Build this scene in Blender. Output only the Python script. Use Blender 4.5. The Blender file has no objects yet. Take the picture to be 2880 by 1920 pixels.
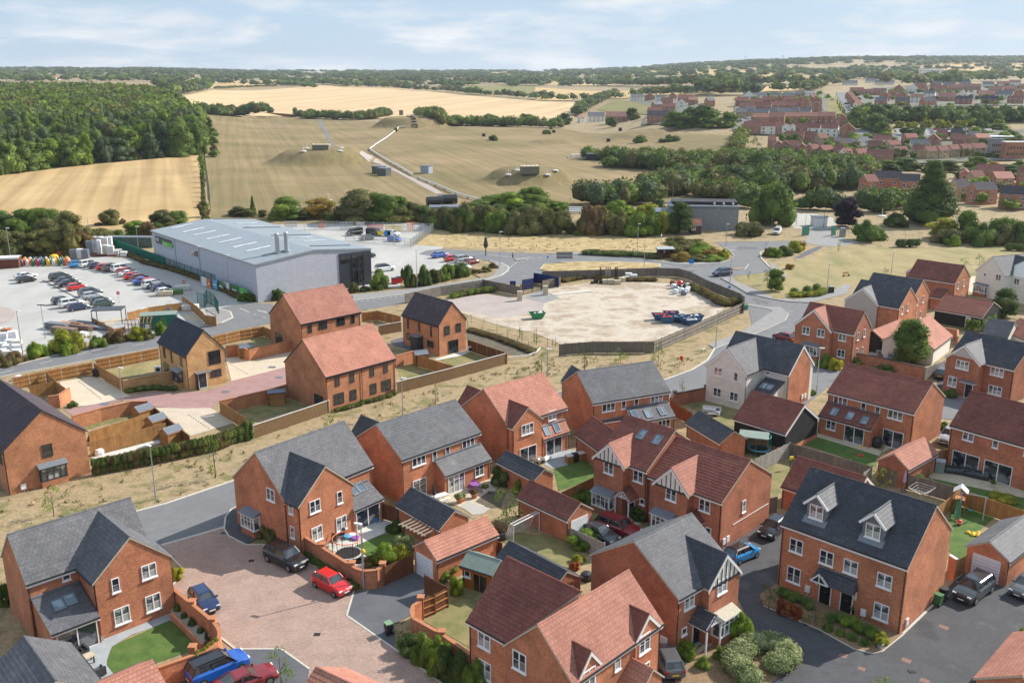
import bpy,bmesh,math,random
from mathutils import Vector,Matrix,noise
from mathutils.geometry import tessellate_polygon,delaunay_2d_cdt
R=random.Random(7)
VC=Vector
SC=bpy.context.scene
COL=SC.collection
rad=math.radians
FX,CXP,CYP,HOR,CAMH=2653.0,1440.0,960.0,205.0,43.0
PITCH=math.atan((CYP-HOR)/FX)
cam_d=bpy.data.cameras.new('camera');cam=bpy.data.objects.new('camera',cam_d);COL.objects.link(cam)
cam_d.sensor_width=36.0;cam_d.lens=FX/2880*36.0
cam_d.clip_start=0.5;cam_d.clip_end=40000
cam.location=(0,0,CAMH);cam.rotation_euler=(math.pi/2-PITCH,0,0)
SC.camera=cam
SUN_AZ,SUN_EL=62.4,34.5
w=bpy.data.worlds.new('World');SC.world=w;w.use_nodes=True
nt=w.node_tree;nt.nodes.clear()
def nn(t,kind,**kw):
 n=t.nodes.new(kind)
 for k,v in kw.items():
  if k in n.inputs:n.inputs[k].default_value=v
  else:setattr(n,k,v)
 return n
out=nn(nt,'ShaderNodeOutputWorld');bg=nn(nt,'ShaderNodeBackground')
sky=nn(nt,'ShaderNodeTexSky',sky_type='NISHITA',sun_disc=False,sun_elevation=rad(SUN_EL),sun_rotation=rad(SUN_AZ),altitude=50,air_density=1.0,dust_density=0.6,ozone_density=1.2)
tc=nn(nt,'ShaderNodeTexCoord')
sep=nn(nt,'ShaderNodeSeparateXYZ');nt.links.new(tc.outputs['Generated'],sep.inputs[0])
mz=nn(nt,'ShaderNodeMath',operation='MAXIMUM');mz.inputs[1].default_value=0.0
nt.links.new(sep.outputs['Z'],mz.inputs[0])
ad=nn(nt,'ShaderNodeMath',operation='ADD');ad.inputs[1].default_value=0.16;nt.links.new(mz.outputs[0],ad.inputs[0])
dx=nn(nt,'ShaderNodeMath',operation='DIVIDE');dy=nn(nt,'ShaderNodeMath',operation='DIVIDE')
nt.links.new(sep.outputs['X'],dx.inputs[0]);nt.links.new(ad.outputs[0],dx.inputs[1])
nt.links.new(sep.outputs['Y'],dy.inputs[0]);nt.links.new(ad.outputs[0],dy.inputs[1])
cx=nn(nt,'ShaderNodeCombineXYZ');nt.links.new(dx.outputs[0],cx.inputs[0]);nt.links.new(dy.outputs[0],cx.inputs[1])
n1=nn(nt,'ShaderNodeTexNoise',noise_dimensions='3D',Scale=1.35,Detail=8.0,Roughness=0.6,Distortion=0.2)
nt.links.new(cx.outputs[0],n1.inputs['Vector'])
r1=nn(nt,'ShaderNodeValToRGB');r1.color_ramp.elements[0].position=0.47;r1.color_ramp.elements[1].position=0.63;r1.color_ramp.elements[0].color=(.06,.06,.06,1);r1.color_ramp.elements[1].color=(.95,.95,.95,1)
nt.links.new(n1.outputs['Fac'],r1.inputs[0])
n2=nn(nt,'ShaderNodeTexNoise',noise_dimensions='3D',Scale=1.3,Detail=5.0,Roughness=0.55)
nt.links.new(cx.outputs[0],n2.inputs['Vector'])
r2=nn(nt,'ShaderNodeValToRGB');r2.color_ramp.elements[0].position=0.35;r2.color_ramp.elements[1].position=0.7
r2.color_ramp.elements[0].color=(6.3,6.8,7.5,1);r2.color_ramp.elements[1].color=(8.0,8.2,8.5,1)
nt.links.new(n2.outputs['Fac'],r2.inputs[0])
pb=nn(nt,'ShaderNodeMixRGB',Fac=.8);pb.inputs['Color2'].default_value=(4.3,5.9,7.9,1);nt.links.new(sky.outputs[0],pb.inputs['Color1'])
mx=nn(nt,'ShaderNodeMixRGB');nt.links.new(r1.outputs[0],mx.inputs['Fac'])
nt.links.new(pb.outputs[0],mx.inputs['Color1']);nt.links.new(r2.outputs[0],mx.inputs['Color2'])
nt.links.new(mx.outputs[0],bg.inputs['Color']);bg.inputs['Strength'].default_value=0.082
nt.links.new(bg.outputs[0],out.inputs['Surface'])
sd=bpy.data.lights.new('sun','SUN');sd.energy=5.0;sd.angle=rad(0.6);sd.color=(1.0,0.94,0.85)
so=bpy.data.objects.new('sun',sd);COL.objects.link(so)
so.rotation_euler=(math.pi/2-rad(SUN_EL),0,math.pi-rad(SUN_AZ))
SC.view_settings.view_transform='Standard';SC.view_settings.look='None'
SC.view_settings.exposure=0.5;SC.view_settings.gamma=1.0
def sm(t):t=min(1,max(0,t));return t*t*(3-2*t)
MOUNDS=[]
def TE(x,y):
 h=0.0
 if y>300:
  if y>880:h+=0.0105*(y-880)*sm((y-880)/700)
  if y>5200:h-=0.0105*(y-5200)
  h+=13*sm((y-380)/650)*sm((-x/y-.25)/.13)
  h+=48*sm((x/y+.05)/.5)*sm((y-1900)/2600)*(1-sm((y-4800)/2500))
  h+=19*sm((y-480)/340)*sm((x/y-.07)/.15)
  if y>1600:h+=7*noise.noise(VC((x/900,y/1300,3)))*sm((y-1600)/600)
  h+=1.3*noise.noise(VC((x/90,y/120,1)))*sm((y-320)/80)*(1-sm((y-1100)/300))
  for(mx_,my_,r1_,r2_,mh)in MOUNDS:
   d=math.hypot(x-mx_,y-my_)
   if d<r2_:h+=mh*(1-sm((d-r1_)/(r2_-r1_)))
 return h
S_,C_=math.sin(PITCH),math.cos(PITCH)
def ray(px,py):
 u=(px-CXP)/FX;v=(py-CYP)/FX
 return VC((u,C_-v*S_,-(v*C_+S_)))
def at(px,py,z=0.0):
 r=ray(px,py);t=(z-CAMH)/r.z
 return VC((r.x*t,r.y*t,z))
def atg(px,py):
 r=ray(px,py)
 t=260.0
 if r.z<0:
  t0=-CAMH/r.z
  if t0<290:return at(px,py,0)
 while t<12000:
  p=r*t;g=TE(p.x,p.y)
  if CAMH+p.z<=g:
   lo,hi=t/1.004-.5,t
   for _ in range(12):
    m=(lo+hi)/2;p=r*m
    if CAMH+p.z<=TE(p.x,p.y):hi=m
    else:lo=m
   p=r*hi
   return VC((p.x,p.y,TE(p.x,p.y)))
  t=t*1.004+.5
 p=r*9000
 return VC((p.x,p.y,TE(p.x,p.y)))
CR={}
for i_,c0 in enumerate((0,670,1250,2010)):
 for r_,y0 in zip('ABCD',(1340,900,520,120)):CR[r_+str(i_)]=(c0,y0)
CS=2352/870
def pp(s):
 o=[];c=(0,0)
 k=1.0
 for t in s.split():
  if t=='N':c=(0,0);k=1.0
  elif ',' not in t:c=CR[t];k=CS
  else:
   a,b=t.split(',');o.append((c[0]+float(a)/k,c[1]+float(b)/k))
 return o
def gp(s,z=0.0):return[at(x,y,z)for x,y in pp(s)]
for s,a,b,h in(('D1 640,905',15,30,6.5),('D2 650,1050',12,22,5.2),('D1 1320,640',20,36,8.0),('D1 250,575',16,34,5.5),('D2 820,760',9,18,2.0),('D2 1500,700',14,30,2.5)):
 p=atg(*pp(s)[0]);MOUNDS.append((p.x,p.y,a,b,h))
MATS={}
def mat(name,rough=0.8,metal=0.0,spec=0.5):
 m=bpy.data.materials.new(name);m.use_nodes=True
 b=m.node_tree.nodes['Principled BSDF']
 b.inputs['Roughness'].default_value=rough;b.inputs['Metallic'].default_value=metal
 b.inputs['Specular IOR Level'].default_value=spec
 MATS[name]=m
 return m,m.node_tree,b
def c4(c):return(c[0],c[1],c[2],1)
def RA(t,fac,stops):
 r=t.nodes.new('ShaderNodeValToRGB');e=r.color_ramp.elements
 while len(e)>len(stops):e.remove(e[-1])
 while len(e)<len(stops):e.new(1)
 for q,(p,c)in zip(e,stops):q.position=p;q.color=c4(c)
 t.links.new(fac,r.inputs[0]);return r.outputs[0]
def tex(t,scale,detail=4,rough=.6,coord='Object',dist=0.0,sc=None):
 n=nn(t,'ShaderNodeTexNoise',Scale=scale,Detail=detail,Roughness=rough,Distortion=dist)
 c=nn(t,'ShaderNodeTexCoord')
 if sc:
  mp=nn(t,'ShaderNodeMapping');mp.inputs['Scale'].default_value=sc[:3]
  if len(sc)>3:mp.vector_type='TEXTURE';mp.inputs['Scale'].default_value=[1/q for q in sc[:3]];mp.inputs['Rotation'].default_value=(0,0,sc[3])
  t.links.new(c.outputs[coord],mp.inputs[0]);t.links.new(mp.outputs[0],n.inputs['Vector'])
 else:t.links.new(c.outputs[coord],n.inputs['Vector'])
 return n.outputs['Fac']
def mixc(t,a,b,f,mode='MIX'):
 m=nn(t,'ShaderNodeMixRGB',blend_type=mode)
 for s,v in(('Color1',a),('Color2',b),('Fac',f)):
  if isinstance(v,(tuple,list)):m.inputs[s].default_value=c4(v)
  elif isinstance(v,(int,float)):m.inputs[s].default_value=v
  else:t.links.new(v,m.inputs[s])
 return m.outputs[0]
def bump(t,b,h,s,d=.02):
 n=nn(t,'ShaderNodeBump',Strength=s,Distance=d);t.links.new(h,n.inputs['Height']);t.links.new(n.outputs[0],b.inputs['Normal'])
def VR(name,cols,scale=1.0,rough=.85,detail=6,sc=None,fine=None,coord='Object',bmp=0,metal=0,spec=.5,rnd=0):
 m,t,b=mat(name,rough,metal,spec)
 n=len(cols);lo,hi=.32,.68
 st=[(lo+(hi-lo)*i/max(1,n-1),c)for i,c in enumerate(cols)]
 f=tex(t,scale,detail,.62,coord,0,sc)
 c=RA(t,f,st)
 if fine:
  g=tex(t,fine[0],3,.7,coord)
  c=mixc(t,c,RA(t,g,[(.3,(1-fine[1],)*3),(.7,(1+fine[1],)*3)]),1.0,'MULTIPLY')
  if bmp:bump(t,b,g,bmp)
 if rnd:
  oi=nn(t,'ShaderNodeObjectInfo')
  c=mixc(t,c,RA(t,oi.outputs['Random'],[(0,(1-rnd,1-rnd*.8,1-rnd)),(.5,(1,1,1)),(1,(1+rnd,1+rnd*.5,1-rnd*.4))]),1.0,'MULTIPLY')
 t.links.new(c,b.inputs['Base Color']);return m
def PA(name,col,rough=.6,metal=0.0,spec=.5,grain=.12,gs=6):
 return VR(name,[tuple(c*(1-grain)for c in col),tuple(c*(1+grain)for c in col)],gs,rough,3,metal=metal,spec=spec)
def brick(name,c1,c2,mortar,bw=.225,bh=.075,ms=.012,tone=.34,rough=.9,off=.5,bmp=.3,streak=0,lich=0):
 m,t,b=mat(name,rough,0,.3)
 uv=nn(t,'ShaderNodeUVMap')
 k=nn(t,'ShaderNodeTexBrick',offset=off);k.inputs['Scale'].default_value=1.0
 k.inputs['Brick Width'].default_value=bw;k.inputs['Row Height'].default_value=bh
 k.inputs['Mortar Size'].default_value=ms;k.inputs['Mortar Smooth'].default_value=.3;k.inputs['Bias'].default_value=0
 k.inputs['Color1'].default_value=c4(c1);k.inputs['Color2'].default_value=c4(c2);k.inputs['Mortar'].default_value=c4(mortar)
 t.links.new(uv.outputs[0],k.inputs['Vector'])
 f=tex(t,.45,5,.65);f2=tex(t,5,3,.7)
 c=mixc(t,k.outputs['Color'],RA(t,f,[(.3,(1-tone,1-tone,1-tone)),(.7,(1+tone*.7,)*3)]),1,'MULTIPLY')
 c=mixc(t,c,RA(t,f2,[(.3,(1-tone*.6,)*3),(.7,(1+tone*.5,)*3)]),1,'MULTIPLY')
 if streak:
  f3=tex(t,1.2,4,.6,sc=(1,1,.15))
  c=mixc(t,c,RA(t,f3,[(.45,(1,1,1)),(.72,(1-streak,)*3)]),1,'MULTIPLY')
 if lich:c=mixc(t,c,(.30,.25,.15),RA(t,tex(t,.9,9,.7),[(.60,(0,0,0)),(.75,(lich,)*3)]))
 oi=nn(t,'ShaderNodeObjectInfo');c=mixc(t,c,RA(t,oi.outputs['Random'],[(0,(.86,.86,.88)),(1,(1.12,1.1,1.08))]),1,'MULTIPLY')
 t.links.new(c,b.inputs['Base Color'])
 if bmp:bump(t,b,k.outputs['Fac'],-bmp,.01)
 return m
brick('brick_orange',(.60,.20,.088),(.42,.13,.055),(.44,.26,.17))
brick('brick_red',(.50,.155,.075),(.33,.098,.047),(.37,.22,.15))
brick('brick_pale',(.55,.22,.11),(.43,.16,.08),(.42,.27,.18))
brick('brick_modern',(.55,.22,.10),(.43,.16,.075),(.36,.22,.14))
brick('brick_buff',(.64,.37,.15),(.52,.28,.105),(.48,.33,.19))
brick('brick_far',(.44,.20,.13),(.36,.155,.10),(.32,.19,.13),.6,.3)
brick('brick_buff_far',(.52,.38,.22),(.44,.31,.17),(.4,.3,.2),.6,.3)
brick('brick_dark',(.085,.06,.05),(.06,.045,.04),(.1,.08,.07))
for nm,a,b_ in(('tile_grey',(.155,.155,.165),(.115,.117,.128)),('tile_dark',(.09,.095,.108),(.066,.07,.082)),('tile_red',(.40,.165,.125),(.29,.11,.08)),('tile_brown',(.24,.09,.068),(.185,.066,.05)),('tile_salmon',(.47,.215,.155),(.40,.175,.125)),('tile_slate',(.055,.065,.085),(.04,.047,.065)),('tile_plum',(.095,.075,.085),(.07,.055,.065))):
 big=nm in('tile_grey','tile_dark','tile_brown')
 brick(nm,a,b_,tuple(x*.55 for x in b_),.38 if big else .3,.33,.016,.2,.85,.5,.35,streak=.12,lich=.45)
MATS['tile_grey'].node_tree.nodes['Principled BSDF'].inputs['Roughness'].default_value=.7
PA('white_pvc',(.78,.78,.78),.35,grain=.03)
PA('render_white',(.74,.71,.63),.9,grain=.05,gs=2)
PA('render_beige',(.46,.41,.36),.95,grain=.06,gs=9)
PA('anthracite',(.035,.04,.05),.4,grain=.1)
PA('black_gloss',(.012,.012,.014),.25)
PA('black_plastic',(.02,.02,.022),.5)
PA('black_timber',(.022,.022,.026),.7)
PA('lead',(.17,.19,.22),.5,.3)
PA('zinc',(.22,.25,.28),.45,.4)
PA('galvanised',(.42,.44,.45),.4,.6)
PA('steel_shiny',(.62,.63,.65),.22,.9)
PA('verge_stone',(.46,.42,.33),.9)
PA('kerb',(.50,.47,.40),.9,grain=.15)
PA('slab_grey',(.33,.36,.38),.8,grain=.12,gs=1.5)
PA('slab_pale',(.56,.55,.51),.85,grain=.1,gs=2)
PA('slab_sand',(.50,.43,.31),.85,grain=.15,gs=2)
PA('garage_door',(.74,.75,.78),.45,grain=.03)
PA('red_paint',(.62,.02,.02),.4)
PA('green_plastic',(.05,.16,.05),.5)
PA('teal',(.02,.28,.24),.5)
PA('blue_sign',(.0,.22,.62),.4)
PA('navy_board',(.008,.022,.12),.6)
PA('yellow',(.75,.52,.02),.5)
PA('orange_plastic',(.80,.17,.03),.5)
PA('purple',(.30,.10,.36),.5)
PA('skyblue',(.10,.38,.62),.5)
PA('white_bag',(.68,.68,.69),.7,grain=.12)
PA('white_paint',(.72,.72,.70),.6)
PA('timber_dark',(.11,.045,.022),.7,grain=.25,gs=4)
PA('terracotta',(.42,.17,.08),.8)
PA('fabric_grey',(.09,.10,.11),.9,grain=.2)
PA('fabric_dark',(.035,.037,.042),.9)
PA('felt_green',(.20,.25,.22),.9,grain=.1,gs=2)
PA('skin',(.55,.33,.25),.6)
PA('clay_patch',(.22,.13,.095),.9)
PA('bronze',(.05,.035,.03),.5)
PA('rust',(.16,.05,.03),.9,grain=.3)
PA('green_steel',(.01,.13,.10),.5,.2)
PA('lichen',(.35,.22,.03),.9)
PA('shed_timber',(.42,.20,.07),.8,grain=.25,gs=5)
PA('cabin_timber',(.36,.13,.02),.5,grain=.25,gs=5)
PA('interior',(.30,.27,.24),.8,grain=.4,gs=1.3)
def slatmat(name,cols,step,rough=.8,axis=0,tone=.35):
 m,t,b=mat(name,rough,0,.3)
 uv=nn(t,'ShaderNodeUVMap');sp=nn(t,'ShaderNodeSeparateXYZ');t.links.new(uv.outputs[0],sp.inputs[0])
 d=nn(t,'ShaderNodeMath',operation='DIVIDE');d.inputs[1].default_value=step;t.links.new(sp.outputs[axis],d.inputs[0])
 fl=nn(t,'ShaderNodeMath',operation='FLOOR');t.links.new(d.outputs[0],fl.inputs[0])
 fr=nn(t,'ShaderNodeMath',operation='FRACT');t.links.new(d.outputs[0],fr.inputs[0])
 wn=nn(t,'ShaderNodeTexWhiteNoise',noise_dimensions='1D');t.links.new(fl.outputs[0],wn.inputs['W'])
 c=RA(t,wn.outputs['Value'],[(0,cols[0]),(1,cols[1])])
 c=mixc(t,c,RA(t,tex(t,1.1,5,.7),[(.3,(1-tone,)*3),(.7,(1.12,)*3)]),1,'MULTIPLY')
 c=mixc(t,c,RA(t,fr.outputs[0],[(.03,(.35,)*3),(.1,(1,)*3),(.93,(1,)*3),(.99,(.5,)*3)]),1,'MULTIPLY')
 t.links.new(c,b.inputs['Base Color']);return m
slatmat('fence_orange',((.44,.235,.085),(.34,.165,.055)),.14)
slatmat('fence_brown',((.21,.085,.035),(.15,.055,.025)),.14)
slatmat('fence_grey',((.24,.205,.165),(.17,.145,.12)),.14)
slatmat('fence_pale',((.42,.40,.37),(.33,.31,.28)),.14)
slatmat('boards_black',((.030,.030,.034),(.022,.022,.026)),.15,axis=1)
slatmat('boards_white',((.74,.71,.64),(.69,.66,.59)),.18,axis=1,tone=.1)
slatmat('shed_boards',((.42,.22,.08),(.33,.16,.06)),.13,axis=1)
slatmat('cladding',((.46,.48,.54),(.43,.45,.51)),.33,.45,axis=1,tone=.06)
slatmat('metal_roof',((.27,.305,.33),(.255,.29,.315)),.5,.4,axis=0,tone=.08)
slatmat('container',((.13,.15,.14),(.10,.12,.11)),.25,.6)
slatmat('garage_slats',((.74,.75,.78),(.70,.71,.74)),.3,.4,axis=1,tone=.05)
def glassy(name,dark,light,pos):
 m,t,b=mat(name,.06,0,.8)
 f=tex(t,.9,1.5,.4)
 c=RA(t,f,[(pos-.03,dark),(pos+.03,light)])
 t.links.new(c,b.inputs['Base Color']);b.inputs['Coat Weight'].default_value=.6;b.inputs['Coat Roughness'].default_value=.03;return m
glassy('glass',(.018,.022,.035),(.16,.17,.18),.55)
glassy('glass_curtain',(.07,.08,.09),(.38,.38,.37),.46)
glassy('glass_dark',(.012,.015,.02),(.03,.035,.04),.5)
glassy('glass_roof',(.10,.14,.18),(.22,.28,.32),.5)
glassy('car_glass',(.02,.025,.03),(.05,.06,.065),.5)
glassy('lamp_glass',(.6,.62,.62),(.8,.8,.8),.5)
VR('asphalt',[(.125,.128,.135),(.17,.172,.177),(.15,.15,.155),(.20,.20,.20)],.22,.9,12,fine=(7,.16),bmp=.2)
VR('asphalt_dark',[(.045,.046,.052),(.075,.076,.082),(.06,.06,.066),(.10,.10,.105)],.25,.92,12,fine=(9,.3),bmp=.3)
VR('asphalt_path',[(.085,.088,.10),(.115,.117,.128)],.5,.9,fine=(9,.15))
VR('footway',[(.22,.215,.21),(.28,.27,.26)],.6,.9,fine=(8,.1))
brick('paving_pink',(.38,.275,.23),(.29,.205,.17),(.22,.16,.13),.2,.1,.008,.16,bmp=.1)
brick('paving_rose',(.42,.255,.235),(.34,.20,.185),(.30,.2,.18),.2,.1,.008,.12,bmp=.1)
brick('paving_cream',(.58,.50,.39),(.50,.43,.33),(.42,.36,.28),.2,.1,.008,.1,bmp=.1)
VR('concrete',[(.34,.33,.31),(.40,.39,.365),(.45,.435,.41)],.12,.85,fine=(2.5,.07),sc=(1,.5,1))
VR('concrete_yard',[(.26,.21,.165),(.41,.335,.25),(.49,.425,.345),(.32,.245,.17),(.45,.385,.305)],.1,.95,14,fine=(1.4,.13))
VR('gravel_pink',[(.33,.275,.25),(.40,.34,.31)],.25,.95,fine=(6,.12))
VR('gravel',[(.30,.28,.25),(.50,.48,.44)],8,.95)
VR('bark',[(.16,.10,.055),(.30,.20,.11)],7,.95)
VR('soil',[(.07,.055,.04),(.13,.105,.075),(.09,.09,.04)],.7,.98,fine=(6,.3))
VR('dry_grass',[(.13,.135,.048),(.21,.17,.075),(.34,.25,.14),(.27,.20,.11),(.18,.165,.07)],.3,.98,14,fine=(3.5,.3),bmp=.6)
VR('dry_lawn',[(.18,.17,.062),(.28,.225,.10),(.35,.275,.13)],.16,.98,14,fine=(2.5,.22),sc=(1,.45,1))
VR('tall_grass',[(.20,.155,.055),(.38,.28,.13),(.50,.38,.20)],.5,.98,12,fine=(5,.25),bmp=.5)
VR('lawn',[(.045,.095,.014),(.075,.135,.022),(.11,.15,.035)],.9,.95,8,fine=(14,.2),bmp=.4)
VR('lawn_tired',[(.10,.12,.035),(.20,.18,.07),(.27,.215,.10)],.5,.95,8,fine=(10,.2),bmp=.4)
def field(name,cols,step,ang,tone=.25,scale=.03):
 if isinstance(ang,str):a,b=[atg(*q)for q in pp(ang)];ang=math.atan2(b.y-a.y,b.x-a.x)-math.pi/2
 m,t,b=mat(name,.98,0,.2)
 c=RA(t,tex(t,scale,8,.65),[(.3+.4*i/max(1,len(cols)-1),q)for i,q in enumerate(cols)])
 f=tex(t,1/step,2,.5,sc=(1,.02,1,ang))
 c=mixc(t,c,RA(t,f,[(.35,(1-tone,1-tone*1.1,1-tone*1.2)),(.6,(1.08,)*3)]),1,'MULTIPLY')
 f=tex(t,.5/step*5,1,.5,sc=(1,.015,1,ang))
 c=mixc(t,c,RA(t,f,[(.35,(1-tone*.4,)*3),(.6,(1.05,)*3)]),1,'MULTIPLY')
 t.links.new(c,b.inputs['Base Color']);return m
field('stubble',[(.40,.27,.125),(.50,.36,.18)],7,'D0 600,1340 780,1010',.2)
field('stubble_pale',[(.50,.36,.20),(.57,.42,.25)],22,'D2 400,570 900,480',.07)
field('stubble_far',[(.44,.31,.145),(.50,.36,.18)],30,1.2,.08)
field('meadow',[(.155,.135,.055),(.225,.172,.085),(.31,.222,.125)],3.2,'D0 1620,1300 1660,900',.11,.014)
field('meadow_green',[(.17,.165,.06),(.24,.21,.085)],3,1.0,.1,.02)
def auto_uv(me):
 uv=me.uv_layers.new(name='UVMap').data
 vs=me.vertices
 Z=VC((0,0,1))
 for p in me.polygons:
  n=p.normal
  if abs(n.z)>.995:t_,b_=VC((1,0,0)),VC((0,1,0))
  else:
   t_=Z.cross(n).normalized();b_=n.cross(t_)
  for li in p.loop_indices:
   co=vs[me.loops[li].vertex_index].co
   uv[li].uv=(co.dot(t_),co.dot(b_))
class MB:
 def __init__(s,o=(0,0,0)):s.v=[];s.f=[];s.mi=[];s.m=[];s.o=VC(o);s.sm=False
 def mid(s,m):
  if m not in s.m:s.m.append(m)
  return s.m.index(m)
 def face(s,pts,m=None):
  k=len(s.v);s.v+=[tuple(p)for p in pts];s.f.append(tuple(range(k,k+len(pts))));s.mi.append(s.mid(m)if m else 0)
 def prism(s,poly,d,m=None,cap=True):
  d=VC(d);k=len(s.v);n=len(poly)
  P=[VC(p)for p in poly]
  s.v+=[tuple(p)for p in P]+[tuple(p+d)for p in P]
  i=s.mid(m)if m else 0
  fs=[(k+j,k+(j+1)%n,k+n+(j+1)%n,k+n+j)for j in range(n)]
  if cap:fs+=[tuple(k+j for j in reversed(range(n))),tuple(k+n+j for j in range(n))]
  s.f+=fs;s.mi+=[i]*len(fs)
 def box(s,a,b,m=None,fr=None):
  x0,y0,z0=a;x1,y1,z1=b
  q=[VC(p)for p in((x0,y0,z0),(x1,y0,z0),(x1,y1,z0),(x0,y1,z0))];d=VC((0,0,z1-z0))
  if fr:
   O,X,Y,Z=fr;q=[O+X*p.x+Y*p.y+Z*p.z for p in q];d=Z*d.z
  s.prism(q,d,m)
 def tube(s,p,q,r0,r1=None,n=8,m=None):
  p,q=VC(p),VC(q);r1=r0 if r1 is None else r1
  d=(q-p).normalized();a=d.orthogonal().normalized();b=d.cross(a)
  k=len(s.v)
  for c,r in((p,r0),(q,r1)):
   for i in range(n):
    t=i*2*math.pi/n;s.v.append(tuple(c+a*math.cos(t)*r+b*math.sin(t)*r))
  fs=[(k+i,k+(i+1)%n,k+n+(i+1)%n,k+n+i)for i in range(n)]+[tuple(k+i for i in reversed(range(n))),tuple(k+n+i for i in range(n))]
  s.f+=fs;s.mi+=[s.mid(m)if m else 0]*len(fs)
 def lathe(s,prof,c=(0,0,0),n=12,m=None):
  k=len(s.v)
  for r,z in prof:
   for i in range(n):
    t=i*2*math.pi/n;s.v.append((c[0]+r*math.cos(t),c[1]+r*math.sin(t),c[2]+z))
  L=len(prof)
  fs=[(k+j*n+i,k+j*n+(i+1)%n,k+(j+1)*n+(i+1)%n,k+(j+1)*n+i)for j in range(L-1)for i in range(n)]
  fs+=[tuple(k+i for i in reversed(range(n))),tuple(k+(L-1)*n+i for i in range(n))]
  s.f+=fs;s.mi+=[s.mid(m)if m else 0]*len(fs)
 def mesh(s,name,m=None):
  me=bpy.data.meshes.new(name)
  me.from_pydata([(x-s.o.x,y-s.o.y,z-s.o.z)for x,y,z in s.v],[],s.f)
  if s.m:
   for q in s.m:me.materials.append(MATS[q])
   me.polygons.foreach_set('material_index',s.mi)
  elif m:me.materials.append(MATS[m])
  me.update()
  bm=bmesh.new();bm.from_mesh(me);bmesh.ops.recalc_face_normals(bm,faces=bm.faces[:]);bm.to_mesh(me);bm.free()
  auto_uv(me)
  if s.sm:
   me.polygons.foreach_set('use_smooth',[True]*len(me.polygons))
  return me
 def build(s,name,m=None,parent=None,loc=None):
  if not s.v:return None
  o=bpy.data.objects.new(name,s.mesh(name,m));COL.objects.link(o)
  if parent is not None:o.parent=parent
  if loc is not None:o.location=loc
  elif parent is None:o.location=s.o
  return o
def tag(o,label=None,cat=None,group=None,kind=None):
 if label:o['label']=label
 if cat:o['category']=cat
 if group:o['group']=group
 if kind:o['kind']=kind
 return o
def EM(name,loc,label,cat,group=None,rz=0):
 o=bpy.data.objects.new(name,None);COL.objects.link(o);o.location=loc;o.rotation_euler=(0,0,rz)
 o.empty_display_size=.5
 return tag(o,label,cat,group)
def kids(o):return[c for c in ALLKIDS.get(o.name,[])]
ALLKIDS={}
def copy_tree(o,loc=None,rz=None,label=None,group=None,mats=None,parent=None):
 c=o.copy();COL.objects.link(c);c.parent=parent
 if loc is not None:c.location=loc
 if rz is not None:c.rotation_euler=(0,0,rz)
 if label:c['label']=label
 if group:c['group']=group
 for ch in o.children:copy_tree(ch,parent=c)
 return c
def sheet(name,poly,m,z,kind='structure',thick=0,label=None,cat=None):
 P=[VC((p[0],p[1],z))for p in poly]
 b=MB()
 for t in tessellate_polygon([P]):b.face([P[i]for i in t])
 if thick:
  n=len(P)
  for i in range(n):
   a,c=P[i],P[(i+1)%n];d=VC((0,0,thick));b.face([a,c,c-d,a-d])
 o=b.build(name,m)
 if kind=='structure':o['kind']=kind
 else:tag(o,label,cat,kind=kind if kind=='stuff' else None)
 me=o.data
 for p in me.polygons:
  if abs(p.normal.z)>.9 and p.normal.z<0:p.flip()
 return o
def drape(name,poly,m,off,step):
 xs=[p[0]for p in poly];ys=[p[1]for p in poly]
 pts=[VC(p[:2])for p in poly];n=len(pts)
 fine=[]
 for i in range(n):
  a,b=pts[i],pts[(i+1)%n];k=max(1,int((b-a).length/step))
  fine+=[a.lerp(b,j/k)for j in range(k)]
 n=len(fine);edges=[(i,(i+1)%n)for i in range(n)]
 V=list(fine)
 x=min(xs)+step/2
 while x<max(xs):
  y=min(ys)+step/2
  while y<max(ys):
   V.append(VC((x+R.uniform(-.1,.1)*step,y+R.uniform(-.1,.1)*step)));y+=step
  x+=step
 vo,eo,fo,_,_,of=delaunay_2d_cdt(V,edges,[list(range(n))],2,1e-4)
 b=MB();b.v=[(v.x,v.y,TE(v.x,v.y)+off)for v in vo];b.f=[tuple(f)for f in fo];b.mi=[0]*len(b.f)
 o=b.build(name,m);o['kind']='structure'
 me=o.data
 for p in me.polygons:
  if p.normal.z<0:p.flip()
 me.polygons.foreach_set('use_smooth',[True]*len(me.polygons))
 return o
def strip(a,b,w):
 d=(b-a);d.z=0;d.normalize();n=VC((-d.y,d.x,0))*w/2
 return[a-n,b-n,b+n,a+n]
def kerb(pts,z=.10,w=.14,name='kerb',m='kerb',close=False):
 b=MB();pts=[VC((p[0],p[1],0))for p in pts]
 if close:pts=pts+[pts[0]]
 for a,c in zip(pts,pts[1:]):
  if(c-a).length<.02:continue
  q=strip(a,c,w);b.prism([VC((p.x,p.y,0))for p in q],(0,0,z))
 o=b.build(name,m);o['kind']='structure';return o
def curve_pts(P,k=5):
 P=[VC(p)for p in P];o=[]
 for i in range(len(P)-1):
  a=P[max(0,i-1)];b=P[i];c=P[i+1];d=P[min(len(P)-1,i+2)]
  for j in range(k):
   t=j/k
   o.append(.5*((2*b)+(c-a)*t+(2*a-5*b+4*c-d)*t*t+(3*b-a-3*c+d)*t**3))
 o.append(P[-1]);return o
RS=1
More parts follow.
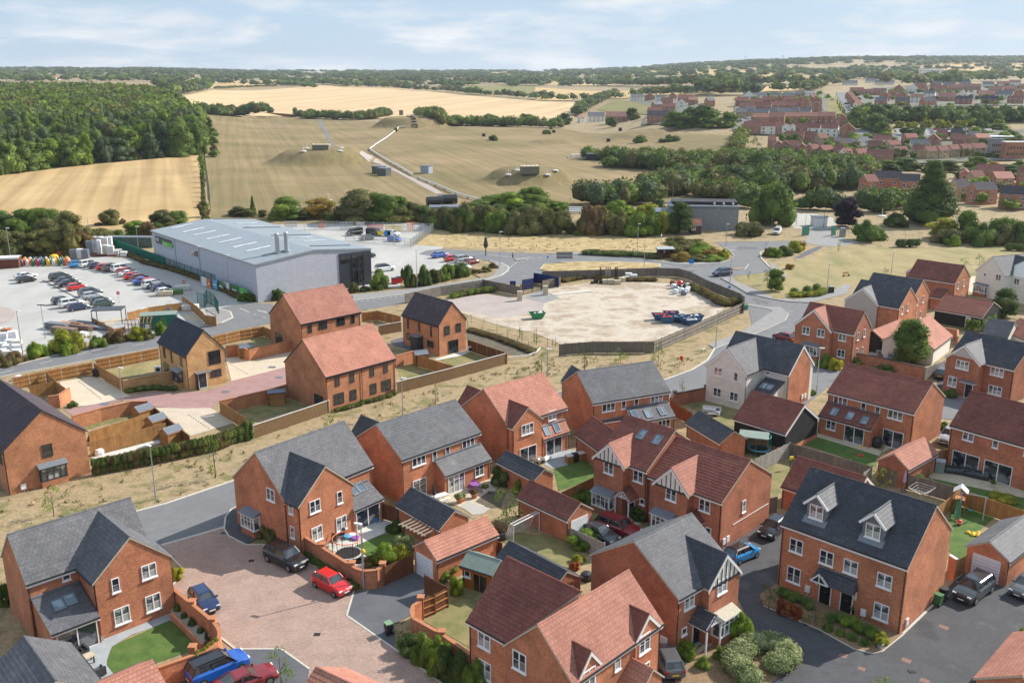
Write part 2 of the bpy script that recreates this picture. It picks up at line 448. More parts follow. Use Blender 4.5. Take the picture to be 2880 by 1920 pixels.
def build_ground():
 mm=MOUNDS[:];MOUNDS.clear()
 rows=[-60,0,60,120,180,240,300]
 y=300
 while y<8600:y*=1.018 if y<2500 else 1.05;rows.append(y)
 n=120;b=MB()
 for y in rows:
  for j in range(n+1):
   x=(j/n-.5)*2*1.0*(abs(y)+120);b.v.append((x,y,TE(x,y)-.02-.55*sm((y-300)/50)))
 W=n+1
 for i in range(len(rows)-1):
  for j in range(n):b.f.append((i*W+j,i*W+j+1,(i+1)*W+j+1,(i+1)*W+j));b.mi.append(0)
 b.sm=True
 o=b.build('ground','dry_grass');o['kind']='structure';MOUNDS.extend(mm)
build_ground()
def ribbon(P,w,side=-1):
 P=[VC((p[0],p[1]))for p in P];o=[]
 for i,p in enumerate(P):
  a=P[max(0,i-1)];c=P[min(len(P)-1,i+1)];d=(c-a).normalized();nrm=VC((d.y,-d.x))*(1 if side<0 else-1)
  o.append(p+nrm*w)
 return[tuple(p)for p in P]+[tuple(p)for p in reversed(o)]
SN=[0]
def S(name,s,m,lay,**k):SN[0]+=1;return sheet(name,gp(s),m,.004*lay+.0003*(SN[0]%12)+k.pop('lift',0),**k)
def F(name,s,m,off=0.0,step=14):return drape(name,[atg(x,y)for x,y in pp(s)],m,off,step)
F('meadow','D0 1520,545 1850,562 D1 100,575 600,583 1000,600 1600,632 2352,648 D2 900,655 1700,680 2240,715 2260,860 2352,1000 2352,1180 1300,1240 1060,1300 0,1330 D1 1500,1350 0,1390 D0 1610,1370 1590,1100 1560,880','meadow',.03,4)
F('stubble_field','D0 -300,1060 0,1010 480,950 1500,860 1525,900 1545,1330 1400,1380 1000,1420 540,1430 -300,1420','stubble',.03,8)
F('stubble_hill','D0 1400,405 1620,360 2352,332 D1 500,322 1200,342 1700,400 2352,450 D2 1110,452 1000,530 960,610 500,610 0,600 D1 1600,600 1000,575 500,555 0,560 D0 2352,560 1500,500','stubble_pale',0,24)
for s,m in(('D0 1150,290 2120,285 2100,328 1640,352 1200,330','stubble_far'),('D2 690,340 1980,332 2030,375 1900,400 1110,410 900,445 690,440','stubble_far'),('D2 20,322 690,330 690,400 200,395','meadow_green'),('D1 1380,225 2080,214 2070,250 1500,250','stubble_far'),('D2 0,215 520,213 500,245 0,240','stubble_far'),('D2 780,285 1290,272 1290,322 780,322','stubble_far'),('D2 640,240 1000,228 980,262 640,266','stubble_far'),('D2 1390,226 2352,220 2352,252 1400,256','stubble_far'),('D2 1640,285 2010,290 1980,312 1640,305','stubble_far'),('D3 -20,222 500,235 950,250 950,268 -20,264','stubble_far'),('D3 150,335 860,325 700,362 200,372','stubble_far'),('D3 1520,190 1800,150 2352,130 2500,130 2500,245 2352,245 1800,218','stubble_far'),('D2 1150,510 1290,430 1600,450 1560,545 1350,535','meadow_green'),('D3 730,560 830,430 930,400 1010,560','meadow_green'),('D0 800,235 1050,240 1040,262 820,262','stubble_far')):
 F('field',s,m,-.1,30)
F('road','D3 925,378 1000,378 1060,470 1130,580 1190,710 1110,710 1040,600 1000,540 950,440','asphalt',.1,12)
F('road','D3 1360,680 1480,690 1440,780 1350,790','asphalt',.1,14)
F('track','D1 610,583 630,583 640,620 680,680 700,740 745,790 725,790 680,745 655,680 620,630','asphalt',.12,6)
F('track','D1 920,845 1010,855 1130,935 1220,975 1330,1030 1450,1080 1560,1150 1500,1150 1330,1055 1200,985 1060,920','gravel_pink',.1,5)
S('car_park','C0 -500,720 0,600 540,560 740,545 985,555 1300,655 1560,760 1900,893 1650,945 1625,1050 1200,1130 800,1170 500,1230 180,1290 0,1330 -500,1450','concrete',1)
S('paving','C0 -200,900 0,920 70,935 115,965 115,1010 60,1045 0,1065 -200,1080','gravel_pink',2)
S('forecourt','C1 860,455 1300,455 1560,470 1545,487 1430,500 1370,525 1480,545 1600,560 1850,600 1700,640 1240,690 1230,780 860,770','concrete',2)
S('yard','C1 250,300 1480,290 1310,455 820,470','concrete',1)
S('road','C0 -500,1520 0,1400 400,1300 800,1205 1210,1140 1500,1080 1680,1050 1770,1010 1750,965 1650,940 1890,890 2060,905 C1 300,925 870,885 1260,835 1640,770 1900,720 2000,690 2055,650 2050,620 1990,590 1890,575 1750,550 1600,540 1480,545 1370,525 1430,500 1540,487 1900,505 2352,525 ' 'C2 1000,530 1290,540 1560,575 1750,605 1900,612 2100,600 2180,575 2205,545 2170,500 2110,465 2060,440 C3 0,440 450,430 700,428 720,445 450,480 345,515 355,560 430,640 420,662 140,695 45,712 160,775 250,830 420,868 560,890 C3 500,960 250,905 215,880 0,760 ' 'C2 2240,860 1850,660 1700,645 880,670 740,745 590,760 C1 1850,730 1270,900 890,960 C1 200,1060 0,1100 C0 1200,1240 700,1330 0,1460 -500,1580','asphalt',3)
E_=pp('C3 530,960 560,985 535,1030 430,1080 310,1130 B3 0,215 B2 2000,305 1880,380 1675,455 1300,510 850,550 B1 880,935 500,1040 B0 1870,1190 1250,1400 1040,1455 300,1700')
edge=[at(x,y)for x,y in E_]
sheet('road',ribbon(edge,6.6,1 if RS>0 else-1),'asphalt',.016)
S('road','A0 1040,262 1870,-2 1880,190 1760,250 1715,310 1705,392 1225,522 900,560','asphalt',5)
S('road','C3 250,905 420,868 560,890 740,898 690,1000 620,1060 600,1200 B3 640,300 750,345 980,370 1900,600 2352,700 2500,730 2500,830 1700,745 860,510 700,640 640,640 740,400 560,340 420,140 300,120','asphalt',5)
S('road','C3 690,430 700,400 740,330 870,330 900,380 1100,440 900,470 720,450','footway',5)
S('footway','C1 870,885 870,838 1300,795 1850,712 1930,690 1975,640 1960,610 1900,575 1990,590 2050,620 2055,650 2000,690 1900,720 1640,770 1260,835','footway',4,lift=.10,thick=.1)
S('footway','C2 785,525 1000,515 1290,525 1520,555 1640,580 1900,590 2100,580 2160,560 2200,545 2180,575 2100,600 1900,612 1750,605 1560,575 1290,540 1000,530','footway',4,lift=.08,thick=.1)
S('footway','C0 1520,1090 1500,1080 1680,1050 1770,1010 1750,965 1650,940 1560,950 1650,1000 1600,1050 1400,1095','footway',4,lift=.1,thick=.1)
S('footway','C3 250,905 400,930 500,930 545,965 560,985 535,1030 430,1080 310,1130 B3 0,215 B3 -50,190 210,90 C3 440,960 400,945 250,920','footway',6,lift=.08,thick=.1)
S('footway','C3 610,555 700,500 790,465 830,468 720,530 640,560','asphalt_path',3)
S('footway','C3 410,580 500,640 560,700 500,690 440,650','footway',5)
S('footway','C3 560,890 720,898 1000,830 1040,760 980,760 860,830 640,870 420,868','footway',6,lift=.06,thick=.1)
S('footway','C3 45,712 130,700 160,735 440,850 420,868 250,830 160,775','footway',6,lift=.06,thick=.1)
S('island','C2 725,645 760,605 900,590 1100,585 1400,590 1640,600 1640,630 1500,645 800,660','tall_grass',4,lift=.12,thick=.15)
S('island','C3 130,636 225,632 228,640 140,650','dry_grass',4,lift=.12,thick=.14)
S('island','C1 2095,565 2180,555 2240,548 2180,570 2120,578','footway',4,lift=.12,thick=.14)
S('verge','C1 1740,660 1700,640 1850,590 1960,612 1972,640 1925,685 1840,708','dry_grass',6,lift=.12,thick=.14)
S('lawn','C3 130,700 420,662 490,650 500,600 700,560 900,470 1400,480 2352,470 2352,700 1900,700 1040,760 860,830 640,870 440,850','dry_lawn',1)
S('yard','C2 100,860 300,830 560,860 745,790 900,770 1250,730 1660,745 1900,790 2130,930 2000,1060 1600,1190 1140,1190 880,1210 700,1130 560,1100 400,1060 60,950','concrete_yard',2)
S('paving','C2 20,870 300,830 640,870 760,900 740,960 600,990 400,1010 60,940','gravel_pink',3)
S('driveway','C2 580,860 745,790 880,860 760,900 640,870','footway',4)
S('bank','B2 170,60 400,120 640,210 700,245 640,270 480,265 300,190 170,145','soil',2)
S('grass_bank','C1 1330,470 1480,350 2352,370 C2 1000,385 1750,400 1700,470 1560,545 1290,520 1000,505 0,470 C1 1540,480','tall_grass',1)
S('grass','C3 -400,400 0,380 680,395 700,428 0,435','dry_grass',2)
S('yard','C3 620,215 760,220 900,250 940,330 740,335 600,330 560,260','gravel',1)
S('courtyard','B0 450,470 730,420 980,570 1010,580 700,650 560,655','paving_cream',2)
S('courtyard','B0 1180,665 1600,665 1780,780 1450,880','paving_cream',2)
S('courtyard','B0 1715,290 2230,230 2300,400 1760,465','paving_cream',2)
S('lane','B0 480,680 720,640 980,580 1150,550 1400,552 1560,540 1700,500 1760,462 2200,350 2400,480 2060,530 1670,610 1620,665 1400,672 1180,660 1110,620 940,610 720,680 560,730','paving_rose',3)
S('garden_grass','B0 820,380 1210,300 1230,400 920,450','dry_lawn',2)
S('garden_grass','B0 1800,700 2080,620 2230,600 2352,650 1900,780','lawn_tired',2)
S('garden_grass','B0 1880,170 2060,120 2120,170 1940,210','lawn_tired',2)
S('garden_grass','B0 560,760 1000,700 1150,700 700,820','lawn_tired',2)
S('garden_grass','B0 690,1010 1200,900 1440,880 1400,900 720,1060','lawn_tired',1)
S('path','B0 690,1040 1200,910 1230,930 720,1068','slab_pale',3)
S('garden_grass','B1 1205,350 1330,310 1640,370 1240,460','lawn_tired',2)
S('garden_grass','B1 1530,300 1790,240 1990,270 1650,355','lawn_tired',2)
S('patio','B1 1490,300 1700,235 1760,240 1700,270 1510,305','slab_pale',3)
S('path','B1 1155,160 1250,130 1330,190 1310,230 1180,190','asphalt_path',2)
S('lane','A0 1225,520 1700,375 1710,430 1760,475 1870,520 2050,520 A1 220,520 300,520 440,570 640,715 880,870 825,1055 1190,1310 1560,1580 1560,1700 500,1700 A0 2352,1460 2140,1310 1790,1310 1670,1210 1670,1120 1440,960 1310,830 1400,710 1290,600','paving_pink',6)
S('footway','A0 1870,195 1760,250 1715,310 1705,400 1740,455 1870,520 1970,465 1860,370 1850,300','asphalt_dark',7,lift=.05,thick=.1)
S('driveway','A1 880,870 825,1055 1190,1310 1190,1120 1320,1050 1440,890 1500,760 1410,740 1330,720 1120,830 1000,865','asphalt_path',7)
S('driveway','A0 1790,1310 2140,1310 2352,1460 A1 520,1600 0,1640 A0 1300,1640 1430,1420','asphalt_path',7)
kerb(gp('A1 880,870 825,1055 1190,1310 1560,1580 1700,1700'),.05,.16)
kerb(gp('A0 1870,195 1760,250 1715,310 1705,400 1740,455 1870,520 2050,520'),.10,.16)
kerb(gp('A0 1670,1215 1790,1310 2140,1310 2352,1460'),.05,.16)
kerb(gp('A0 1290,600 1400,710 1310,830'),.08,.16)
kerb(gp('A0 1225,520 1700,385'),.03,.3)
kerb(edge[4:],.10,.3,m='kerb');kerb(edge[:5],.10,.2)
kerb(gp('C1 870,885 1260,835 1640,770 1900,720 2000,690 2055,650 2050,620 1990,590'),.14,.25)
kerb(gp('C0 1500,1080 1680,1050 1770,1010 1750,965 1650,940'),.14,.3)
kerb(gp('C0 0,1400 400,1300 800,1205 1210,1140 1500,1080'),.1,.22);kerb(gp('C0 0,1460 700,1330 1200,1240'),.1,.2)
kerb(gp('C3 45,712 160,775 250,830 420,868 560,890 720,898'),.12,.25,m='asphalt_dark');kerb(gp('C3 450,480 345,515 355,560 430,640'),.14,.4,m='verge_stone')  # first kerb: its shadow line is put into the dark colour
kerb(gp('C2 2205,545 2170,500 2110,465'),.14,.2);kerb(gp('C3 0,437 450,428 690,425'),.1,.15)
kerb(gp('C2 725,645 760,605 900,590 1100,585 1400,590 1640,600 1640,630'),.14,.2)
S('road','A3 -200,900 -60,620 60,540 100,420 420,330 560,300 640,560 1700,900 2100,560 2352,600 2700,700 2700,1900 -400,1900 -400,1560 160,1560 300,1450 610,1400 600,1380 310,1180 160,900','asphalt_dark',2)
S('bed','A3 370,980 340,900 480,815 800,960 1410,1200 1440,1190 1270,1330 1200,1345 1060,1310 800,1165','bark',6,lift=.06,thick=.1)
kerb(gp('A3 370,980 800,1165 1060,1310 1200,1345 1270,1330 1440,1195'),.08,.14)
kerb(gp('A3 1415,1210 1660,975'),.05,.2)
S('bed','A3 -60,1300 60,1240 160,1170 320,1180 420,1240 600,1380 595,1420 470,1540 330,1620 -300,1700 -300,1500','bark',6,lift=.05,thick=.1)
S('path','A2 1820,1420 1960,1280 2060,1240 2120,1260 2060,1330 1930,1430','slab_sand',8)
S('driveway','A2 1640,1380 1790,1420 1960,1480 2100,1600 1500,1700','asphalt_dark',3)
for s in('A3 1710,1120 1785,1145 1770,1165 1700,1140','A3 1430,1370 1500,1395 1485,1420 1415,1395','A3 950,1340 1015,1350 1000,1380 940,1365','A3 1570,1525 1640,1550 1625,1575 1555,1550','A3 1095,1440 1150,1455 1140,1480 1085,1460'):
 S('paving',s,'clay_patch',3)
S('patio','A0 480,1320 780,1230 1290,1020 1320,1090 1000,1200 850,1290 810,1400 870,1510 660,1640 560,1600','slab_grey',2)
S('garden_grass','A0 850,1290 1290,1090 1540,1290 1460,1320 880,1520 810,1430','lawn',3)
S('bed','A0 1290,1020 1320,980 1640,1150 1600,1230 1540,1290','gravel',4,lift=.25,thick=.2)
S('patio','A1 560,470 900,380 1150,330 1230,370 960,500 740,580','slab_pale',2)
S('garden_grass','A1 880,530 1060,450 1250,400 1330,560 1000,690 900,640','lawn',3)
S('garden_grass','A1 1500,1040 1700,760 1880,800 1760,1300 1420,1100','lawn_tired',2)
S('path','A1 1690,760 1740,730 1890,800 1870,830','slab_pale',4)
S('patio','B1 1360,1330 1600,1310 1900,1200 2000,1230 1830,1480 1640,1400 1480,1370','slab_sand',2)
S('bed','B1 1690,1410 1750,1380 1920,1430 1860,1470 1780,1480','gravel',3)
S('bed','B1 1800,1380 1900,1300 2040,1300 2000,1420 1920,1430','soil',3)
S('patio','B2 760,1100 760,1010 900,985 1070,990 1070,1060 830,1130','slab_grey',2)
S('garden_grass','B2 830,1130 1070,1060 1140,1130 1140,1200 870,1300','lawn',2)
S('garden_grass','A2 400,470 560,420 930,480 1120,560 960,700 560,560','lawn_tired',2)
S('garden_grass','A2 880,340 1130,250 1330,260 1280,300 1060,400','lawn_tired',2)
S('path','A2 1330,260 1460,330 1500,370 1400,360 1280,300','slab_sand',3)
S('garden_grass','B2 1830,640 1960,610 2230,680 2352,800 2200,850 2000,740','lawn_tired',2)
S('garden_grass','B3 0,700 190,760 140,820 0,760','lawn_tired',2)
S('garden_grass','B3 640,930 760,870 1240,1010 1230,1110 1150,1100','lawn',2)
S('patio','B3 790,850 1180,960 1280,1000 1380,960 1320,930 1250,1030 770,885','slab_sand',3)
S('garden_grass','B3 400,1120 620,1050 560,1200 480,1330 400,1400','lawn_tired',2)
S('patio','B3 1560,1110 2352,1290 2352,1350 1640,1200','slab_sand',3)
S('garden_grass','B3 1640,1180 2352,1340 2352,1450 1620,1230','lawn',2)
S('garden_grass','A3 1770,400 1800,230 2200,250 2000,420 1880,640 1780,560','lawn',2)
S('patio','C3 1160,1300 1200,1260 1360,1290 1330,1360 1200,1320','slab_grey',2)
S('garden_grass','C3 1650,1020 1900,1060 2100,1100 1700,1100','lawn_tired',2)
S('driveway','B3 1690,360 1820,270 1760,560 1690,500','asphalt_dark',4)
S('driveway','C3 1920,700 2000,690 1980,830 1900,800','slab_sand',3)
def MK(s,w,lay=7,dash=None,m='white_paint',name='road_marking'):
 P=gp(s,.004*lay);b=MB()
 for a,c in zip(P,P[1:]):
  L=(c-a).length;d=(c-a)/L;t=0
  while t<L:
   e=min(L,t+(dash[0]if dash else L));q=strip(a+d*t,a+d*e,w);b.face(q);t=e+(dash[1]if dash else 1)
 o=b.build(name,m);o['kind']='structure'
MK('C1 2060,635 2110,590 2230,560 2352,545',.12,dash=(1,1));MK('C2 1100,560 1500,590 1900,640 2200,650',.1,dash=(2,4))
MK('C1 890,890 1260,842 1640,778 1900,728',.12,dash=(.6,.6));MK('C0 0,1430 700,1262 1200,1195',.1,dash=(2,4))
MK('C0 1820,935 1895,968',.12);MK('C0 1950,950 2010,960 2030,972 1950,950',.12);MK('C0 1930,980 2060,1020',.08,dash=(1,2))
MK('C2 590,555 670,545',.12);MK('C1 1900,530 2080,550',.12)
MK('C3 170,645 230,640 260,600',.12);MK('C2 440,660 480,645 495,620',.15,m='kerb')
MK('C0 325,725 450,790 600,865',.35,m='asphalt_dark')
for s in('B0 590,455 770,600','B0 1430,715 1600,830','B0 1730,320 1890,415'):MK(s,.12,dash=(.4,.4),m='asphalt_path')
def cover(s,name='manhole_cover',m='lead',w=.75):
 p=at(*pp(s)[0]);b=MB(p+VC((0,0,.03)));q=strip(p-VC((w/2,0,0)),p+VC((w/2,0,0)),w*.8);b.prism([v+VC((0,0,.02))for v in q],(0,0,.012))
 o=b.build(name,m);return o
for i,s in enumerate(('B0 1715,545','B0 2068,358','B0 795,638','B0 2120,437','A0 1820,405')):
 tag(cover(s,w=1.1),('square manhole cover in the rose block lane before the buff house','square manhole cover in the cream courtyard by the curved brick wall','square manhole cover in the lane near the left lamp post','small manhole cover in the rose lane before the red-roofed semi','pale square manhole cover in the rounded black footway')[i],'manhole cover','manhole covers')
VR('asphalt_patch',[(.105,.107,.112),(.13,.13,.135)],.6,.9,fine=(9,.15))
for q in('C3 300,860 420,890 400,910 280,875','C1 1500,830 1640,800 1650,815 1510,845','C2 1750,640 1900,650 1890,665 1745,655','C0 700,1270 900,1225 905,1240 705,1285','C3 180,470 330,470 320,490 170,492'):S('road_patch',q,'asphalt_patch',9)
for q in('A1 100,640','A1 600,1200','A0 1700,430','A3 700,1120','A3 1500,1480','B1 40,1290','C3 330,900'):p=gp(q)[0];b=MB((p.x,p.y,0));b.box((p.x-.25,p.y-.2,.03),(p.x+.25,p.y+.2,.05));o=b.build('drain_grate','black_plastic');o['kind']='structure'
def hz(p,py):
 v=(py-CYP)/FX;y=p.y
 return CAMH-y*(v*C_+S_)/(C_-v*S_)
def PX(s):return pp(s)[0]
Z3=VC((0,0,1))
GU=VC((-.708,.706,0)).normalized()
class Blk:
 def __init__(s,a,b=None,c=None,apex=None,ze=5.0,zr=None,L=None,W=None,rend=None,main=None,U0=None,oh=.22,og=.08,z0=0.0,dz=0):
  A=at(*PX(a),ze)if isinstance(a,str)else VC(a)
  C=at(*PX(c),ze)if c else None
  if main:
   s.V=main.U if(C-A).dot(main.U)>0 else-main.U
   mc=main.O+main.V*main.W/2+main.U*main.L/2
   s.U=main.V if(mc-A).dot(main.V)>0 else-main.V
   s.W=(C-A).dot(s.V)if not W else W
   s.L=(mc-A).dot(s.U)if not L else L
  else:
   if U0:
    s.U=U0.copy();s.V=VC((-s.U.y,s.U.x,0));s.V=s.V if(C-A).dot(s.V)>0 else-s.V;s.W=(C-A).dot(s.V);s.L=8
   elif b:
    B=at(*PX(b),ze);s.U=(B-A);s.U.z=0;s.L=s.U.length;s.U.normalize()
    s.V=VC((-s.U.y,s.U.x,0))
    ref=(C-A)if C else A
    if ref.dot(s.V)<0:s.V=-s.V
    s.W=W or(C-A).dot(s.V)
   else:
    s.V=(C-A);s.V.z=0;s.W=s.V.length;s.V.normalize();s.U=VC((-s.V.y,s.V.x,0))
    if s.U.dot(A)<0:s.U=-s.U
    s.L=8
  s.O=VC((A.x,A.y,0));s.ze=ze+dz;s.z0=z0
  mid=s.O+s.V*s.W/2
  s.zr=zr if zr is not None else(hz(mid,PX(apex)[1])if apex else ze+s.W/2*.8)
  if rend:
   E=at(*PX(rend),s.zr);s.L=(E-mid).dot(s.U)
  if L:s.L=L
  s.oh,s.og=oh,og
 def p(s,u,v,z=0):return s.O+s.U*u+s.V*v+Z3*z
 def face(s,f):
  o={'f':(s.p(0,s.oh),-s.V),'r':(s.p(0,s.W-s.oh),s.V),'g':(s.p(s.og,0),-s.U),'h':(s.p(s.L-s.og,0),s.U)}[f]
  return o
 def hit(s,f,x,y,push=0):
  q,n=s.face(f);q=q+n*push;r=ray(x,y);c=VC((0,0,CAMH));t=(q-c).dot(n)/r.dot(n)
  return c+r*t
 def ctr(s):return s.p(s.L/2,s.W/2)
def walls(mb,k,m,z1=None,back=True,base=-.15):
 e,g=k.oh,k.og;t=.17
 k0=k.p(g,e);P=[k.p(g,e,base),k.p(g,k.W-e,base),k.p(g,k.W-e,k.ze-t+e*(k.zr-k.ze)/(k.W/2)),k.p(g,k.W/2,k.zr-t),k.p(g,e,k.ze-t+e*(k.zr-k.ze)/(k.W/2))]
 mb.prism(P,k.U*(k.L-2*g),m)
def slope(mb,p0,p1,q0,q1,m,real=True,lift=.024):
 L=(q0-p0).length;n=max(1,round(L/.33))if real else 1
 nr=(p1-p0).cross(q0-p0).normalized()
 if nr.z<0:nr=-nr
 prev=None
 for i in range(n):
  a,b=i/n,(i+1)/n
  l0=p0.lerp(q0,a)+nr*lift;l1=p1.lerp(q1,a)+nr*lift
  h0=p0.lerp(q0,b)+nr*.006;h1=p1.lerp(q1,b)+nr*.006
  mb.face([l0,l1,h1,h0],m)
  d=p0.lerp(q0,a)+nr*(.006 if i else-.06);e=p1.lerp(q1,a)+nr*(.006 if i else-.06)
  mb.face([d,e,l1,l0],m)
  for A_,B_,C_2 in((l0,h0,p0.lerp(q0,a)),(l1,h1,p1.lerp(q1,a))):mb.face([A_,B_,C_2-nr*.02],m)
def roof(mb,k,m,verge='verge_stone',real=True,ridge=True,hip0=0,hip1=0):
 t=.15;zr,ze=k.zr,k.ze
 R0,R1=k.p(hip0,k.W/2,zr),k.p(k.L-hip1,k.W/2,zr)
 a,b,c,d=k.p(0,0,ze),k.p(k.L,0,ze),k.p(k.L,k.W,ze),k.p(0,k.W,ze)
 T=Z3*t
 Le,Lr=getattr(k,'Le',None),getattr(k,'Lr',None)
 if Le is not None:
  b,c,R1=k.p(Le,0,ze),k.p(Le,k.W,ze),k.p(Lr,k.W/2,zr)
  for q in([a,b,R1,R0],[d,c,R1,R0]):mb.prism([v-Z3*.01 for v in q],-T,verge)
 elif not hip0 and not hip1:mb.prism([a-T,k.p(0,k.W/2,zr)-T,d-T,d-Z3*.01,k.p(0,k.W/2,zr)-Z3*.01,a-Z3*.01],k.U*k.L,verge)
 else:
  mb.face([a-T,b-T,c-T,d-T],verge)
 slope(mb,a,b,R0,R1,m,real);slope(mb,c,d,R1,R0,m,real)
 if hip0:slope(mb,d,a,R0,R0+k.U*.001,m,real)
 if hip1:slope(mb,b,c,R1-k.U*.001,R1,m,real)
 if ridge:
  n=max(1,int((R1-R0).length/.45))if real else 1
  for i in range(n):
   p,q=R0.lerp(R1,i/n),R0.lerp(R1,(i+1)/n)
   r=.1+.006*(i%2);mb.prism([p+k.V*r-Z3*.05,p+k.V*r*.6+Z3*.03,p+Z3*.055,p-k.V*r*.6+Z3*.03,p-k.V*r-Z3*.05],q-p,m)
WM={}
KIND={'w2':(1.22,1.22,2,1,'white_pvc','glass'),'w2c':(1.22,1.22,2,1,'white_pvc','glass_curtain'),'w3':(1.8,1.22,3,0,'white_pvc','glass'),'w3c':(1.8,1.22,3,1,'white_pvc','glass_curtain'),'g2':(1.25,1.42,2,1,'white_pvc','glass_curtain'),'g2d':(1.25,1.42,2,1,'white_pvc','glass'),'n1':(.62,1.22,1,1,'white_pvc','glass'),'n1p':(.62,1.22,1,0,'white_pvc','glass'),'s1':(.62,.62,1,0,'white_pvc','glass'),'n1c':(.62,1.22,1,1,'white_pvc','glass_curtain'),'pt':(2.5,2.15,2,0,'white_pvc','glass'),'ptw':(3.0,2.2,2,0,'white_pvc','glass'),'pt3':(2.3,2.15,3,2,'white_pvc','glass_curtain'),'pt4':(1.8,2.1,2,2,'white_pvc','glass'),'mw':(1.3,1.3,2,0,'anthracite','glass_dark'),'mn':(.7,1.7,1,1,'anthracite','glass_dark'),'mg':(1.6,1.5,2,1,'anthracite','glass_dark'),'mp':(2.0,2.1,3,0,'anthracite','glass_dark'),'ms':(1.05,1.45,1,1,'anthracite','glass_dark'),'mt':(.45,1.7,1,0,'anthracite','glass_dark'),'mb':(1.8,2.0,2,1,'anthracite','glass_dark'),'mh':(1.6,1.1,2,0,'anthracite','glass_dark'),'wh':(1.8,1.3,3,0,'anthracite','glass')}
def wmesh(kind):
 if kind in WM:return WM[kind]
 w,h,nl,nb,fm,gm=KIND[kind];b=MB();fw=.07
 x0,x1,z0,z1=-w/2,w/2,-h/2,h/2;D=.07
 b.box((x0,0,z0),(x0+fw,D,z1));b.box((x1-fw,0,z0),(x1,D,z1))
 b.box((x0+fw,0,z0),(x1-fw,D-.003,z0+fw));b.box((x0+fw,0,z1-fw),(x1-fw,D-.003,z1))
 iw=(w-2*fw)
 for i in range(1,nl):x=x0+fw+iw*i/nl;b.box((x-.05,0,z0+fw),(x+.05,D-.006,z1-fw))
 for j in range(1,nb+1):
  z=z0+fw+(h-2*fw)*j/(nb+1)
  for i in range(nl):
   xa=x0+fw+iw*i/nl+(.05 if i else 0);xb=x0+fw+iw*(i+1)/nl-(.05 if i<nl-1 else 0)
   b.box((xa,0,z-.015),(xb,D-.03,z+.015))
 if h<2 and fm=='white_pvc':b.box((x0-.06,0,z0-.10),(x1+.06,.14,z0-.003))
 g=MB();g.box((x0+.02,0,z0+.02),(x1-.02,.03,z1-.02))
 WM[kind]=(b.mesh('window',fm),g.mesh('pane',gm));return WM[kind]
def place(me,name,parent,p,n,loc0):
 o=bpy.data.objects.new(name,me);COL.objects.link(o);o.parent=parent
 o.location=p-loc0;o.rotation_euler=(0,0,math.atan2(n.y,n.x)-math.pi/2);return o
def WI(root,p,n,kind,name='window'):
 a,g=wmesh(kind)
 nm='patio_door' if KIND[kind][1]>2.05 and name=='window' else name
 o=place(a,nm,root,p,n,root.location)
 q=bpy.data.objects.new('pane',g);COL.objects.link(q);q.parent=o
 return o
def wins(root,k,f,s,push=0):
 crop=None
 for t in s.split():
  if ':' not in t:crop=t;continue
  kd,xy=t.split(':');x,y=PX(crop+' '+xy)
  p=k.hit(f,x,y,push);h=KIND[kd][1]
  if h>2:p.z=h/2+.02
  elif p.z<2.3:p.z=max(p.z,h/2+.15)
  WI(root,p,k.face(f)[1],kd)
def BA(mb,p,q,w,h,m=None,up=Z3):
 d=(q-p).normalized();s_=d.cross(up)
 if s_.length<.01:s_=VC((1,0,0))
 s_.normalize();u=s_.cross(d)
 mb.prism([p-s_*w/2-u*h/2,p+s_*w/2-u*h/2,p+s_*w/2+u*h/2,p-s_*w/2+u*h/2],q-p,m)
def gutter(root,k,fs='f',down=(1,),m='black_plastic',z=None):
 g=MB(root.location)
 for f in fs:
  v=0 if f=='f' else k.W;sg=-1 if f=='f' else 1
  z_=(z if z is not None else k.ze)-.06
  a,b=k.p(0,v+sg*.05,z_),k.p(getattr(k,'Le',k.L),v+sg*.05,z_)
  if(b-a).length<.3:continue
  BA(g,a,b,.11,.10)
  for e in down:
   if e and getattr(k,'Le',None)is not None:continue
   u=k.og+.12 if e==0 else k.L-k.og-.12
   vv=k.oh-.05 if f=='f' else k.W-k.oh+.05
   g.tube(k.p(u,vv,z_-.3),k.p(u,vv,.1),.035,n=6);g.tube(k.p(u,v+sg*.05,z_),k.p(u,vv,z_-.3),.035,n=6)
 g.build('gutter',m,root,(0,0,0))
def fascia(root,k,fs='f',m='white_pvc',barge=''):
 g=MB(root.location)
 for f in fs:
  Lf=getattr(k,'Le',k.L);v=.015 if f=='f' else k.W-.015
  if Lf<.3:continue
  BA(g,k.p(0,v+(.02 if f=='f' else-.02),k.ze-.25),k.p(Lf,v+(.02 if f=='f' else-.02),k.ze-.25),.05,.17)
 for f in barge:
  u=-.03 if f=='g' else k.L+.03
  for v0 in(0,k.W):
   p,q=k.p(u,v0,k.ze-.13),k.p(u,k.W/2,k.zr-.13)
   g.prism([p,q,q-Z3*.24,p-Z3*.24],k.U*(.05 if f=='g' else-.05))
 g.build('fascia',m,root,(0,0,0))
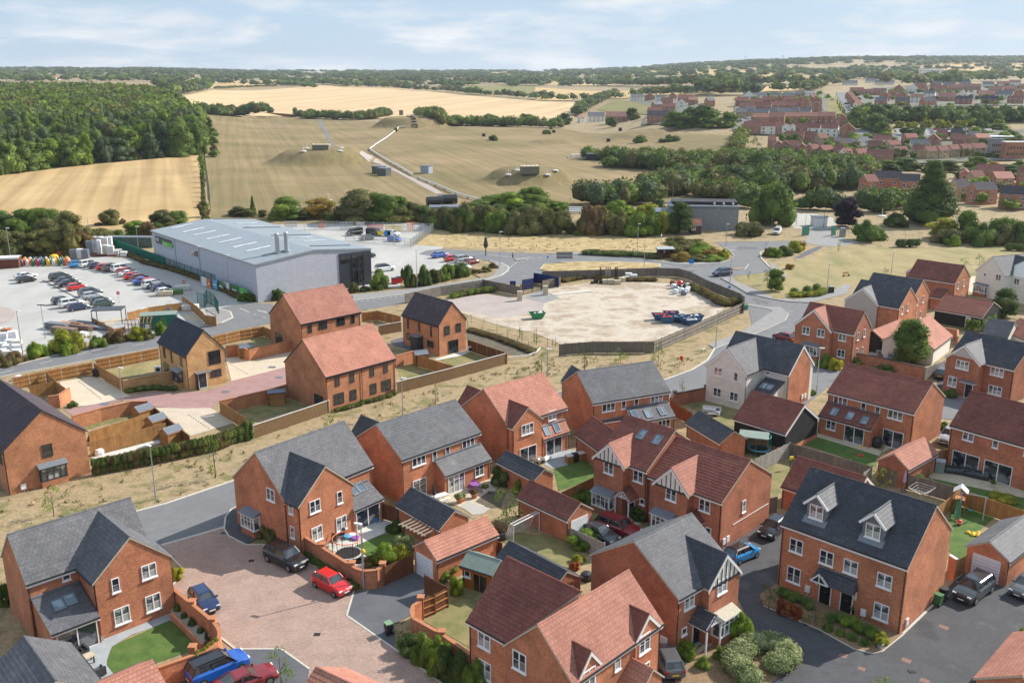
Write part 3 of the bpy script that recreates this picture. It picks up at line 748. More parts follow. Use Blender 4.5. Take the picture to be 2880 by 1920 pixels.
class House:
 def __init__(s,name,label,main,WL,tile,cat='house',group='brick houses of the estate',verge='verge_stone',real=True,fas='white_pvc',hip0=0,hip1=0):
  s.k=main;s.r=EM(name,main.ctr(),label,cat,group);s.wm,s.tm,s.real,s.fas,s.vg=WL,tile,real,fas,verge
  s.add(main,hip0=hip0,hip1=hip1)
 def add(s,k,WL=None,tile=None,gut='f',down=(0,1),barge='',roofname='roof',wallname='wall',fs='f',hip0=0,hip1=0,nowall=False):
  M=s.k
  if k is not M and abs(k.U.dot(M.V))>.95 and not roofname.startswith('porch'):
   q=M.p(0,0)if k.U.dot(M.V)>0 else M.p(0,M.W)
   k.Le=max(.02,(q-k.O).dot(k.U)+.25*0);k.Lr=min(k.L,k.Le+(k.zr-k.ze)/((M.zr-M.ze)/(M.W/2))+.1)
  if not nowall:
   w_=MB(s.r.location);walls(w_,k,WL or s.wm);w_.build(wallname,None,s.r,(0,0,0))
  r_=MB(s.r.location);roof(r_,k,tile or s.tm,s.vg,s.real,hip0=hip0,hip1=hip1);s.roof=r_.build(roofname,None,s.r,(0,0,0))
  if gut:gutter(s.r,k,gut,down)
  if fs or barge:fascia(s.r,k,fs,s.fas,barge)
  return k
 def w(s,k,f,t,push=0):wins(s.r,k,f,t,push)
def leanto(h,k,f,lo,hi_z,lo_z=2.35,WL=None,tile=None,sky='',gut=True,names=('wall','roof')):
 P=[at(x,y,lo_z)for x,y in pp(lo)]
 q,n=k.face(f);T=k.U if f in 'fr' else k.V
 a,b=(p.dot(T)for p in P);
 if a>b:a,b=b,a
 dep=sum((p-q).dot(n)for p in P)/2
 base=q-T*q.dot(T);base.z=0
 def pt(t,d,z):return base+T*t+n*d+Z3*z
 root=h.r;w_=MB(root.location);s_=(hi_z-lo_z)/dep
 w_.prism([pt(a+.08,0,-.1),pt(a+.08,dep-.2,-.1),pt(a+.08,dep-.2,lo_z-.12+s_*.2),pt(a+.08,0,hi_z-.12)],T*(b-a-.16),WL or h.wm)
 w_.build(names[0],None,root,(0,0,0))
 r_=MB(root.location)
 r_.prism([pt(a,0,hi_z-.12),pt(a,dep,lo_z-.12),pt(a,dep,lo_z-.01),pt(a,0,hi_z-.01)],T*(b-a),'verge_stone')
 slope(r_,pt(a,dep,lo_z),pt(b,dep,lo_z),pt(a,0,hi_z),pt(b,0,hi_z),tile or h.tm,True)
 BA(r_,pt(a,.12,hi_z+.03-s_*.1),pt(b,.12,hi_z+.03-s_*.1),.3,.05,'lead')
 r_.build(names[1],None,root,(0,0,0))
 g=MB(root.location);BA(g,pt(a,dep+.05,lo_z-.05),pt(b,dep+.05,lo_z-.05),.1,.1,'black_plastic');BA(g,pt(a,dep-.02,lo_z-.2),pt(b,dep-.02,lo_z-.2),.05,.16,h.fas)
 g.tube(pt(b-.15,dep-.14,lo_z-.1),pt(b-.15,dep-.14,.1),.035,n=6,m='black_plastic');g.build('gutter',None,root,(0,0,0))
 class X:pass
 x=X();x.q,x.n=pt(a,dep-.2,0),n
 x.face=lambda f_:(x.q,x.n)
 def hit(f_,X_,Y_,push=0):
  r=ray(X_,Y_);c=VC((0,0,CAMH));return c+r*((x.q+n*push-c).dot(n)/r.dot(n))
 x.hit=hit
 nrm=(T.cross(n*dep+Z3*(lo_z-hi_z))).normalized();nrm=nrm if nrm.z>0 else-nrm
 for t in sky.split():
  if ',' not in t:crop=t;continue
  X_,Y_=PX(crop+' '+t);r=ray(X_,Y_);c=VC((0,0,CAMH));p=c+r*((pt(a,dep,lo_z)-c).dot(nrm)/r.dot(nrm))
  skylight(root,p,T,nrm)
 return x
def skylight(root,p,T,nrm,w=.8,l=1.15):
 up=nrm.cross(T).normalized();b=MB(root.location);g=MB(root.location)
 for sx in(-1,1):
  BA(b,p+T*sx*w/2-up*l/2+nrm*.05,p+T*sx*w/2+up*l/2+nrm*.05,.09,.12,None,nrm)
  BA(b,p-T*w/2+up*sx*l/2+nrm*.052,p+T*w/2+up*sx*l/2+nrm*.052,.09,.12,None,nrm)
 q=[p+T*w/2*i+up*l/2*j+nrm*.05 for i,j in((-1,-1),(1,-1),(1,1),(-1,1))]
 g.prism(q,nrm*.02);o=b.build('skylight','lead',root,(0,0,0));g.build('pane','glass_roof',o,(0,0,0))
def roofwin(h,k,side,s):
 e=k.p(0,0 if side=='f' else k.W,k.ze);rr=k.p(0,k.W/2,k.zr);n=k.U.cross(rr-e).normalized();n=n if n.z>0 else-n
 for x,y in pp(s):
  r=ray(x,y);c=VC((0,0,CAMH));skylight(h.r,c+r*((e-c).dot(n)/r.dot(n)),k.U,n)
def door(root,p,n,m='black_gloss',w=.95,h=2.1,name='front_door'):
 b=MB();b.box((-w/2-.07,0,0),(-w/2,.09,h+.07),'white_pvc');b.box((w/2,0,0),(w/2+.07,.09,h+.07),'white_pvc');b.box((-w/2,0,h),(w/2,.087,h+.07),'white_pvc')
 b.box((-w/2,0,.02),(w/2,.05,h),m);b.box((-.12,.05,1.1),(.12,.07,1.15),'steel_shiny')
 for sx in(-1,1):
  for z0,z1 in((.25,.95),(1.25,1.9)):b.box((sx*.23-.14,.05,z0),(sx*.23+.14,.062,z1),m)
 b.box((-w/2-.1,0,-.08),(w/2+.1,.35,.015),'slab_grey')
 p=VC((p.x,p.y,.04));return place(b.mesh(name),name,root,p,n,root.location)
def porch(root,p,n,tile,w=1.9,d=1.1,z=2.35,rise=.85,posts=True,brace=True,s2=None):
 b=MB();x=w/2
 for y in(d,):
  for sx in(-1,1):
   BA(b,VC((sx*x,y,z)),VC((0,y,z+rise)),.09,.16,'white_pvc')
   if posts:BA(b,VC((sx*(x-.12),y-.08,.02)),VC((sx*(x-.12),y-.08,z)),.11,.11,'white_pvc')
   elif brace:BA(b,VC((sx*(x-.12),.02,z-.75)),VC((sx*(x-.12),y-.1,z-.05)),.1,.1,'white_pvc');BA(b,VC((sx*(x-.12),.05,z-.8)),VC((sx*(x-.12),.05,z)),.1,.1,'white_pvc')
  BA(b,VC((-x*.75,y,z+.2)),VC((x*.75,y,z+.2)),.07,.09,'white_pvc');BA(b,VC((0,y-.003,z+.2)),VC((0,y-.003,z+rise)),.08,.08,'white_pvc')
  for sx in(-1,1):BA(b,VC((0,y-.006,z+.25)),VC((sx*x*.42,y-.006,z+.5)),.06,.07,'white_pvc')
 for sx in(-1,1):
  BA(b,VC((sx*(x-.08),0,z-.02)),VC((sx*(x-.08),d-.05,z-.02)),.09,.12,'white_pvc')
  slope(b,VC((sx*(x+.12),0,z-.03)),VC((sx*(x+.12),d+.12,z-.03)),VC((0,0,z+rise+.08)),VC((0,d+.12,z+rise+.08)),tile)
  b.prism([VC((sx*(x+.12),0,z-.05)),VC((sx*(x+.12),d+.1,z-.05)),VC((0,d+.1,z+rise+.06)),VC((0,0,z+rise+.06))],(0,0,-.05),'white_pvc')
 BA(b,VC((0,0,z+rise+.1)),VC((0,d+.12,z+rise+.1)),.16,.08,tile)
 return place(b.mesh('porch'),'porch',root,VC((p.x,p.y,0)),n,root.location)
def bay(root,p,n,w=2.3,d=.75,roofm='lead',WL='brick_red',dark=False):
 b=MB();x=w/2;fm='anthracite' if dark else 'white_pvc';gm='glass_curtain'
 b.box((-x,0,-.1),(x,d,.75),WL)
 for sx in(-1,1):
  BA(b,VC((sx*(x-.06),d-.06,.75)),VC((sx*(x-.06),d-.06,2.15)),.12,.12,fm)
  BA(b,VC((sx*(x-.05),.06,.75)),VC((sx*(x-.05),.06,2.15)),.1,.1,fm)
  for i in(1,):BA(b,VC((sx*(x-.05),d/2,.8)),VC((sx*(x-.05),d/2,2.1)),.07,.07,fm)if d>.9 else None
 for z in(.78,2.12):
  b.box((-x-.03,0,z-.05),(x+.03,d+.03,z+.05),fm)
 n_=4
 for i in range(1,n_):xx=-x+w*i/n_;b.box((xx-.035,d-.09,.83),(xx+.035,d-.02,2.07),fm)
 b.box((-x+.1,d-.1,1.62),(x-.1,d-.04,1.66),fm)
 b.prism([VC((-x-.15,0,2.17)),VC((x+.15,0,2.17)),VC((x+.15,d+.15,2.17)),VC((-x-.15,d+.15,2.17))],(0,0,.07),fm)
 q=[VC((-x-.15,0,2.62)),VC((x+.15,0,2.62)),VC((x+.15,d+.15,2.26)),VC((-x-.15,d+.15,2.26))]
 b.face(q,roofm);b.face([q[2],q[3],q[3]-Z3*.03,q[2]-Z3*.03],roofm);b.face([q[1],q[2],VC((x+.15,0,2.24))],roofm);b.face([q[0],q[3],VC((-x-.15,0,2.24))],roofm)
 o=place(b.mesh('bay_window'),'bay_window',root,VC((p.x,p.y,0)),n,root.location)
 g=MB();g.box((-x+.08,.1,.8),(x-.08,d-.07,2.1),gm)
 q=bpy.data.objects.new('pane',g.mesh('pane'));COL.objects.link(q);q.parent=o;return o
def meterbox(root,p,n,w=.42,h=.6):
 b=MB();b.box((-w/2,0,-h/2),(w/2,.12,h/2));b.tube((0,.05,-h/2),(0,.05,-p.z+.0),.025,n=6)
 place(b.mesh('meter_box','white_pvc'),'meter_box',root,p,n,root.location)
def tudor(root,k,f='g',m='render_white'):
 q,n=k.face(f);T=k.V;c=k.p(0,k.W/2);b=MB(root.location);sl=(k.zr-k.ze)/(k.W/2)
 o=q+n*.03;o=o-T*(o-c).dot(T);z0=k.ze-.05;hw=k.W/2-.25
 pts=[o-T*hw+Z3*z0,o+T*hw+Z3*z0,o+Z3*(z0+hw*sl)]
 b.prism([p-n*.05 for p in pts],n*.05,m)
 BA(b,o-T*hw+Z3*z0+n*.02,o+T*hw+Z3*z0+n*.02,.06,.16,'black_timber')
 for i in range(-3,4):
  x=hw*i/3.6;top=z0+(hw-abs(x))*sl-.1
  if top>z0+.15:BA(b,o+T*x+Z3*z0+n*.02,o+T*x+Z3*top+n*.02,.055,.09,'black_timber',n)
 b.build('gable_panel',None,root,(0,0,0))
def gdoor(root,k,f,s,w=2.25,h=2.1):
 x,y=PX(s);p=k.hit(f,x,y);b=MB()
 b.box((-w/2,0,0),(w/2,.05,h),'garage_slats');b.box((-w/2-.06,0,0),(-w/2,.06,h),'white_pvc');b.box((w/2,0,0),(w/2+.06,.06,h),'white_pvc');b.box((-w/2,0,h),(w/2,.057,h+.06),'white_pvc')
 place(b.mesh('garage_door'),'garage_door',root,VC((p.x,p.y,.03)),k.face(f)[1],root.location)
BR='brick houses of the estate'
def stub(h,n=1):pass
k=Blk('A0 195,825',c='A0 5,605',b='A0 565,700',apex='A0 45,437');k=Blk('A0 195,825',c='A0 5,605',b='A0 565,700',apex='A0 45,437',rend='A0 970,138')
h=House('detached_house','brick house with grey roof above the lawn with the curved garden wall',k,'brick_orange','tile_grey')
kw=h.add(Blk('A0 700,820',c='A0 1300,592',apex='A0 965,458',main=k),gut='fr',down=(0,),fs='',barge='');h.w(kw,'g','A0 w2c:1132,715 n1:878,822 g2:928,1050 g2:1165,952')
h.w(k,'f','A0 s1:503,757')
x=leanto(h,k,'f','A0 390,1205 760,1062',3.75,2.35,sky='A0 445,975 535,935');h.w(x,'f','A0 ptw:590,1212')
gutter(h.r,k,'r',(1,))
k=Blk('B1 945,1070',b='B1 750,1150',W=8.2,apex=None,zr=8.0);A=at(*PX('B1 945,1070'),5)
cw=Blk('B1 455,1425',c='B1 885,1245',apex='B1 645,1108')
cw.zr=hz(cw.O+cw.V*cw.W/2,PX('B1 645,1108')[1])
Bk=at(*PX('B1 45,1160'),5);W_=8.4
o=cw.O+cw.U*((Bk-cw.O).dot(cw.U)-W_)
E=at(*PX('B1 945,1070'),5);L_=(E-o).dot(cw.V)
class _:pass
def RB(O,U,V,L,W,ze,zr,oh=.22,og=.08):
 k=Blk.__new__(Blk);k.O=VC((O.x,O.y,0));k.U,k.V,k.L,k.W,k.ze,k.zr,k.oh,k.og,k.z0=U,V,L,W,ze,zr,oh,og,0;return k
mk=RB(o,cw.V,cw.U,L_,W_,5.0,8.35)
mk.zr=hz(mk.p(0,W_/2),PX('B1 150,1003')[1])
h=House('detached_house','grey-roofed brick house with dark cross wing beside the orange-rimmed trampoline',mk,'brick_orange','tile_grey')
cw.L=(mk.ctr()-cw.O).dot(cw.U);h.add(cw,gut='fr',down=(0,),fs='',tile='tile_dark')
h.w(cw,'g','B1 w2:582,1412 n1:770,1345 A1 g2:598,430 g2:783,352')
h.w(mk,'g','B1 w2:248,1325');h.w(cw,'f','B1 n1c:402,1425 A1 n1c:268,332 n1c:415,420')
p=mk.hit('g',*PX('A1 115,275'));bay(h.r,p,-mk.U,2.1,.8)
x=leanto(h,mk,'f','B1 880,1450 1115,1355',3.7,2.35,sky='A1 880,105 930,80');h.w(x,'f','A1 ptw:985,285')
gutter(h.r,mk,'f',(1,))
k=Blk('B1 1245,1065',b='B1 1850,852',c='B1 915,885',apex='B1 1055,790')
h=House('detached_house','long grey-roofed brick house above the patio with the purple table',k,'brick_orange','tile_grey')
h.w(k,'f','B1 w3:1372,1060 n1p:1492,1020 n1p:1590,982 w3:1748,925 pt4:1378,1245')
x=leanto(h,k,'f','B1 1578,1190 1925,1053',3.8,2.35);h.w(x,'f','B1 pt3:1658,1235 g2d:1832,1135')
kb=RB(k.p(1.0,k.W+.6),-k.V,k.U,3,3.6,5.0,7.0);kb.O=k.p(.0,k.W+.9);kb.U=-k.V;kb.V=k.U;kb.L=4;h.add(kb,gut='',fs='',tile='tile_dark')
k=Blk('B2 915,655',b='B2 755,712',W=8.2,zr=8)
cw=Blk('B2 520,820',c='B2 755,748',apex='B2 630,662');Bk=at(*PX('B2 165,640'),5)
o=cw.O+cw.U*.9;L_=(at(*PX('B2 915,655'),5)-o).dot(cw.V);W_=(Bk-o).dot(cw.U)
mk=RB(o,cw.V,cw.U,L_,W_,5.0,8.3);mk.zr=hz(mk.p(0,W_/2),PX('B2 302,520')[1])
h=House('detached_house','salmon-roofed brick house with a brown gable above two white reclining chairs',mk,'brick_orange','tile_salmon')
cw.L=(mk.ctr()-cw.O).dot(cw.U);h.add(cw,gut='f',down=(0,),fs='f',tile='tile_brown')
h.w(cw,'g','B2 w3c:630,825 pt:635,1005');h.w(mk,'f','B2 w2c:818,720')
x=leanto(h,mk,'f','B2 745,905 965,848',3.7,2.35,sky='B2 775,838 850,815',tile='tile_salmon');h.w(x,'f','B2 pt:832,940')
kb=RB(mk.p(.0,mk.W+.9),-mk.V,mk.U,4,3.4,5.0,7.0);h.add(kb,gut='',fs='f',tile='tile_brown')
k=Blk('B2 1130,635',b='B2 1720,542',c='B2 905,475',apex='B2 1015,390')
h=House('detached_house','grey roofed brick house with three rear skylights, beside the bend of the estate road',k,'brick_orange','tile_grey')
h.w(k,'f','B2 w3:1247,655 n1p:1362,638 n1p:1458,622 w3c:1612,597')
x=leanto(h,k,'f','B2 1430,780 1768,735',3.8,2.4,sky='B2 1445,718 1547,712 1652,692');h.w(x,'f','B2 w3:1668,780')
kb=RB(k.p(.4,k.W+.8),-k.V,k.U,4,3.2,5.0,6.9);h.add(kb,gut='',fs='',tile='tile_dark')
k=Blk('B3 565,415',c='B3 760,330',apex='B3 675,192',L=11.5)
u0=at(*PX('B3 165,80'),k.zr);k.L=(u0-k.p(0,k.W/2)).dot(-k.U);k.L=abs(k.L)
k=RB(k.O,k.U,k.V,k.L,k.W,k.ze,k.zr)
dirL=(u0-k.p(0,k.W/2));dirL.z=0
if dirL.dot(k.U)<0:k.U=-k.U
h=House('detached_house','white boarded house with one brick gable and dark roofs behind the black barn',k,'boards_white','tile_dark')
wl,wr=at(*PX('B2 1985,342'),5),at(*PX('B3 245,420'),5)
cw=RB(wl,k.V,-k.U,4,abs((wr-wl).dot(k.U)),5.0,8);
if(wr-wl).dot(cw.V)<0:cw.V=-cw.V
cw.zr=hz(cw.O+cw.V*cw.W/2,PX('B3 95,212')[1]);cw.L=(k.ctr()-cw.O).dot(cw.U);h.add(cw,gut='fr',down=(0,),fs='',barge='g',tile='tile_grey')
h.w(cw,'g','B2 w2c:2082,390 n1:2217,430 w2:2075,548 w2:2202,580')
b=MB(h.r.location);q,n=k.face('g');w2=k.W/2
b.prism([k.p(.05,.2,-.1),k.p(.05,k.W-1.0,-.1),k.p(.05,k.W-1.0,k.ze+.2),k.p(.05,w2,k.zr-.25),k.p(.05,.2,k.ze)],-k.U*.02,'brick_orange');b.build('gable_brickwork',None,h.r,(0,0,0))
fascia(h.r,k,'',barge='g')
h.w(k,'f','B3 s1:405,395 s1:343,388')
x=leanto(h,k,'f','B3 235,570 470,572',3.9,2.5,sky='B3 372,500 420,512',tile='tile_dark',WL='boards_white')
for c_ in('B3 663,580','B3 685,572'):meterbox(h.r,k.hit('g',*PX(c_),.05),-k.U)
k=Blk('B3 540,865',b='B3 140,745',c='B3 785,740',apex='B3 678,642',ze=2.6)
h=House('timber_barn_garage','double garage of black boards with brown-red pantile roof, behind the white house',k,'boards_black','tile_brown','garage',None)
b=MB(h.r.location);
bs=MB(h.r.location);kk=RB(k.p(0,0),k.U,k.V,k.L,k.W,.45,.5);bs.prism([k.p(.04,.15,-.1),k.p(k.L-.04,.15,-.1),k.p(k.L-.04,k.W-.15,-.1),k.p(.04,k.W-.15,-.1)],(0,0,.65),'brick_orange');bs.build('plinth',None,h.r,(0,0,0));fascia(h.r,k,'',barge='g')
k=Blk('B3 1520,710',b='B3 855,542',c='B3 1755,577',apex='B3 1667,472')
h=House('detached_house','long maroon-roofed brick house with three lean-to skylights and two patio doors',k,'brick_orange','tile_brown')
h.w(k,'f','B3 w3:958,605 n1p:1132,655 n1p:1240,683 w3:1375,715 pt:1355,895')
x=leanto(h,k,'f','B3 1185,838 792,722',3.8,2.35,sky='B3 912,698 1030,730 1142,762');h.w(x,'f','B3 w2:885,795 pt:1060,865')
k=Blk('B3 1785,797',b='B3 2352,957',W=8.4,apex=None,zr=8.3,L=13);k.zr=hz(k.p(0,k.W/2),PX('B3 1912,532')[1])
h=House('detached_house','dull brown-roofed brick house behind the dark grey rattan corner seat',k,'brick_red','tile_brown')
h.w(k,'f','B3 w2:1930,875 n1p:2138,930 w2:2400,1000 ptw:1908,1060 ptw:2152,1145')
k=Blk('B3 2280,377',b='B3 1785,262',W=8.2,zr=8.2);k.zr=hz(k.p(k.L,k.W/2),PX('B3 1865,82')[1])
h=House('detached_house','brick house with dark roof, cream gable top and open front door',k,'brick_red','tile_dark',verge='verge_stone')
cw=RB(at(*PX('B3 1748,277'),5),k.V,-k.U,5,4,5.0,7);wr=at(*PX('B3 2032,337'),5)
if(wr-cw.O).dot(cw.V)<0:cw.V=-cw.V
cw.W=(wr-cw.O).dot(cw.V);cw.zr=hz(cw.O+cw.V*cw.W/2,PX('B3 1900,188')[1]);cw.L=(k.ctr()-cw.O).dot(cw.U);h.add(cw,gut='',fs='',barge='g',tile='tile_grey')
h.w(cw,'g','B3 w3c:1885,340 g2:1808,465');h.w(k,'f','B3 w3c:2148,390 w3c:2132,532')
p=cw.hit('g',*PX('B3 1935,500'));door(h.r,p,-cw.U,'glass_dark');b=MB();b.box((-1.0,0,2.25),(1.0,.8,2.4),'lead');b.box((-1.05,0,2.2),(1.05,.85,2.25),'white_pvc');place(b.mesh('door_canopy'),'door_canopy',h.r,VC((p.x,p.y,0)),-cw.U,h.r.location)
q,n=cw.face('g');b=MB(h.r.location);o=cw.p(cw.og-.04,cw.W/2);sl=(cw.zr-cw.ze)/(cw.W/2)
b.prism([o-cw.V*(cw.W/2-.9)+Z3*(5.5),o+cw.V*(cw.W/2-.9)+Z3*5.5,o+Z3*(cw.zr-.5)],n*.04,'render_beige');b.build('gable_panel',None,h.r,(0,0,0))
k=Blk('B3 1480,1140',c='B3 1228,1062',apex='B3 1362,1012',ze=2.4,rend='B3 1565,880')
h=House('garage','small garage with weathered salmon roof between the two maroon-roofed houses',k,'brick_red','tile_salmon','garage','small brick garages')
k=Blk('A3 1470,697',b='A3 500,352',c='A3 1815,398',apex='A3 1688,217',ze=6.0)
h=House('townhouse_pair','tall three-storey brick house pair with dark roof and two grey dormers, right foreground',k,'brick_orange','tile_dark',real=True)
h.w(k,'f','A3 w2:622,525 w2:852,615 w2c:1035,685 w2c:1292,790 g2d:603,745 g2:1267,1025')
for s in('A3 838,905','A3 1000,970'):p=k.hit('f',*PX(s));door(h.r,p,-k.V)
b=MB();p=k.hit('f',*PX('A3 915,930'));pd=k.hit('f',*PX('A3 838,905'));pe=k.hit('f',*PX('A3 1000,970'));X=(pe-pd).length
mid=(pd+pe)/2;hw=X/2+.85
for sx in(-1,1):
 BA(b,VC((sx*(hw-.1),.05,1.5)),VC((sx*(hw-.1),.05,2.35)),.1,.1,'white_pvc');BA(b,VC((sx*(hw-.1),.05,1.6)),VC((sx*(hw-.1),.9,2.35)),.1,.1,'white_pvc')
b.box((-hw,.02,2.33),(hw,1.05,2.45),'white_pvc')
slope(b,VC((-hw-.05,1.15,2.42)),VC((hw+.05,1.15,2.42)),VC((-hw+.2,0,3.35)),VC((hw-.2,0,3.35)),'tile_dark')
for sx in(-1,1):b.face([VC((sx*(hw+.05),1.15,2.42)),VC((sx*(hw+.05),0,2.42)),VC((sx*(hw-.2),0,3.35))],'tile_dark')
xg=None
for e in(-1,1):
 if(k.U*e).dot(VC((-1,1,0)))>0:pass
gx=1 if place else 0
n=-k.V;Xd=VC((n.y,-n.x,0));sg=1 if(pd-mid).dot(Xd)>0 else-1
BA(b,VC((sg*(hw+.05),1.2,2.4)),VC((sg*(hw-.75),1.2,3.25)),.08,.15,'white_pvc');BA(b,VC((sg*(hw-1.55),1.2,2.4)),VC((sg*(hw-.75),1.2,3.25)),.08,.15,'white_pvc')
BA(b,VC((sg*(hw-.75),1.2,2.4)),VC((sg*(hw-.75),1.2,3.2)),.07,.08,'white_pvc');BA(b,VC((sg*(hw+.05),1.19,2.42)),VC((sg*(hw-1.55),1.19,2.42)),.07,.1,'white_pvc')
for s2 in(-1,1):slope(b,VC((sg*(hw-.75)+s2*.85,0,2.4)),VC((sg*(hw-.75)+s2*.85,1.25,2.4)),VC((sg*(hw-.75),0,3.35)),VC((sg*(hw-.75),1.25,3.35)),'tile_dark')
BA(b,VC((-hw+.2,.1,3.36)),VC((hw-.2,.1,3.36)),.25,.06,'lead')
place(b.mesh('door_canopy'),'door_canopy',h.r,VC((mid.x,mid.y,0)),n,h.r.location)
for s in('A3 708,850','A3 1132,1030'):meterbox(h.r,k.hit('f',*PX(s),.02),n)
meterbox(h.r,k.hit('g',*PX('A3 1458,1100'),.02),-k.U)
def dormer(h,k,s,w=1.75,zb=None,WL='lead',tile='tile_grey',kind='w2c'):
 e=1.05
 x,y=PX(s);q=k.p(0,e);r=ray(x,y);c=VC((0,0,CAMH));p=c+r*((q-c).dot(k.V)/r.dot(k.V));u=(p-k.O).dot(k.U)
 sl=(k.zr-k.ze)/(k.W/2);zc=max(p.z,k.ze+e*sl+.72);z1=zc+.75;z0=k.ze+e*sl-.2;rise=.85;a=w/2
 b=MB(h.r.location);P=lambda uu,vv,zz:k.p(u+uu,vv,zz);dep=(z1+rise-k.ze)/sl
 b.prism([P(-a,e,z0),P(a,e,z0),P(a,e,z1),P(0,e,z1+rise),P(-a,e,z1)],k.V*(k.W/2-e),WL)
 d=b.build('dormer',None,h.r,(0,0,0));b=MB(h.r.location)
 for sx in(-1,1):
  slope(b,P(sx*(a+.2),e-.25,z1-.15),P(sx*(a+.2),dep-.2,z1-.15),P(0,e-.25,z1+rise+.08),P(0,k.W/2,z1+rise+.08),tile,lift=.05)
  b.prism([P(sx*(a+.2),e-.25,z1-.19),P(0,e-.25,z1+rise+.04),P(0,k.W/2,z1+rise+.04),P(sx*(a+.2),k.W/2,z1-.19)],(0,0,-.06),'white_pvc')
  BA(b,P(sx*(a+.22),e-.28,z1-.24),P(0,e-.28,z1+rise-.02),.06,.2,'white_pvc')
 BA(b,P(0,e-.25,z1+rise+.1),P(0,k.W/2,z1+rise+.1),.16,.09,tile)
 b.build('dormer_roof',None,d,(0,0,0));WI(h.r,P(0,e-.01,zc),-k.V,kind)
 b=MB(h.r.location);t=.02
 b.prism([P(-a-.15,e-.45,k.ze+(e-.45)*sl+.05),P(a+.15,e-.45,k.ze+(e-.45)*sl+.05),P(a+.15,e+.1,k.ze+(e+.1)*sl+.05),P(-a-.15,e+.1,k.ze+(e+.1)*sl+.05)],(0,0,.03),'lead');b.build('flashing',None,h.r,(0,0,0))
dormer(h,k,'A3 770,322');dormer(h,k,'A3 1198,478')
k2=Blk('B3 1090,1290',b='B3 485,1300',W=6.0,zr=5.0,ze=2.5);U_,V_=k.U,k.V
ap=at(*PX('B3 1160,1188'),4.9);ap2=at(*PX('B3 650,1020'),4.9);L_=(ap2-ap).dot(U_)
k2=RB(ap-V_*3.1,U_,V_,L_,6.2,2.5,4.9);h=House('garage','long garage with maroon pantile roof and white bargeboard, behind the tall dark-roofed townhouses',k2,'brick_red','tile_brown','garage','small brick garages');fascia(h.r,k2,'',barge='g')
k=Blk('B2 2110,1387',b='B2 1690,1235',c='B3 430,1162',apex='B3 255,1062')
ridL=at(*PX('B2 1840,882'),k.zr);k.L=(ridL-k.p(0,k.W/2)).dot(k.U)+.8
h=House('timbered_house','maroon-roofed half-timbered brick house with the long white pipe on its side',k,'brick_red','tile_brown')
def wing(h,k,l,r,ap,tile,WL=None,tud=True,barge='g',ext=None,wn=None,gut=''):
 a,c=at(*PX(l),k.ze),at(*PX(r),k.ze)
 cw=RB(a,k.V if(k.ctr()-a).dot(k.V)>0 else-k.V,k.U,4,4,k.ze,7)
 if(c-a).dot(cw.V)<0:cw.V=-cw.V
 cw.W=(c-a).dot(cw.V);cw.zr=hz(cw.O+cw.V*cw.W/2,PX(ap)[1]);cw.L=(k.ctr()-cw.O).dot(cw.U)
 cw.zr=min(cw.zr,k.zr-.15)
 h.add(cw,gut=gut,down=(0,),fs='',barge=barge,tile=tile,WL=WL)
 if tud:tudor(h.r,cw)
 if wn:h.w(cw,'g',wn)
 return cw
cw=wing(h,k,'B2 1580,1232','B2 1850,1337','B2 1718,1122','tile_salmon',wn='B2 w2:1725,1325')
h.w(k,'f','B2 w2:1980,1408 A2 s1:2008,408');h.w(k,'g','B3 n1c:220,1412')
bay(h.r,cw.hit('g',*PX('A2 1680,270')),-cw.U,2.2,.8)
p=k.hit('f',*PX('A2 1915,330'));door(h.r,p,-k.V);porch(h.r,p,-k.V,'tile_brown',1.7,1.1)
for s in('A2 2122,490','A2 2152,470'):meterbox(h.r,k.hit('g',*PX(s),.02),-k.U)
b=MB(h.r.location);BA(b,k.hit('g',*PX('B3 140,1555'),.04),k.hit('g',*PX('B3 408,1392'),.04),.05,.05);b.build('drain_pipe','white_pvc',h.r,(0,0,0))
kr=k
ua=k.L-.15;e=at(*PX('B2 1235,915'),5.6);L_=0
k=RB(kr.p(ua,-.5+.25),kr.U,kr.V,6,kr.W,5.55,kr.zr+.75);ridE=at(*PX('B2 1372,718'),k.zr);k.L=(ridE-k.p(0,k.W/2)).dot(k.U)
h=House('timbered_house','maroon-roofed half-timbered brick house with two roof windows and a white bay',k,'brick_red','tile_brown')
cw=wing(h,k,'B2 1122,1035','B2 1360,1127','B2 1235,937','tile_salmon',wn='B2 w2:1250,1122')
h.w(k,'f','B2 w2:1475,1185 s1:1505,1378');roofwin(h,k,'f','B2 1500,870 1620,910')
bay(h.r,cw.hit('g',*PX('B2 1225,1330')),-cw.U,2.3,.85)
p=k.hit('f',*PX('B2 1415,1400'));door(h.r,p,-k.V);porch(h.r,p,-k.V,'tile_brown',1.9,1.5)
k=Blk('A2 1785,937',c='A2 1100,592',apex='A2 1437,487',rend='A2 1842,257')
h=House('timbered_house','pale grey-roofed brick house with one half-timbered gable and stone-topped bay',k,'brick_red','tile_grey')
def cross(h,k,side,l,r,ap,tile,tud=False,wn=None,barge='g',gut='',zr=None):
 a,c=at(*PX(l),k.ze),at(*PX(r),k.ze);Uw=(k.ctr()-a).dot(k.V);Uw=k.V if Uw>0 else-k.V
 cw=RB(a,Uw,k.U,4,4,k.ze,7)
 if(c-a).dot(cw.V)<0:cw.V=-cw.V
 cw.W=(c-a).dot(cw.V);cw.zr=zr or min(k.zr-.1,hz(cw.O+cw.V*cw.W/2,PX(ap)[1]));cw.L=(k.ctr()-cw.O).dot(cw.U)
 h.add(cw,gut=gut,down=(0,),fs='',barge=barge,tile=tile)
 if tud:tudor(h.r,cw)
 if wn:h.w(cw,'g',wn)
 return cw
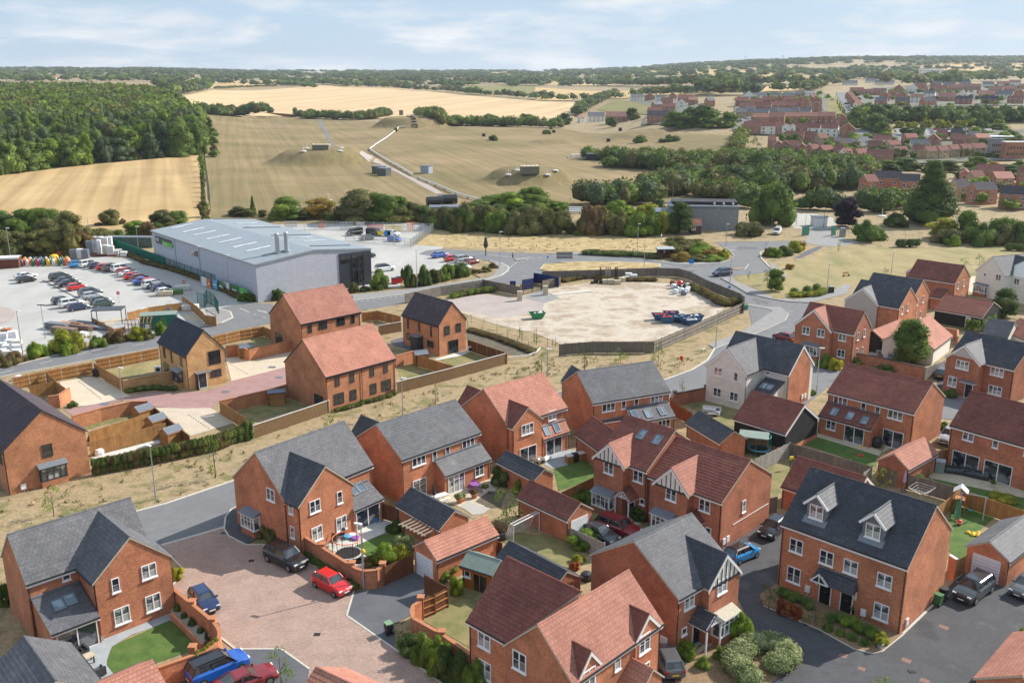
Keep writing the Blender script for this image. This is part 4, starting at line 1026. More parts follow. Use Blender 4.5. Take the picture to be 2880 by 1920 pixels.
cw=cross(h,k,'f','A2 2010,862','A2 2250,708','A2 2140,587','tile_dark',True,'A2 w2c:2110,828')
h.w(k,'f','A2 w2c:1860,942 s1:1820,1172')
bay(h.r,cw.hit('g',*PX('A2 2100,1100')),-cw.U,2.4,.85,'verge_stone')
p=k.hit('f',*PX('A2 1915,1150'));door(h.r,p,-k.V);porch(h.r,p,-k.V,'tile_dark',2.0,1.7)
for s in('A2 1680,1245','A2 1650,1230'):meterbox(h.r,k.hit('g',*PX(s),.02),-k.U)
gutter(h.r,cw,'r',(0,))
k=Blk('A2 950,1568',c='A2 475,1285',apex='A2 702,1092');a0=k
ed=at(*PX('A2 1670,1112'),5);cl=at(*PX('A2 475,1287'),5);rd=None
zr_=8.4
for _i in range(3):
 r0=at(*PX('A2 705,1090'),zr_);r1=at(*PX('A2 1405,672'),zr_);U_=(r1-r0);U_.z=0;L_=U_.length;U_.normalize();V_=VC((-U_.y,U_.x,0))
 hw_=abs((ed-r0).dot(V_));zr_=5.0+hw_*.95
V_=V_ if(cl-r0).dot(V_)>0 else-V_
k=RB(r0-V_*hw_,U_,V_,L_,2*hw_,5.0,zr_)
h=House('detached_house','brick house with large blotchy salmon roof and two small gables',k,'brick_orange','tile_salmon')
cw=Blk.__new__(Blk)
wa,wb=at(*PX('A2 165,1092'),5),at(*PX('A2 470,1287'),5)
zr2=7.4
for _i in range(3):
 t0=at(*PX('A2 397,677'),zr2);D_=(t0-wa).dot(U_);zr2=5.0+abs(D_)*.85
W2=abs((t0-wa).dot(U_))*2;L2=(k.ctr()-wa).dot(-V_)
cw=RB(wa,-V_,U_,L2,W2,5.0,zr2)
h.add(cw,gut='f',down=(0,),fs='f',tile='tile_brown')
h.w(cw,'f','A2 g2:305,1235 g2:310,1465');h.w(k,'g','A2 g2d:572,1400')
def gablet(h,k,l,r,ap,kind,tile='tile_brown',push=.35):
 cw=cross(h,k,'f',l,r,ap,tile,False,kind,'g');return cw
c1=cross(h,k,'f','A2 1450,1267','A2 1668,1135','A2 1548,1042','tile_brown',False,'A2 g2d:1520,1262 g2:1515,1490')
c2=cross(h,k,'f','A2 1012,1560','A2 1235,1432','A2 1122,1322','tile_brown',False,'A2 g2d:1098,1530')
h.w(k,'f','A2 n1c:1315,1405')
p=k.hit('f',*PX('A2 1400,1568'));kp=RB(k.O,k.V,k.U,2,2.6,2.5,3.7)
a_=at(*PX('A2 1225,1560'),2.6);c_=at(*PX('A2 1510,1568'),2.6)
kp=RB(p-k.U*1.2-k.V*1.9,k.V,k.U,2.2,2.8,2.5,3.8);h.add(kp,gut='',fs='',tile='tile_salmon',roofname='porch_roof',wallname='porch_wall')
h.w(k,'f','A2 g2:1100,1568')
def GA(label,a,b,c,ap,WL,tile,dr=None,f='g',ze=2.5,rend=None,L=None,brg='',W=None,cat='garage'):
 k=Blk(a,b=b,c=c,apex=ap,ze=ze,rend=rend,L=L,W=W)
 h=House('garage',label,k,WL,tile,cat,'small brick garages',fas='white_pvc')
 if dr:gdoor(h.r,k,f,dr)
 if brg:fascia(h.r,k,'',barge=brg)
 return h,k
GA('grey roofed garage beside the corner house pergola','A1 1530,400','A1 1195,212','A1 1755,300','A1 1645,257','brick_orange','tile_dark')
GA('salmon roofed garage with white door, behind the curved wall and black driveway','A1 1510,640',None,'A1 1322,527','A1 1398,487','brick_orange','tile_salmon','A1 1420,660',rend='A1 1857,282')
GA('dark pantile garage with white door below the goal garden','A2 805,887','A2 365,640','A2 1025,747','A2 915,717','brick_red','tile_dark','A2 905,870')
GA('maroon pantile garage with white door next to the football goal','A2 935,332','A2 545,150','A2 1122,237','A2 1030,197','brick_orange','tile_brown','A2 1025,360')
GA('dark grey garage beside the small lawn, in front of the salmon roofed house','B2 682,1217','B2 390,1070','B2 880,1182','B2 775,1130','brick_orange','tile_dark')
GA('maroon roofed garage tucked left of the timbered pair','B2 1175,995','B2 990,862',None,None,'brick_red','tile_brown',W=4.6)
GA('dark grey garage behind the round bush, in front of the white house','B2 2095,935','B2 1830,775','B2 2290,892','B2 2195,842','brick_orange','tile_dark')
GA('double garage with light grey roof and wide white door, at the right edge','A3 2250,652',None,'A3 1900,527','A3 2087,492','brick_orange','tile_grey','A3 2060,690',rend='A3 2300,272')
ap=at(*PX('A0 425,1550'),4.4);r2_=at(*PX('A0 180,1207'),4.4);U_=(r2_-ap);U_.z=0;L_=U_.length;U_.normalize();V_=VC((-U_.y,U_.x,0))
k=RB(ap-V_*3,U_,V_,L_,6,2.5,4.4);House('garage','grey tiled garage in the bottom left corner beside the rattan chairs',k,'brick_orange','tile_grey','garage','small brick garages')
ap=at(*PX('A0 1163,1387'),4.2);r2_=at(*PX('A0 770,1560'),4.2);U_=(r2_-ap);U_.z=0;U_.normalize();V_=VC((-U_.y,U_.x,0))
k=RB(ap-V_*2.8,U_,V_,9,5.6,2.5,4.2);House('garage','salmon roof of a garage under the bottom edge, below the curved garden wall',k,'brick_orange','tile_salmon','garage','small brick garages')
ap=at(*PX('A1 590,1442'),4.2);U_=at(*PX('A1 930,1600'),4.2)-ap;U_.z=0;U_.normalize();V_=VC((-U_.y,U_.x,0))
k=RB(ap-V_*2.8,U_,V_,8,5.6,2.5,4.2);House('garage','salmon ridge of a garage cut by the bottom edge, beside the yellow-green tree',k,'brick_orange','tile_salmon','garage','small brick garages')
k=Blk('A3 2400,1560',b='A3 2130,1600',W=6,zr=4.2,ze=2.4)
ap=at(*PX('A3 2335,1510'),4.2);U_=VC((.7,.7,0));V_=VC((-.7,.7,0));k=RB(ap-V_*2.9,VC((.7071,.7071,0)),VC((-.7071,.7071,0)),8,5.8,2.5,4.2)
House('garage','salmon roofed garage cut by the bottom right corner',k,'brick_orange','tile_salmon','garage','small brick garages')
k=Blk('B2 1340,790',b='B2 1150,790',W=4.5,zr=3.7,ze=2.5);k=RB(at(*PX('B2 1150,778'),2.5),VC((.93,.36,0)).normalized(),VC((-.36,.93,0)).normalized(),6,4.5,2.5,3.9)
House('outbuilding','small outbuilding with hipped dark grey roof between the middle houses',k,'brick_orange','tile_grey','outbuilding',None,hip0=1.6,hip1=1.6)
k=Blk('C3 1060,1137',U0=GU,c='C3 1180,1077',apex='C3 1132,962');ridL=at(*PX('C3 740,882'),k.zr);k.L=(ridL-k.p(0,k.W/2)).dot(k.U)
h=House('detached_house','maroon-roofed brick house with wide front gable beside the standing person',k,'brick_red','tile_brown')
cw=cross(h,k,'f','C3 602,1057','C3 893,1112','C3 760,942','tile_salmon',False,'C3 w2:695,1105 w2:808,1125');h.w(k,'f','C3 w2:972,1155 w2:962,1280');h.w(k,'g','C3 n1:1088,1150 n1:1137,1125 n1:1078,1270 n1:1122,1260')
bay(h.r,cw.hit('g',*PX('C3 735,1260')),-cw.U,2.6,.7)
k=Blk('C3 1405,937',U0=GU,c='C3 1505,872',apex='C3 1477,777');ridL=at(*PX('C3 1045,740'),k.zr);k.L=(ridL-k.p(0,k.W/2)).dot(k.U)
h=House('detached_house','house with one beige rendered gable and dark roofs',k,'brick_orange','tile_dark')
cw=cross(h,k,'f','C3 985,867','C3 1238,915','C3 1100,782','tile_grey',False,None);h.w(k,'g','C3 n1:1425,955 n1:1467,930 n1:1410,1075 n1:1453,1050')
h2=h;b=MB(h.r.location);cwf=cw.face('g');b.prism([cw.p(.05,.2,-.1),cw.p(.05,cw.W-.2,-.1),cw.p(.05,cw.W-.2,5),cw.p(.05,cw.W/2,cw.zr-.2),cw.p(.05,.2,5)],-cw.U*.03,'render_beige');b.build('rendered_gable',None,h.r,(0,0,0))
k=Blk('C3 1508,867',U0=GU,c='C3 1610,812',apex='C3 1573,722');ridL=at(*PX('C3 1130,690'),k.zr);k.L=(ridL-k.p(0,k.W/2)).dot(k.U)
h=House('detached_house','orange brick house with grey roof joined behind the beige house',k,'brick_orange','tile_dark')
h.w(k,'g','C3 n1:1540,890 n1:1583,868 n1:1525,1000 n1:1565,985')
k=Blk('C3 1830,747',U0=GU,c='C3 1930,697',apex='C3 1888,613');ridL=at(*PX('C3 1400,610'),k.zr);k.L=(ridL-k.p(0,k.W/2)).dot(k.U)
h=House('detached_house','orange brick house with maroon roof farthest along the dry green',k,'brick_orange','tile_brown')
cw=cross(h,k,'f','C3 1450,660','C3 1640,745','C3 1525,600','tile_salmon',False,None,zr=k.zr-.1);h.w(k,'g','C3 n1:1850,765 n1:1892,745 n1:1880,845')
x=leanto(h,k,'f','C3 1600,860 1760,850',3.6,2.4)
k=Blk('C3 2040,1005',U0=None,b='C3 1670,942',c='C3 2145,930',apex='C3 2112,888',ze=2.5);h=House('timber_barn_garage','black boarded outbuilding with brown pantile roof beside the dark green tree',k,'boards_black','tile_brown','garage',None)
b=MB();b.box((-.45,0,0),(.45,.06,2.05),'render_white');p=k.hit('f',*PX('C3 1927,1030'));place(b.mesh('side_door'),'side_door',h.r,VC((p.x,p.y,.02)),-k.V,h.r.location)
k=Blk('C3 1670,1255',c='C3 1440,1160',apex='C3 1440,1090',ze=2.5,zr=5.2,rend='C3 1600,1010')
ap=at(*PX('C3 1660,1060'),4.8)
zr_=5.0;r0=at(*PX('C3 1560,1130'),zr_)
pR=at(*PX('C3 1672,1252'),2.5);pF=at(*PX('C3 1800,1155'),2.5);U_=(pF-pR);L_=U_.length;U_.normalize();V_=VC((-U_.y,U_.x,0));k=RB(pR,U_,V_,L_+1,8,2.5,5.3)
h=House('garage','pale salmon roofed garage with white walls behind the tall birch',k,'render_white','tile_salmon','garage',None)
pR=at(*PX('C3 1275,1170'),2.5);U_=(at(*PX('C3 1480,1085'),2.5)-pR);L_=U_.length;U_.normalize();k=RB(pR,U_,VC((-U_.y,U_.x,0)),L_,3.5,2.5,3.6);House('garage','low black boarded outbuilding with salmon roof edge behind the grey corner sofa',k,'boards_black','tile_salmon','outbuilding',None)
k=Blk('C3 2240,660',b='C3 2380,700',W=8.5,zr=8.2,L=12)
a_,c_=at(*PX('C3 1983,643'),5),at(*PX('C3 2230,700'),5)
Ux=(at(*PX('C3 2400,720'),5)-at(*PX('C3 2230,700'),5));
cw=Blk('C3 1983,643',c='C3 2205,695',apex='C3 2112,545',L=9)
h=House('detached_house','white rendered house with grey roofs and white bay at the right edge',cw,'render_white','tile_grey')
km=RB(cw.p(2,cw.W/2),cw.V,cw.U,12,8,5,8.2);h.add(km,gut='',fs='',tile='tile_dark');fascia(h.r,cw,'',barge='g')
h.w(cw,'g','C3 s1:2056,683 w2:2158,705');h.w(km,'f','C3 w2:2298,735 w2:2150,800');bay(h.r,cw.hit('g',*PX('C3 2030,790')),-cw.U,2.8,.8)
for lab,s,til in(('light grey roof of a small garage above the dark-roofed house','C3 2030,1130 2230,1165 2170,1050','tile_grey'),('pale salmon roof of a small garage at the right edge','C3 2190,1110 2350,1175 2300,1045','tile_salmon')):
 P=pp(s);a_=at(*P[0],2.5);b_=at(*P[1],2.5);U_=(b_-a_);L_=U_.length;U_.normalize();k=RB(a_,U_,VC((-U_.y,U_.x,0)),L_,5.5,2.5,4.6);House('garage',lab,k,'render_white',til,'garage','small brick garages')
MG='modern brick houses with dark window frames'
k=Blk('B0 12,1003',c='B0 665,842',apex='B0 303,682',rend='B0 15,427')
h=House('modern_house','large orange brick house with plum roof and dark metal bay',k,'brick_modern','tile_plum',group=MG,verge='anthracite',fas='anthracite')
h.w(k,'g','B0 ms:360,990');bay(h.r,k.hit('g',*PX('B0 405,1190')),-k.U,2.7,.6,'zinc','brick_modern',True);meterbox(h.r,k.hit('g',*PX('B0 178,1262'),.03),-k.U,.55,.6)
h.w(k,'f','B0 mn:5,1040')
k=Blk('C0 1408,1307',b='C0 1195,1192',c='C0 1715,1247',apex='C0 1540,1102')
h=House('modern_house','buff brick house with black roof and grey door canopy',k,'brick_buff','tile_slate',group=MG,verge='anthracite',fas='anthracite')
h.w(k,'g','C0 mb:1630,1310 mh:1642,1430');h.w(k,'f','C0 mn:1250,1270 mt:1305,1308 mn:1378,1335 mp:1268,1385')
p=k.hit('g',*PX('C0 1540,1480'));door(h.r,p,-k.U,'anthracite',1.1);b=MB();b.box((-1.1,0,2.35),(1.1,.9,2.45),'zinc');b.box((.9,0,0),(1.0,.8,2.35),'anthracite');place(b.mesh('door_canopy'),'door_canopy',h.r,VC((p.x,p.y,0)),-k.U,h.r.location)
bay(h.r,k.hit('f',*PX('C0 1372,1480')),-k.V,2.0,.7,'zinc','brick_buff',True)
k=Blk('B1 665,435',b='B1 1200,291',c='B1 385,307',apex='B1 495,147')
h=House('modern_semi','modern salmon-roofed brick semi, nearer of the two, with eight grey windows',k,'brick_modern','tile_salmon',group=MG,verge='anthracite',fas='anthracite')
h.w(k,'f','B1 mn:752,455 mn:863,427 mn:1015,383 mn:1120,355 mg:765,595 ms:873,567 ms:1027,520 mg:1125,492');h.w(k,'g','B1 mp:612,582')
b=MB(h.r.location);b.tube(k.p(k.L/2,.12,4.8),k.p(k.L/2,.12,.1),.04,n=6);b.build('downpipe','black_plastic',h.r,(0,0,0))
k=Blk('C1 475,1060',b='C1 935,966',c='C1 250,972',apex='C1 340,832')
h=House('modern_semi','modern salmon-roofed brick semi, farther of the two, beside the main road',k,'brick_modern','tile_salmon',group=MG,verge='anthracite',fas='anthracite')
h.w(k,'f','C1 mn:543,1085 mg:642,1062 mg:778,1035 mn:870,1015');h.w(k,'g','C1 mp:310,1150')
k=Blk('C1 1520,1072',b='C1 1240,987',c='C1 1740,1022',apex='C1 1625,892')
h=House('modern_house','small modern brick house with plum roof beside the bare building plot',k,'brick_modern','tile_plum',group=MG,verge='anthracite',fas='anthracite')
h.w(k,'g','C1 ms:1587,1105 ms:1673,1085 mp:1635,1225');h.w(k,'f','C1 mt:1292,1055 mt:1377,1075 mt:1467,1115 mh:1305,1155 mh:1462,1210')
p=k.hit('f',*PX('C1 1380,1200'));b=MB();b.box((-.9,0,0),(.9,1.2,2.4),'anthracite');b.box((-1,0,2.4),(1,1.3,2.5),'zinc');place(b.mesh('porch'),'porch',h.r,VC((p.x,p.y,0)),-k.V,h.r.location)
zeW=7.6
k=Blk('C0 1940,602',b='C0 1150,345',c='C1 960,471',apex='C1 557,489',ze=zeW,oh=.1,og=.06)
k.zr=max(k.zr,zeW+.8)
h=EM('warehouse',k.ctr(),'long grey metal warehouse with low roof and two steel flues','warehouse')
w_=MB(h.location);walls(w_,k,'cladding');w_.build('wall',None,h,(0,0,0))
r_=MB(h.location);t=.35
r_.prism([k.p(-.15,-.15,k.ze-t),k.p(-.15,k.W/2,k.zr-t),k.p(-.15,k.W+.15,k.ze-t),k.p(-.15,k.W+.15,k.ze),k.p(-.15,k.W/2,k.zr),k.p(-.15,-.15,k.ze)],k.U*(k.L+.3),'metal_roof');r_.build('roof',None,h,(0,0,0))
sl=(k.zr-k.ze)/(k.W/2)
def rp(x,y,up=.05):
 out=None
 for side in(0,1):
  e=k.p(0,0 if side==0 else k.W,k.ze);rr=k.p(0,k.W/2,k.zr);n=k.U.cross(rr-e).normalized();n=n if n.z>0 else-n
  r=ray(x,y);c=VC((0,0,CAMH));p=c+r*((e-c).dot(n)/r.dot(n));v=(p-k.O).dot(k.V)
  if(side==0)==(v<k.W/2):return p+n*up
 return p
def strip3(name,s,w,m,th=.05):
 P=pp(s);b=MB(h.location)
 a,c=rp(*P[0]),rp(*P[1]);d=k.U*w/2
 b.prism([a-d,a+d,c+d,c-d],Z3*th);b.build(name,m,h,(0,0,0))
for s in('C0 1300,332 1462,298','C0 1392,360 1555,325','C0 1472,385 1640,350','C0 1572,415 1742,378','C0 1662,442 1836,404','C0 1772,477 1950,438','C0 1872,507 2055,465','C0 1792,294 1950,290','C0 1880,318 2040,312','C0 2200,401 2340,397','C1 385,401 555,394','C1 490,428 660,421','C1 65,316 228,312'):
 strip3('skylight',s,.9,'lamp_glass')
for s in('C0 1625,262 1915,256','C0 1848,327 2130,322','C1 252,387 548,381','C1 548,467 850,460'):strip3('roof_channel',s,.35,'lead',.12)
for s,tp in(('C1 300,520',375),('C1 370,508',366)):
 p=rp(*PX(s));b=MB(h.location);z1=hz(p,PX('C1 0,%d'%tp)[1]);b.tube(p,VC((p.x,p.y,z1)),.42,n=14);b.lathe([(.46,0),(.5,.15),(.4,.3)],(p.x,p.y,z1-.1),14);b.tube(p,p+Z3*.3,.7,n=14)
 b.build('flue','galvanised',h,(0,0,0))
b=MB(h.location);p,q=rp(*PX('C1 180,543'),.2),rp(*PX('C1 350,505'),.2);BA(b,p,q,.25,.2);b.build('roof_duct','galvanised',h,(0,0,0))
q0,n0=k.face('g');pa=k.hit('g',*PX('C1 765,600'));va=(pa-k.O).dot(k.V)
b=MB(h.location);b.prism([k.p(.02,va,0),k.p(.02,k.W+.02,0),k.p(.02,k.W+.02,k.ze-.5),k.p(.02,va,k.ze-.3)],-k.U*.08,'anthracite');b.prism([k.p(0,k.W-.05,0),k.p(4,k.W-.05,0),k.p(4,k.W-.05,k.ze-.4),k.p(0,k.W-.05,k.ze-.4)],k.V*.12,'anthracite');b.build('office_cladding',None,h,(0,0,0))
def panel(name,root,k,f,s,m,push=.1,th=.05):
 P=pp(s);a,c=k.hit(f,*P[0],push),k.hit(f,*P[1],push);T=k.V if f in 'gh' else k.U;n=k.face(f)[1]
 u0,u1=sorted((a.dot(T),c.dot(T)));base=a-T*a.dot(T);b=MB(root.location);z0,z1=sorted((a.z,c.z));z0=max(z0,.1)
 o=[base+T*u0,base+T*u1];
 for p in o:p.z=z0
 b.prism([o[0],o[1],o[1]+Z3*(z1-z0),o[0]+Z3*(z1-z0)],n*th);return b.build(name,m,root,(0,0,0)),o,z1
for s in('C1 780,548 820,598','C1 824,548 850,590','C1 865,535 945,618','C1 865,655 950,735'):panel('office_window',h,k,'g',s,'glass_dark',.12)
b=MB(h.location)
for s in('C1 865,535 865,735','C1 907,530 907,735','C1 950,525 950,730'):
 P=pp(s);a,c=k.hit('g',*P[0],.2),k.hit('g',*P[1],.2);BA(b,VC((a.x,a.y,.1)),a,.12,.1)
b.build('mullions','anthracite',h,(0,0,0))
panel('warehouse_window',h,k,'f','C0 1440,488 1505,550','glass',.05);
sg,o_,z1=panel('fascia_sign',h,k,'f','C0 1180,385 1308,480','anthracite',.1)
T=-k.U;n=-k.V;
def text(root,body,p,X,Zv,size,m,name='lettering',ext=.02):
 cu=bpy.data.curves.new(name,'FONT');cu.body=body;cu.size=size;cu.extrude=ext;cu.align_x='LEFT'
 o=bpy.data.objects.new('tmp',cu);COL.objects.link(o);dg=bpy.context.evaluated_depsgraph_get();me=bpy.data.meshes.new_from_object(o.evaluated_get(dg));bpy.data.objects.remove(o);me.name=name
 me.materials.clear();me.materials.append(MATS[m]);q=bpy.data.objects.new(name,me);COL.objects.link(q);q.parent=root
 M=Matrix((X,Zv,X.cross(Zv))).transposed().to_4x4();M.translation=p-root.location;q.matrix_local=M;return q
A_,B_=k.hit('f',*PX('C0 1180,387'),.16),k.hit('f',*PX('C0 1308,430'),.16);wS=(B_-A_).dot(T)
sgn=1 if wS>0 else-1;X=T*sgn;wS=abs(wS);hS=z1-o_[0].z
PA('sign_green',(.10,.45,.06),.5);PA('sign_white',(.8,.8,.8),.5)
base=o_[0]-X*o_[0].dot(X)+X*A_.dot(X)+n*.07;base.z=o_[0].z
b=MB(h.location);g0=base+X*wS*.4;b.prism([g0,g0+X*wS*.6,g0+X*wS*.6+Z3*hS*.62,g0+Z3*hS*.62],n*.03);b.build('sign_panel','sign_green',sg,(0,0,0))
sg.location=(0,0,0)
def tx(body,du,dz,size,m):q=text(h,body,base+X*du+Z3*dz+n*.05,X,Z3,size,m);q.parent=sg
tx('GR8',wS*.03,hS*.35,hS*.62,'sign_white');tx('TOOL HIRE',wS*.43,hS*.12,hS*.3,'sign_white');tx('GARDEN',wS*.43,hS*.7,hS*.22,'sign_green')
b=MB(h.location)
for s in('C0 1325,430','C0 1520,600','C0 1725,620'):p=k.hit('f',*PX(s),.06);b.tube(VC((p.x,p.y,.1)),VC((p.x,p.y,k.ze-.2)),.09,n=8)
BA(b,k.p(-.1,-.2,k.ze-.1),k.p(k.L,-.2,k.ze-.1),.18,.18);b.build('gutter','galvanised',h,(0,0,0))
k=Blk('C2 2240,172',b='C2 1740,165',W=12,zr=6.6,ze=6.5,L=None);U_=VC((-1,0,0));
h=EM('industrial_block',k.ctr(),'grey block building with flat roof behind the weeping conifer','industrial building')
PA('block_grey',(.24,.245,.25),.9,grain=.15,gs=2)
b=MB(h.location);b.prism([k.p(0,0),k.p(k.L+1,0),k.p(k.L+1,11),k.p(0,11)],(0,0,6.3),'block_grey');b.build('wall',None,h,(0,0,0))
b=MB(h.location);b.prism([k.p(-.2,-.2,6.3),k.p(k.L+1.2,-.2,6.3),k.p(k.L+1.2,11.2,6.3),k.p(-.2,11.2,6.3)],(0,0,.45),'lead');b.build('roof',None,h,(0,0,0))
b=MB(h.location);b.prism([k.p(0,3,6.7),k.p(k.L,3,6.7),k.p(k.L,10,6.7),k.p(0,10,6.7)],(0,0,.9),'black_timber');b.build('roof_plant',None,h,(0,0,0))
for i,s in enumerate(('C2 2055,295','C2 2143,295')):p=k.hit('f',*PX(s),.02);b=MB();b.box((-.5,0,-.5),(.5,.06,.5));kk=place(b.mesh('louvre','black_gloss'),'louvre',h,p,-k.V,h.location)
for i in range(3):
 p=k.p(1.5+2.6*i,2,6.75);b=MB(h.location);b.lathe([(.25,0),(.35,.5),(.2,.8),(.05,.9)],tuple(p));b.build('roof_vent','galvanised',h,(0,0,0))
x0=k
kb=RB(k.p(k.L+1.02,1),k.U,k.V,4.5,9,4.8,5.2);b=MB(h.location);walls(b,kb,'block_grey');b.build('side_wing',None,h,(0,0,0));b=MB(h.location);roof(b,kb,'lead','lead',False,False);b.build('side_wing_roof',None,h,(0,0,0))
k=Blk('C2 1960,300',b='C2 1880,300',W=5,ze=2.8,zr=4.0);h=House('gatehouse','small dark brick hut with shallow roof in front of the grey industrial block',k,'brick_dark','tile_brown','hut',None,real=False);h.w(k,'f','C2 w2:1895,325')
import numpy as np
NR=np.random.RandomState(5)
def leafmat(name,cols,rnd=.18,scale=.9):
 m,t,b=mat(name,.75,0,.25)
 c=RA(t,tex(t,scale,3,.6),[(.34,cols[0]),(.5,cols[1]),(.66,cols[2])])
 g=nn(t,'ShaderNodeNewGeometry')
 c=mixc(t,c,RA(t,g.outputs['Random Per Island'],[(0,(.78,.78,.78)),(.5,(1.1,1.1,1.1)),(1,(1.55,1.5,1.3))]),1,'MULTIPLY')
 oi=nn(t,'ShaderNodeObjectInfo')
 c=mixc(t,c,RA(t,oi.outputs['Random'],[(0,(1-rnd,1-rnd*.9,1-rnd*.5)),(.5,(1,1,1)),(1,(1+rnd,1+rnd*.6,1-rnd*.3))]),1,'MULTIPLY')
 t.links.new(c,b.inputs['Base Color']);b.inputs['Subsurface Weight'].default_value=0
 tr=nn(t,'ShaderNodeBsdfTranslucent');t.links.new(c,tr.inputs['Color']);ms=nn(t,'ShaderNodeMixShader',Fac=.35)
 o=t.nodes['Material Output'];t.links.new(b.outputs[0],ms.inputs[1]);t.links.new(tr.outputs[0],ms.inputs[2]);t.links.new(ms.outputs[0],o.inputs['Surface'])
 return m
leafmat('leaf_dark',((.045,.078,.018),(.078,.12,.03),(.12,.165,.045)))
leafmat('leaf_mid',((.07,.12,.022),(.12,.18,.036),(.175,.24,.05)))
leafmat('leaf_olive',((0.072,0.085,0.026),(0.130,0.130,0.044),(0.189,0.176,0.065)))
leafmat('leaf_bright',((0.088,0.154,0.020),(0.154,0.231,0.029),(0.242,0.319,0.044)))
leafmat('leaf_yellow',((0.152,0.171,0.019),(0.257,0.266,0.028),(0.380,0.361,0.048)))
leafmat('leaf_autumn',((0.121,0.110,0.022),(0.264,0.176,0.039),(0.418,0.264,0.044)))
leafmat('leaf_brown',((0.099,0.066,0.033),(0.165,0.105,0.050),(0.154,0.143,0.050)))
leafmat('leaf_purple',((0.020,0.013,0.022),(0.035,0.022,0.037),(0.061,0.039,0.055)))
leafmat('leaf_grey',((.14,.18,.08),(.23,.28,.14),(.36,.40,.24)))
leafmat('leaf_red',((0.132,0.033,0.017),(0.242,0.066,0.022),(0.220,0.132,0.044)))
leafmat('leaf_blue',((.05,.08,.035),(.085,.12,.055),(.12,.16,.075)))
PA('bark_tree',(.12,.09,.065),.95,grain=.3,gs=3)
def ico():
 bm=bmesh.new();bmesh.ops.create_icosphere(bm,subdivisions=2,radius=1);v=np.array([x.co[:]for x in bm.verts]);f=np.array([[q.index for q in p.verts]for p in bm.faces]);bm.free();return v,f
IV,IF=ico()
bm_=bmesh.new();bmesh.ops.create_icosphere(bm_,subdivisions=1,radius=1);IV1=np.array([x.co[:]for x in bm_.verts]);IF1=np.array([[q.index for q in p.verts]for p in bm_.faces]);bm_.free()
def lump(n,leaf,core=.8,low=False,squash=1.0,droop=0):
 d=NR.normal(size=(n,3));d/=np.linalg.norm(d,axis=1)[:,None];d[:,2]=np.where(d[:,2]<-.5,-d[:,2],d[:,2])
 r=NR.uniform(.72,1.08,n)[:,None];p=d*r
 nm=d+NR.normal(size=(n,3))*.55;nm/=np.linalg.norm(nm,axis=1)[:,None]
 a=np.cross(nm,NR.normal(size=(n,3)));a/=np.linalg.norm(a,axis=1)[:,None];b=np.cross(nm,a)
 if droop:b=b*.5+np.array([0,0,-1])*droop;
 s=NR.uniform(.6,1.3,n)[:,None]*leaf
 q=np.stack([p-a*s,p-b*s*.6,p+a*s,p+b*s*.6],1).reshape(-1,3)
 if core:
  iv,fi=(IV1,IF1)if low else(IV,IF);c=iv*(core*NR.uniform(.82,1.12,len(iv)))[:,None]
  V=np.vstack([c,q]);T=fi
 else:V=q;T=np.zeros((0,3),int)
 V[:,2]*=squash
 Q=np.arange(n*4).reshape(-1,4)+(len(V)-n*4)
 return V,T,Q
LH=[lump(280,.115)for _ in range(4)];LM=[lump(110,.16)for _ in range(4)];LL=[lump(34,.30,low=True)for _ in range(4)];LS=[lump(38,.2,core=0)for _ in range(3)];LW=[lump(120,.16,squash=1.4,droop=.8)for _ in range(3)];LXL=[lump(16,.42,low=True)for _ in range(4)]
def join(items):
 Vs,Ts,Qs=[],[],[];k=0
 for(V,T,Q),c,r,a in items:
  ca,sa=math.cos(a),math.sin(a);W=V*np.array(r);W=np.stack([W[:,0]*ca-W[:,1]*sa,W[:,0]*sa+W[:,1]*ca,W[:,2]],1)+np.array(c)
  Vs.append(W);Ts.append(T+k);Qs.append(Q+k);k+=len(V)
 return np.vstack(Vs),np.vstack(Ts),np.vstack(Qs)
def npmesh(name,arr,m):
 V,T,Q=arr;me=bpy.data.meshes.new(name);nt_,nq=len(T),len(Q)
 me.vertices.add(len(V));me.vertices.foreach_set('co',V.astype('f').ravel())
 me.loops.add(nt_*3+nq*4);me.polygons.add(nt_+nq)
 me.loops.foreach_set('vertex_index',np.concatenate([T.ravel(),Q.ravel()]).astype('i'))
 me.polygons.foreach_set('loop_start',np.concatenate([np.arange(nt_)*3,nt_*3+np.arange(nq)*4]).astype('i'))
 me.update(calc_edges=True);me.materials.append(MATS[m]);return me
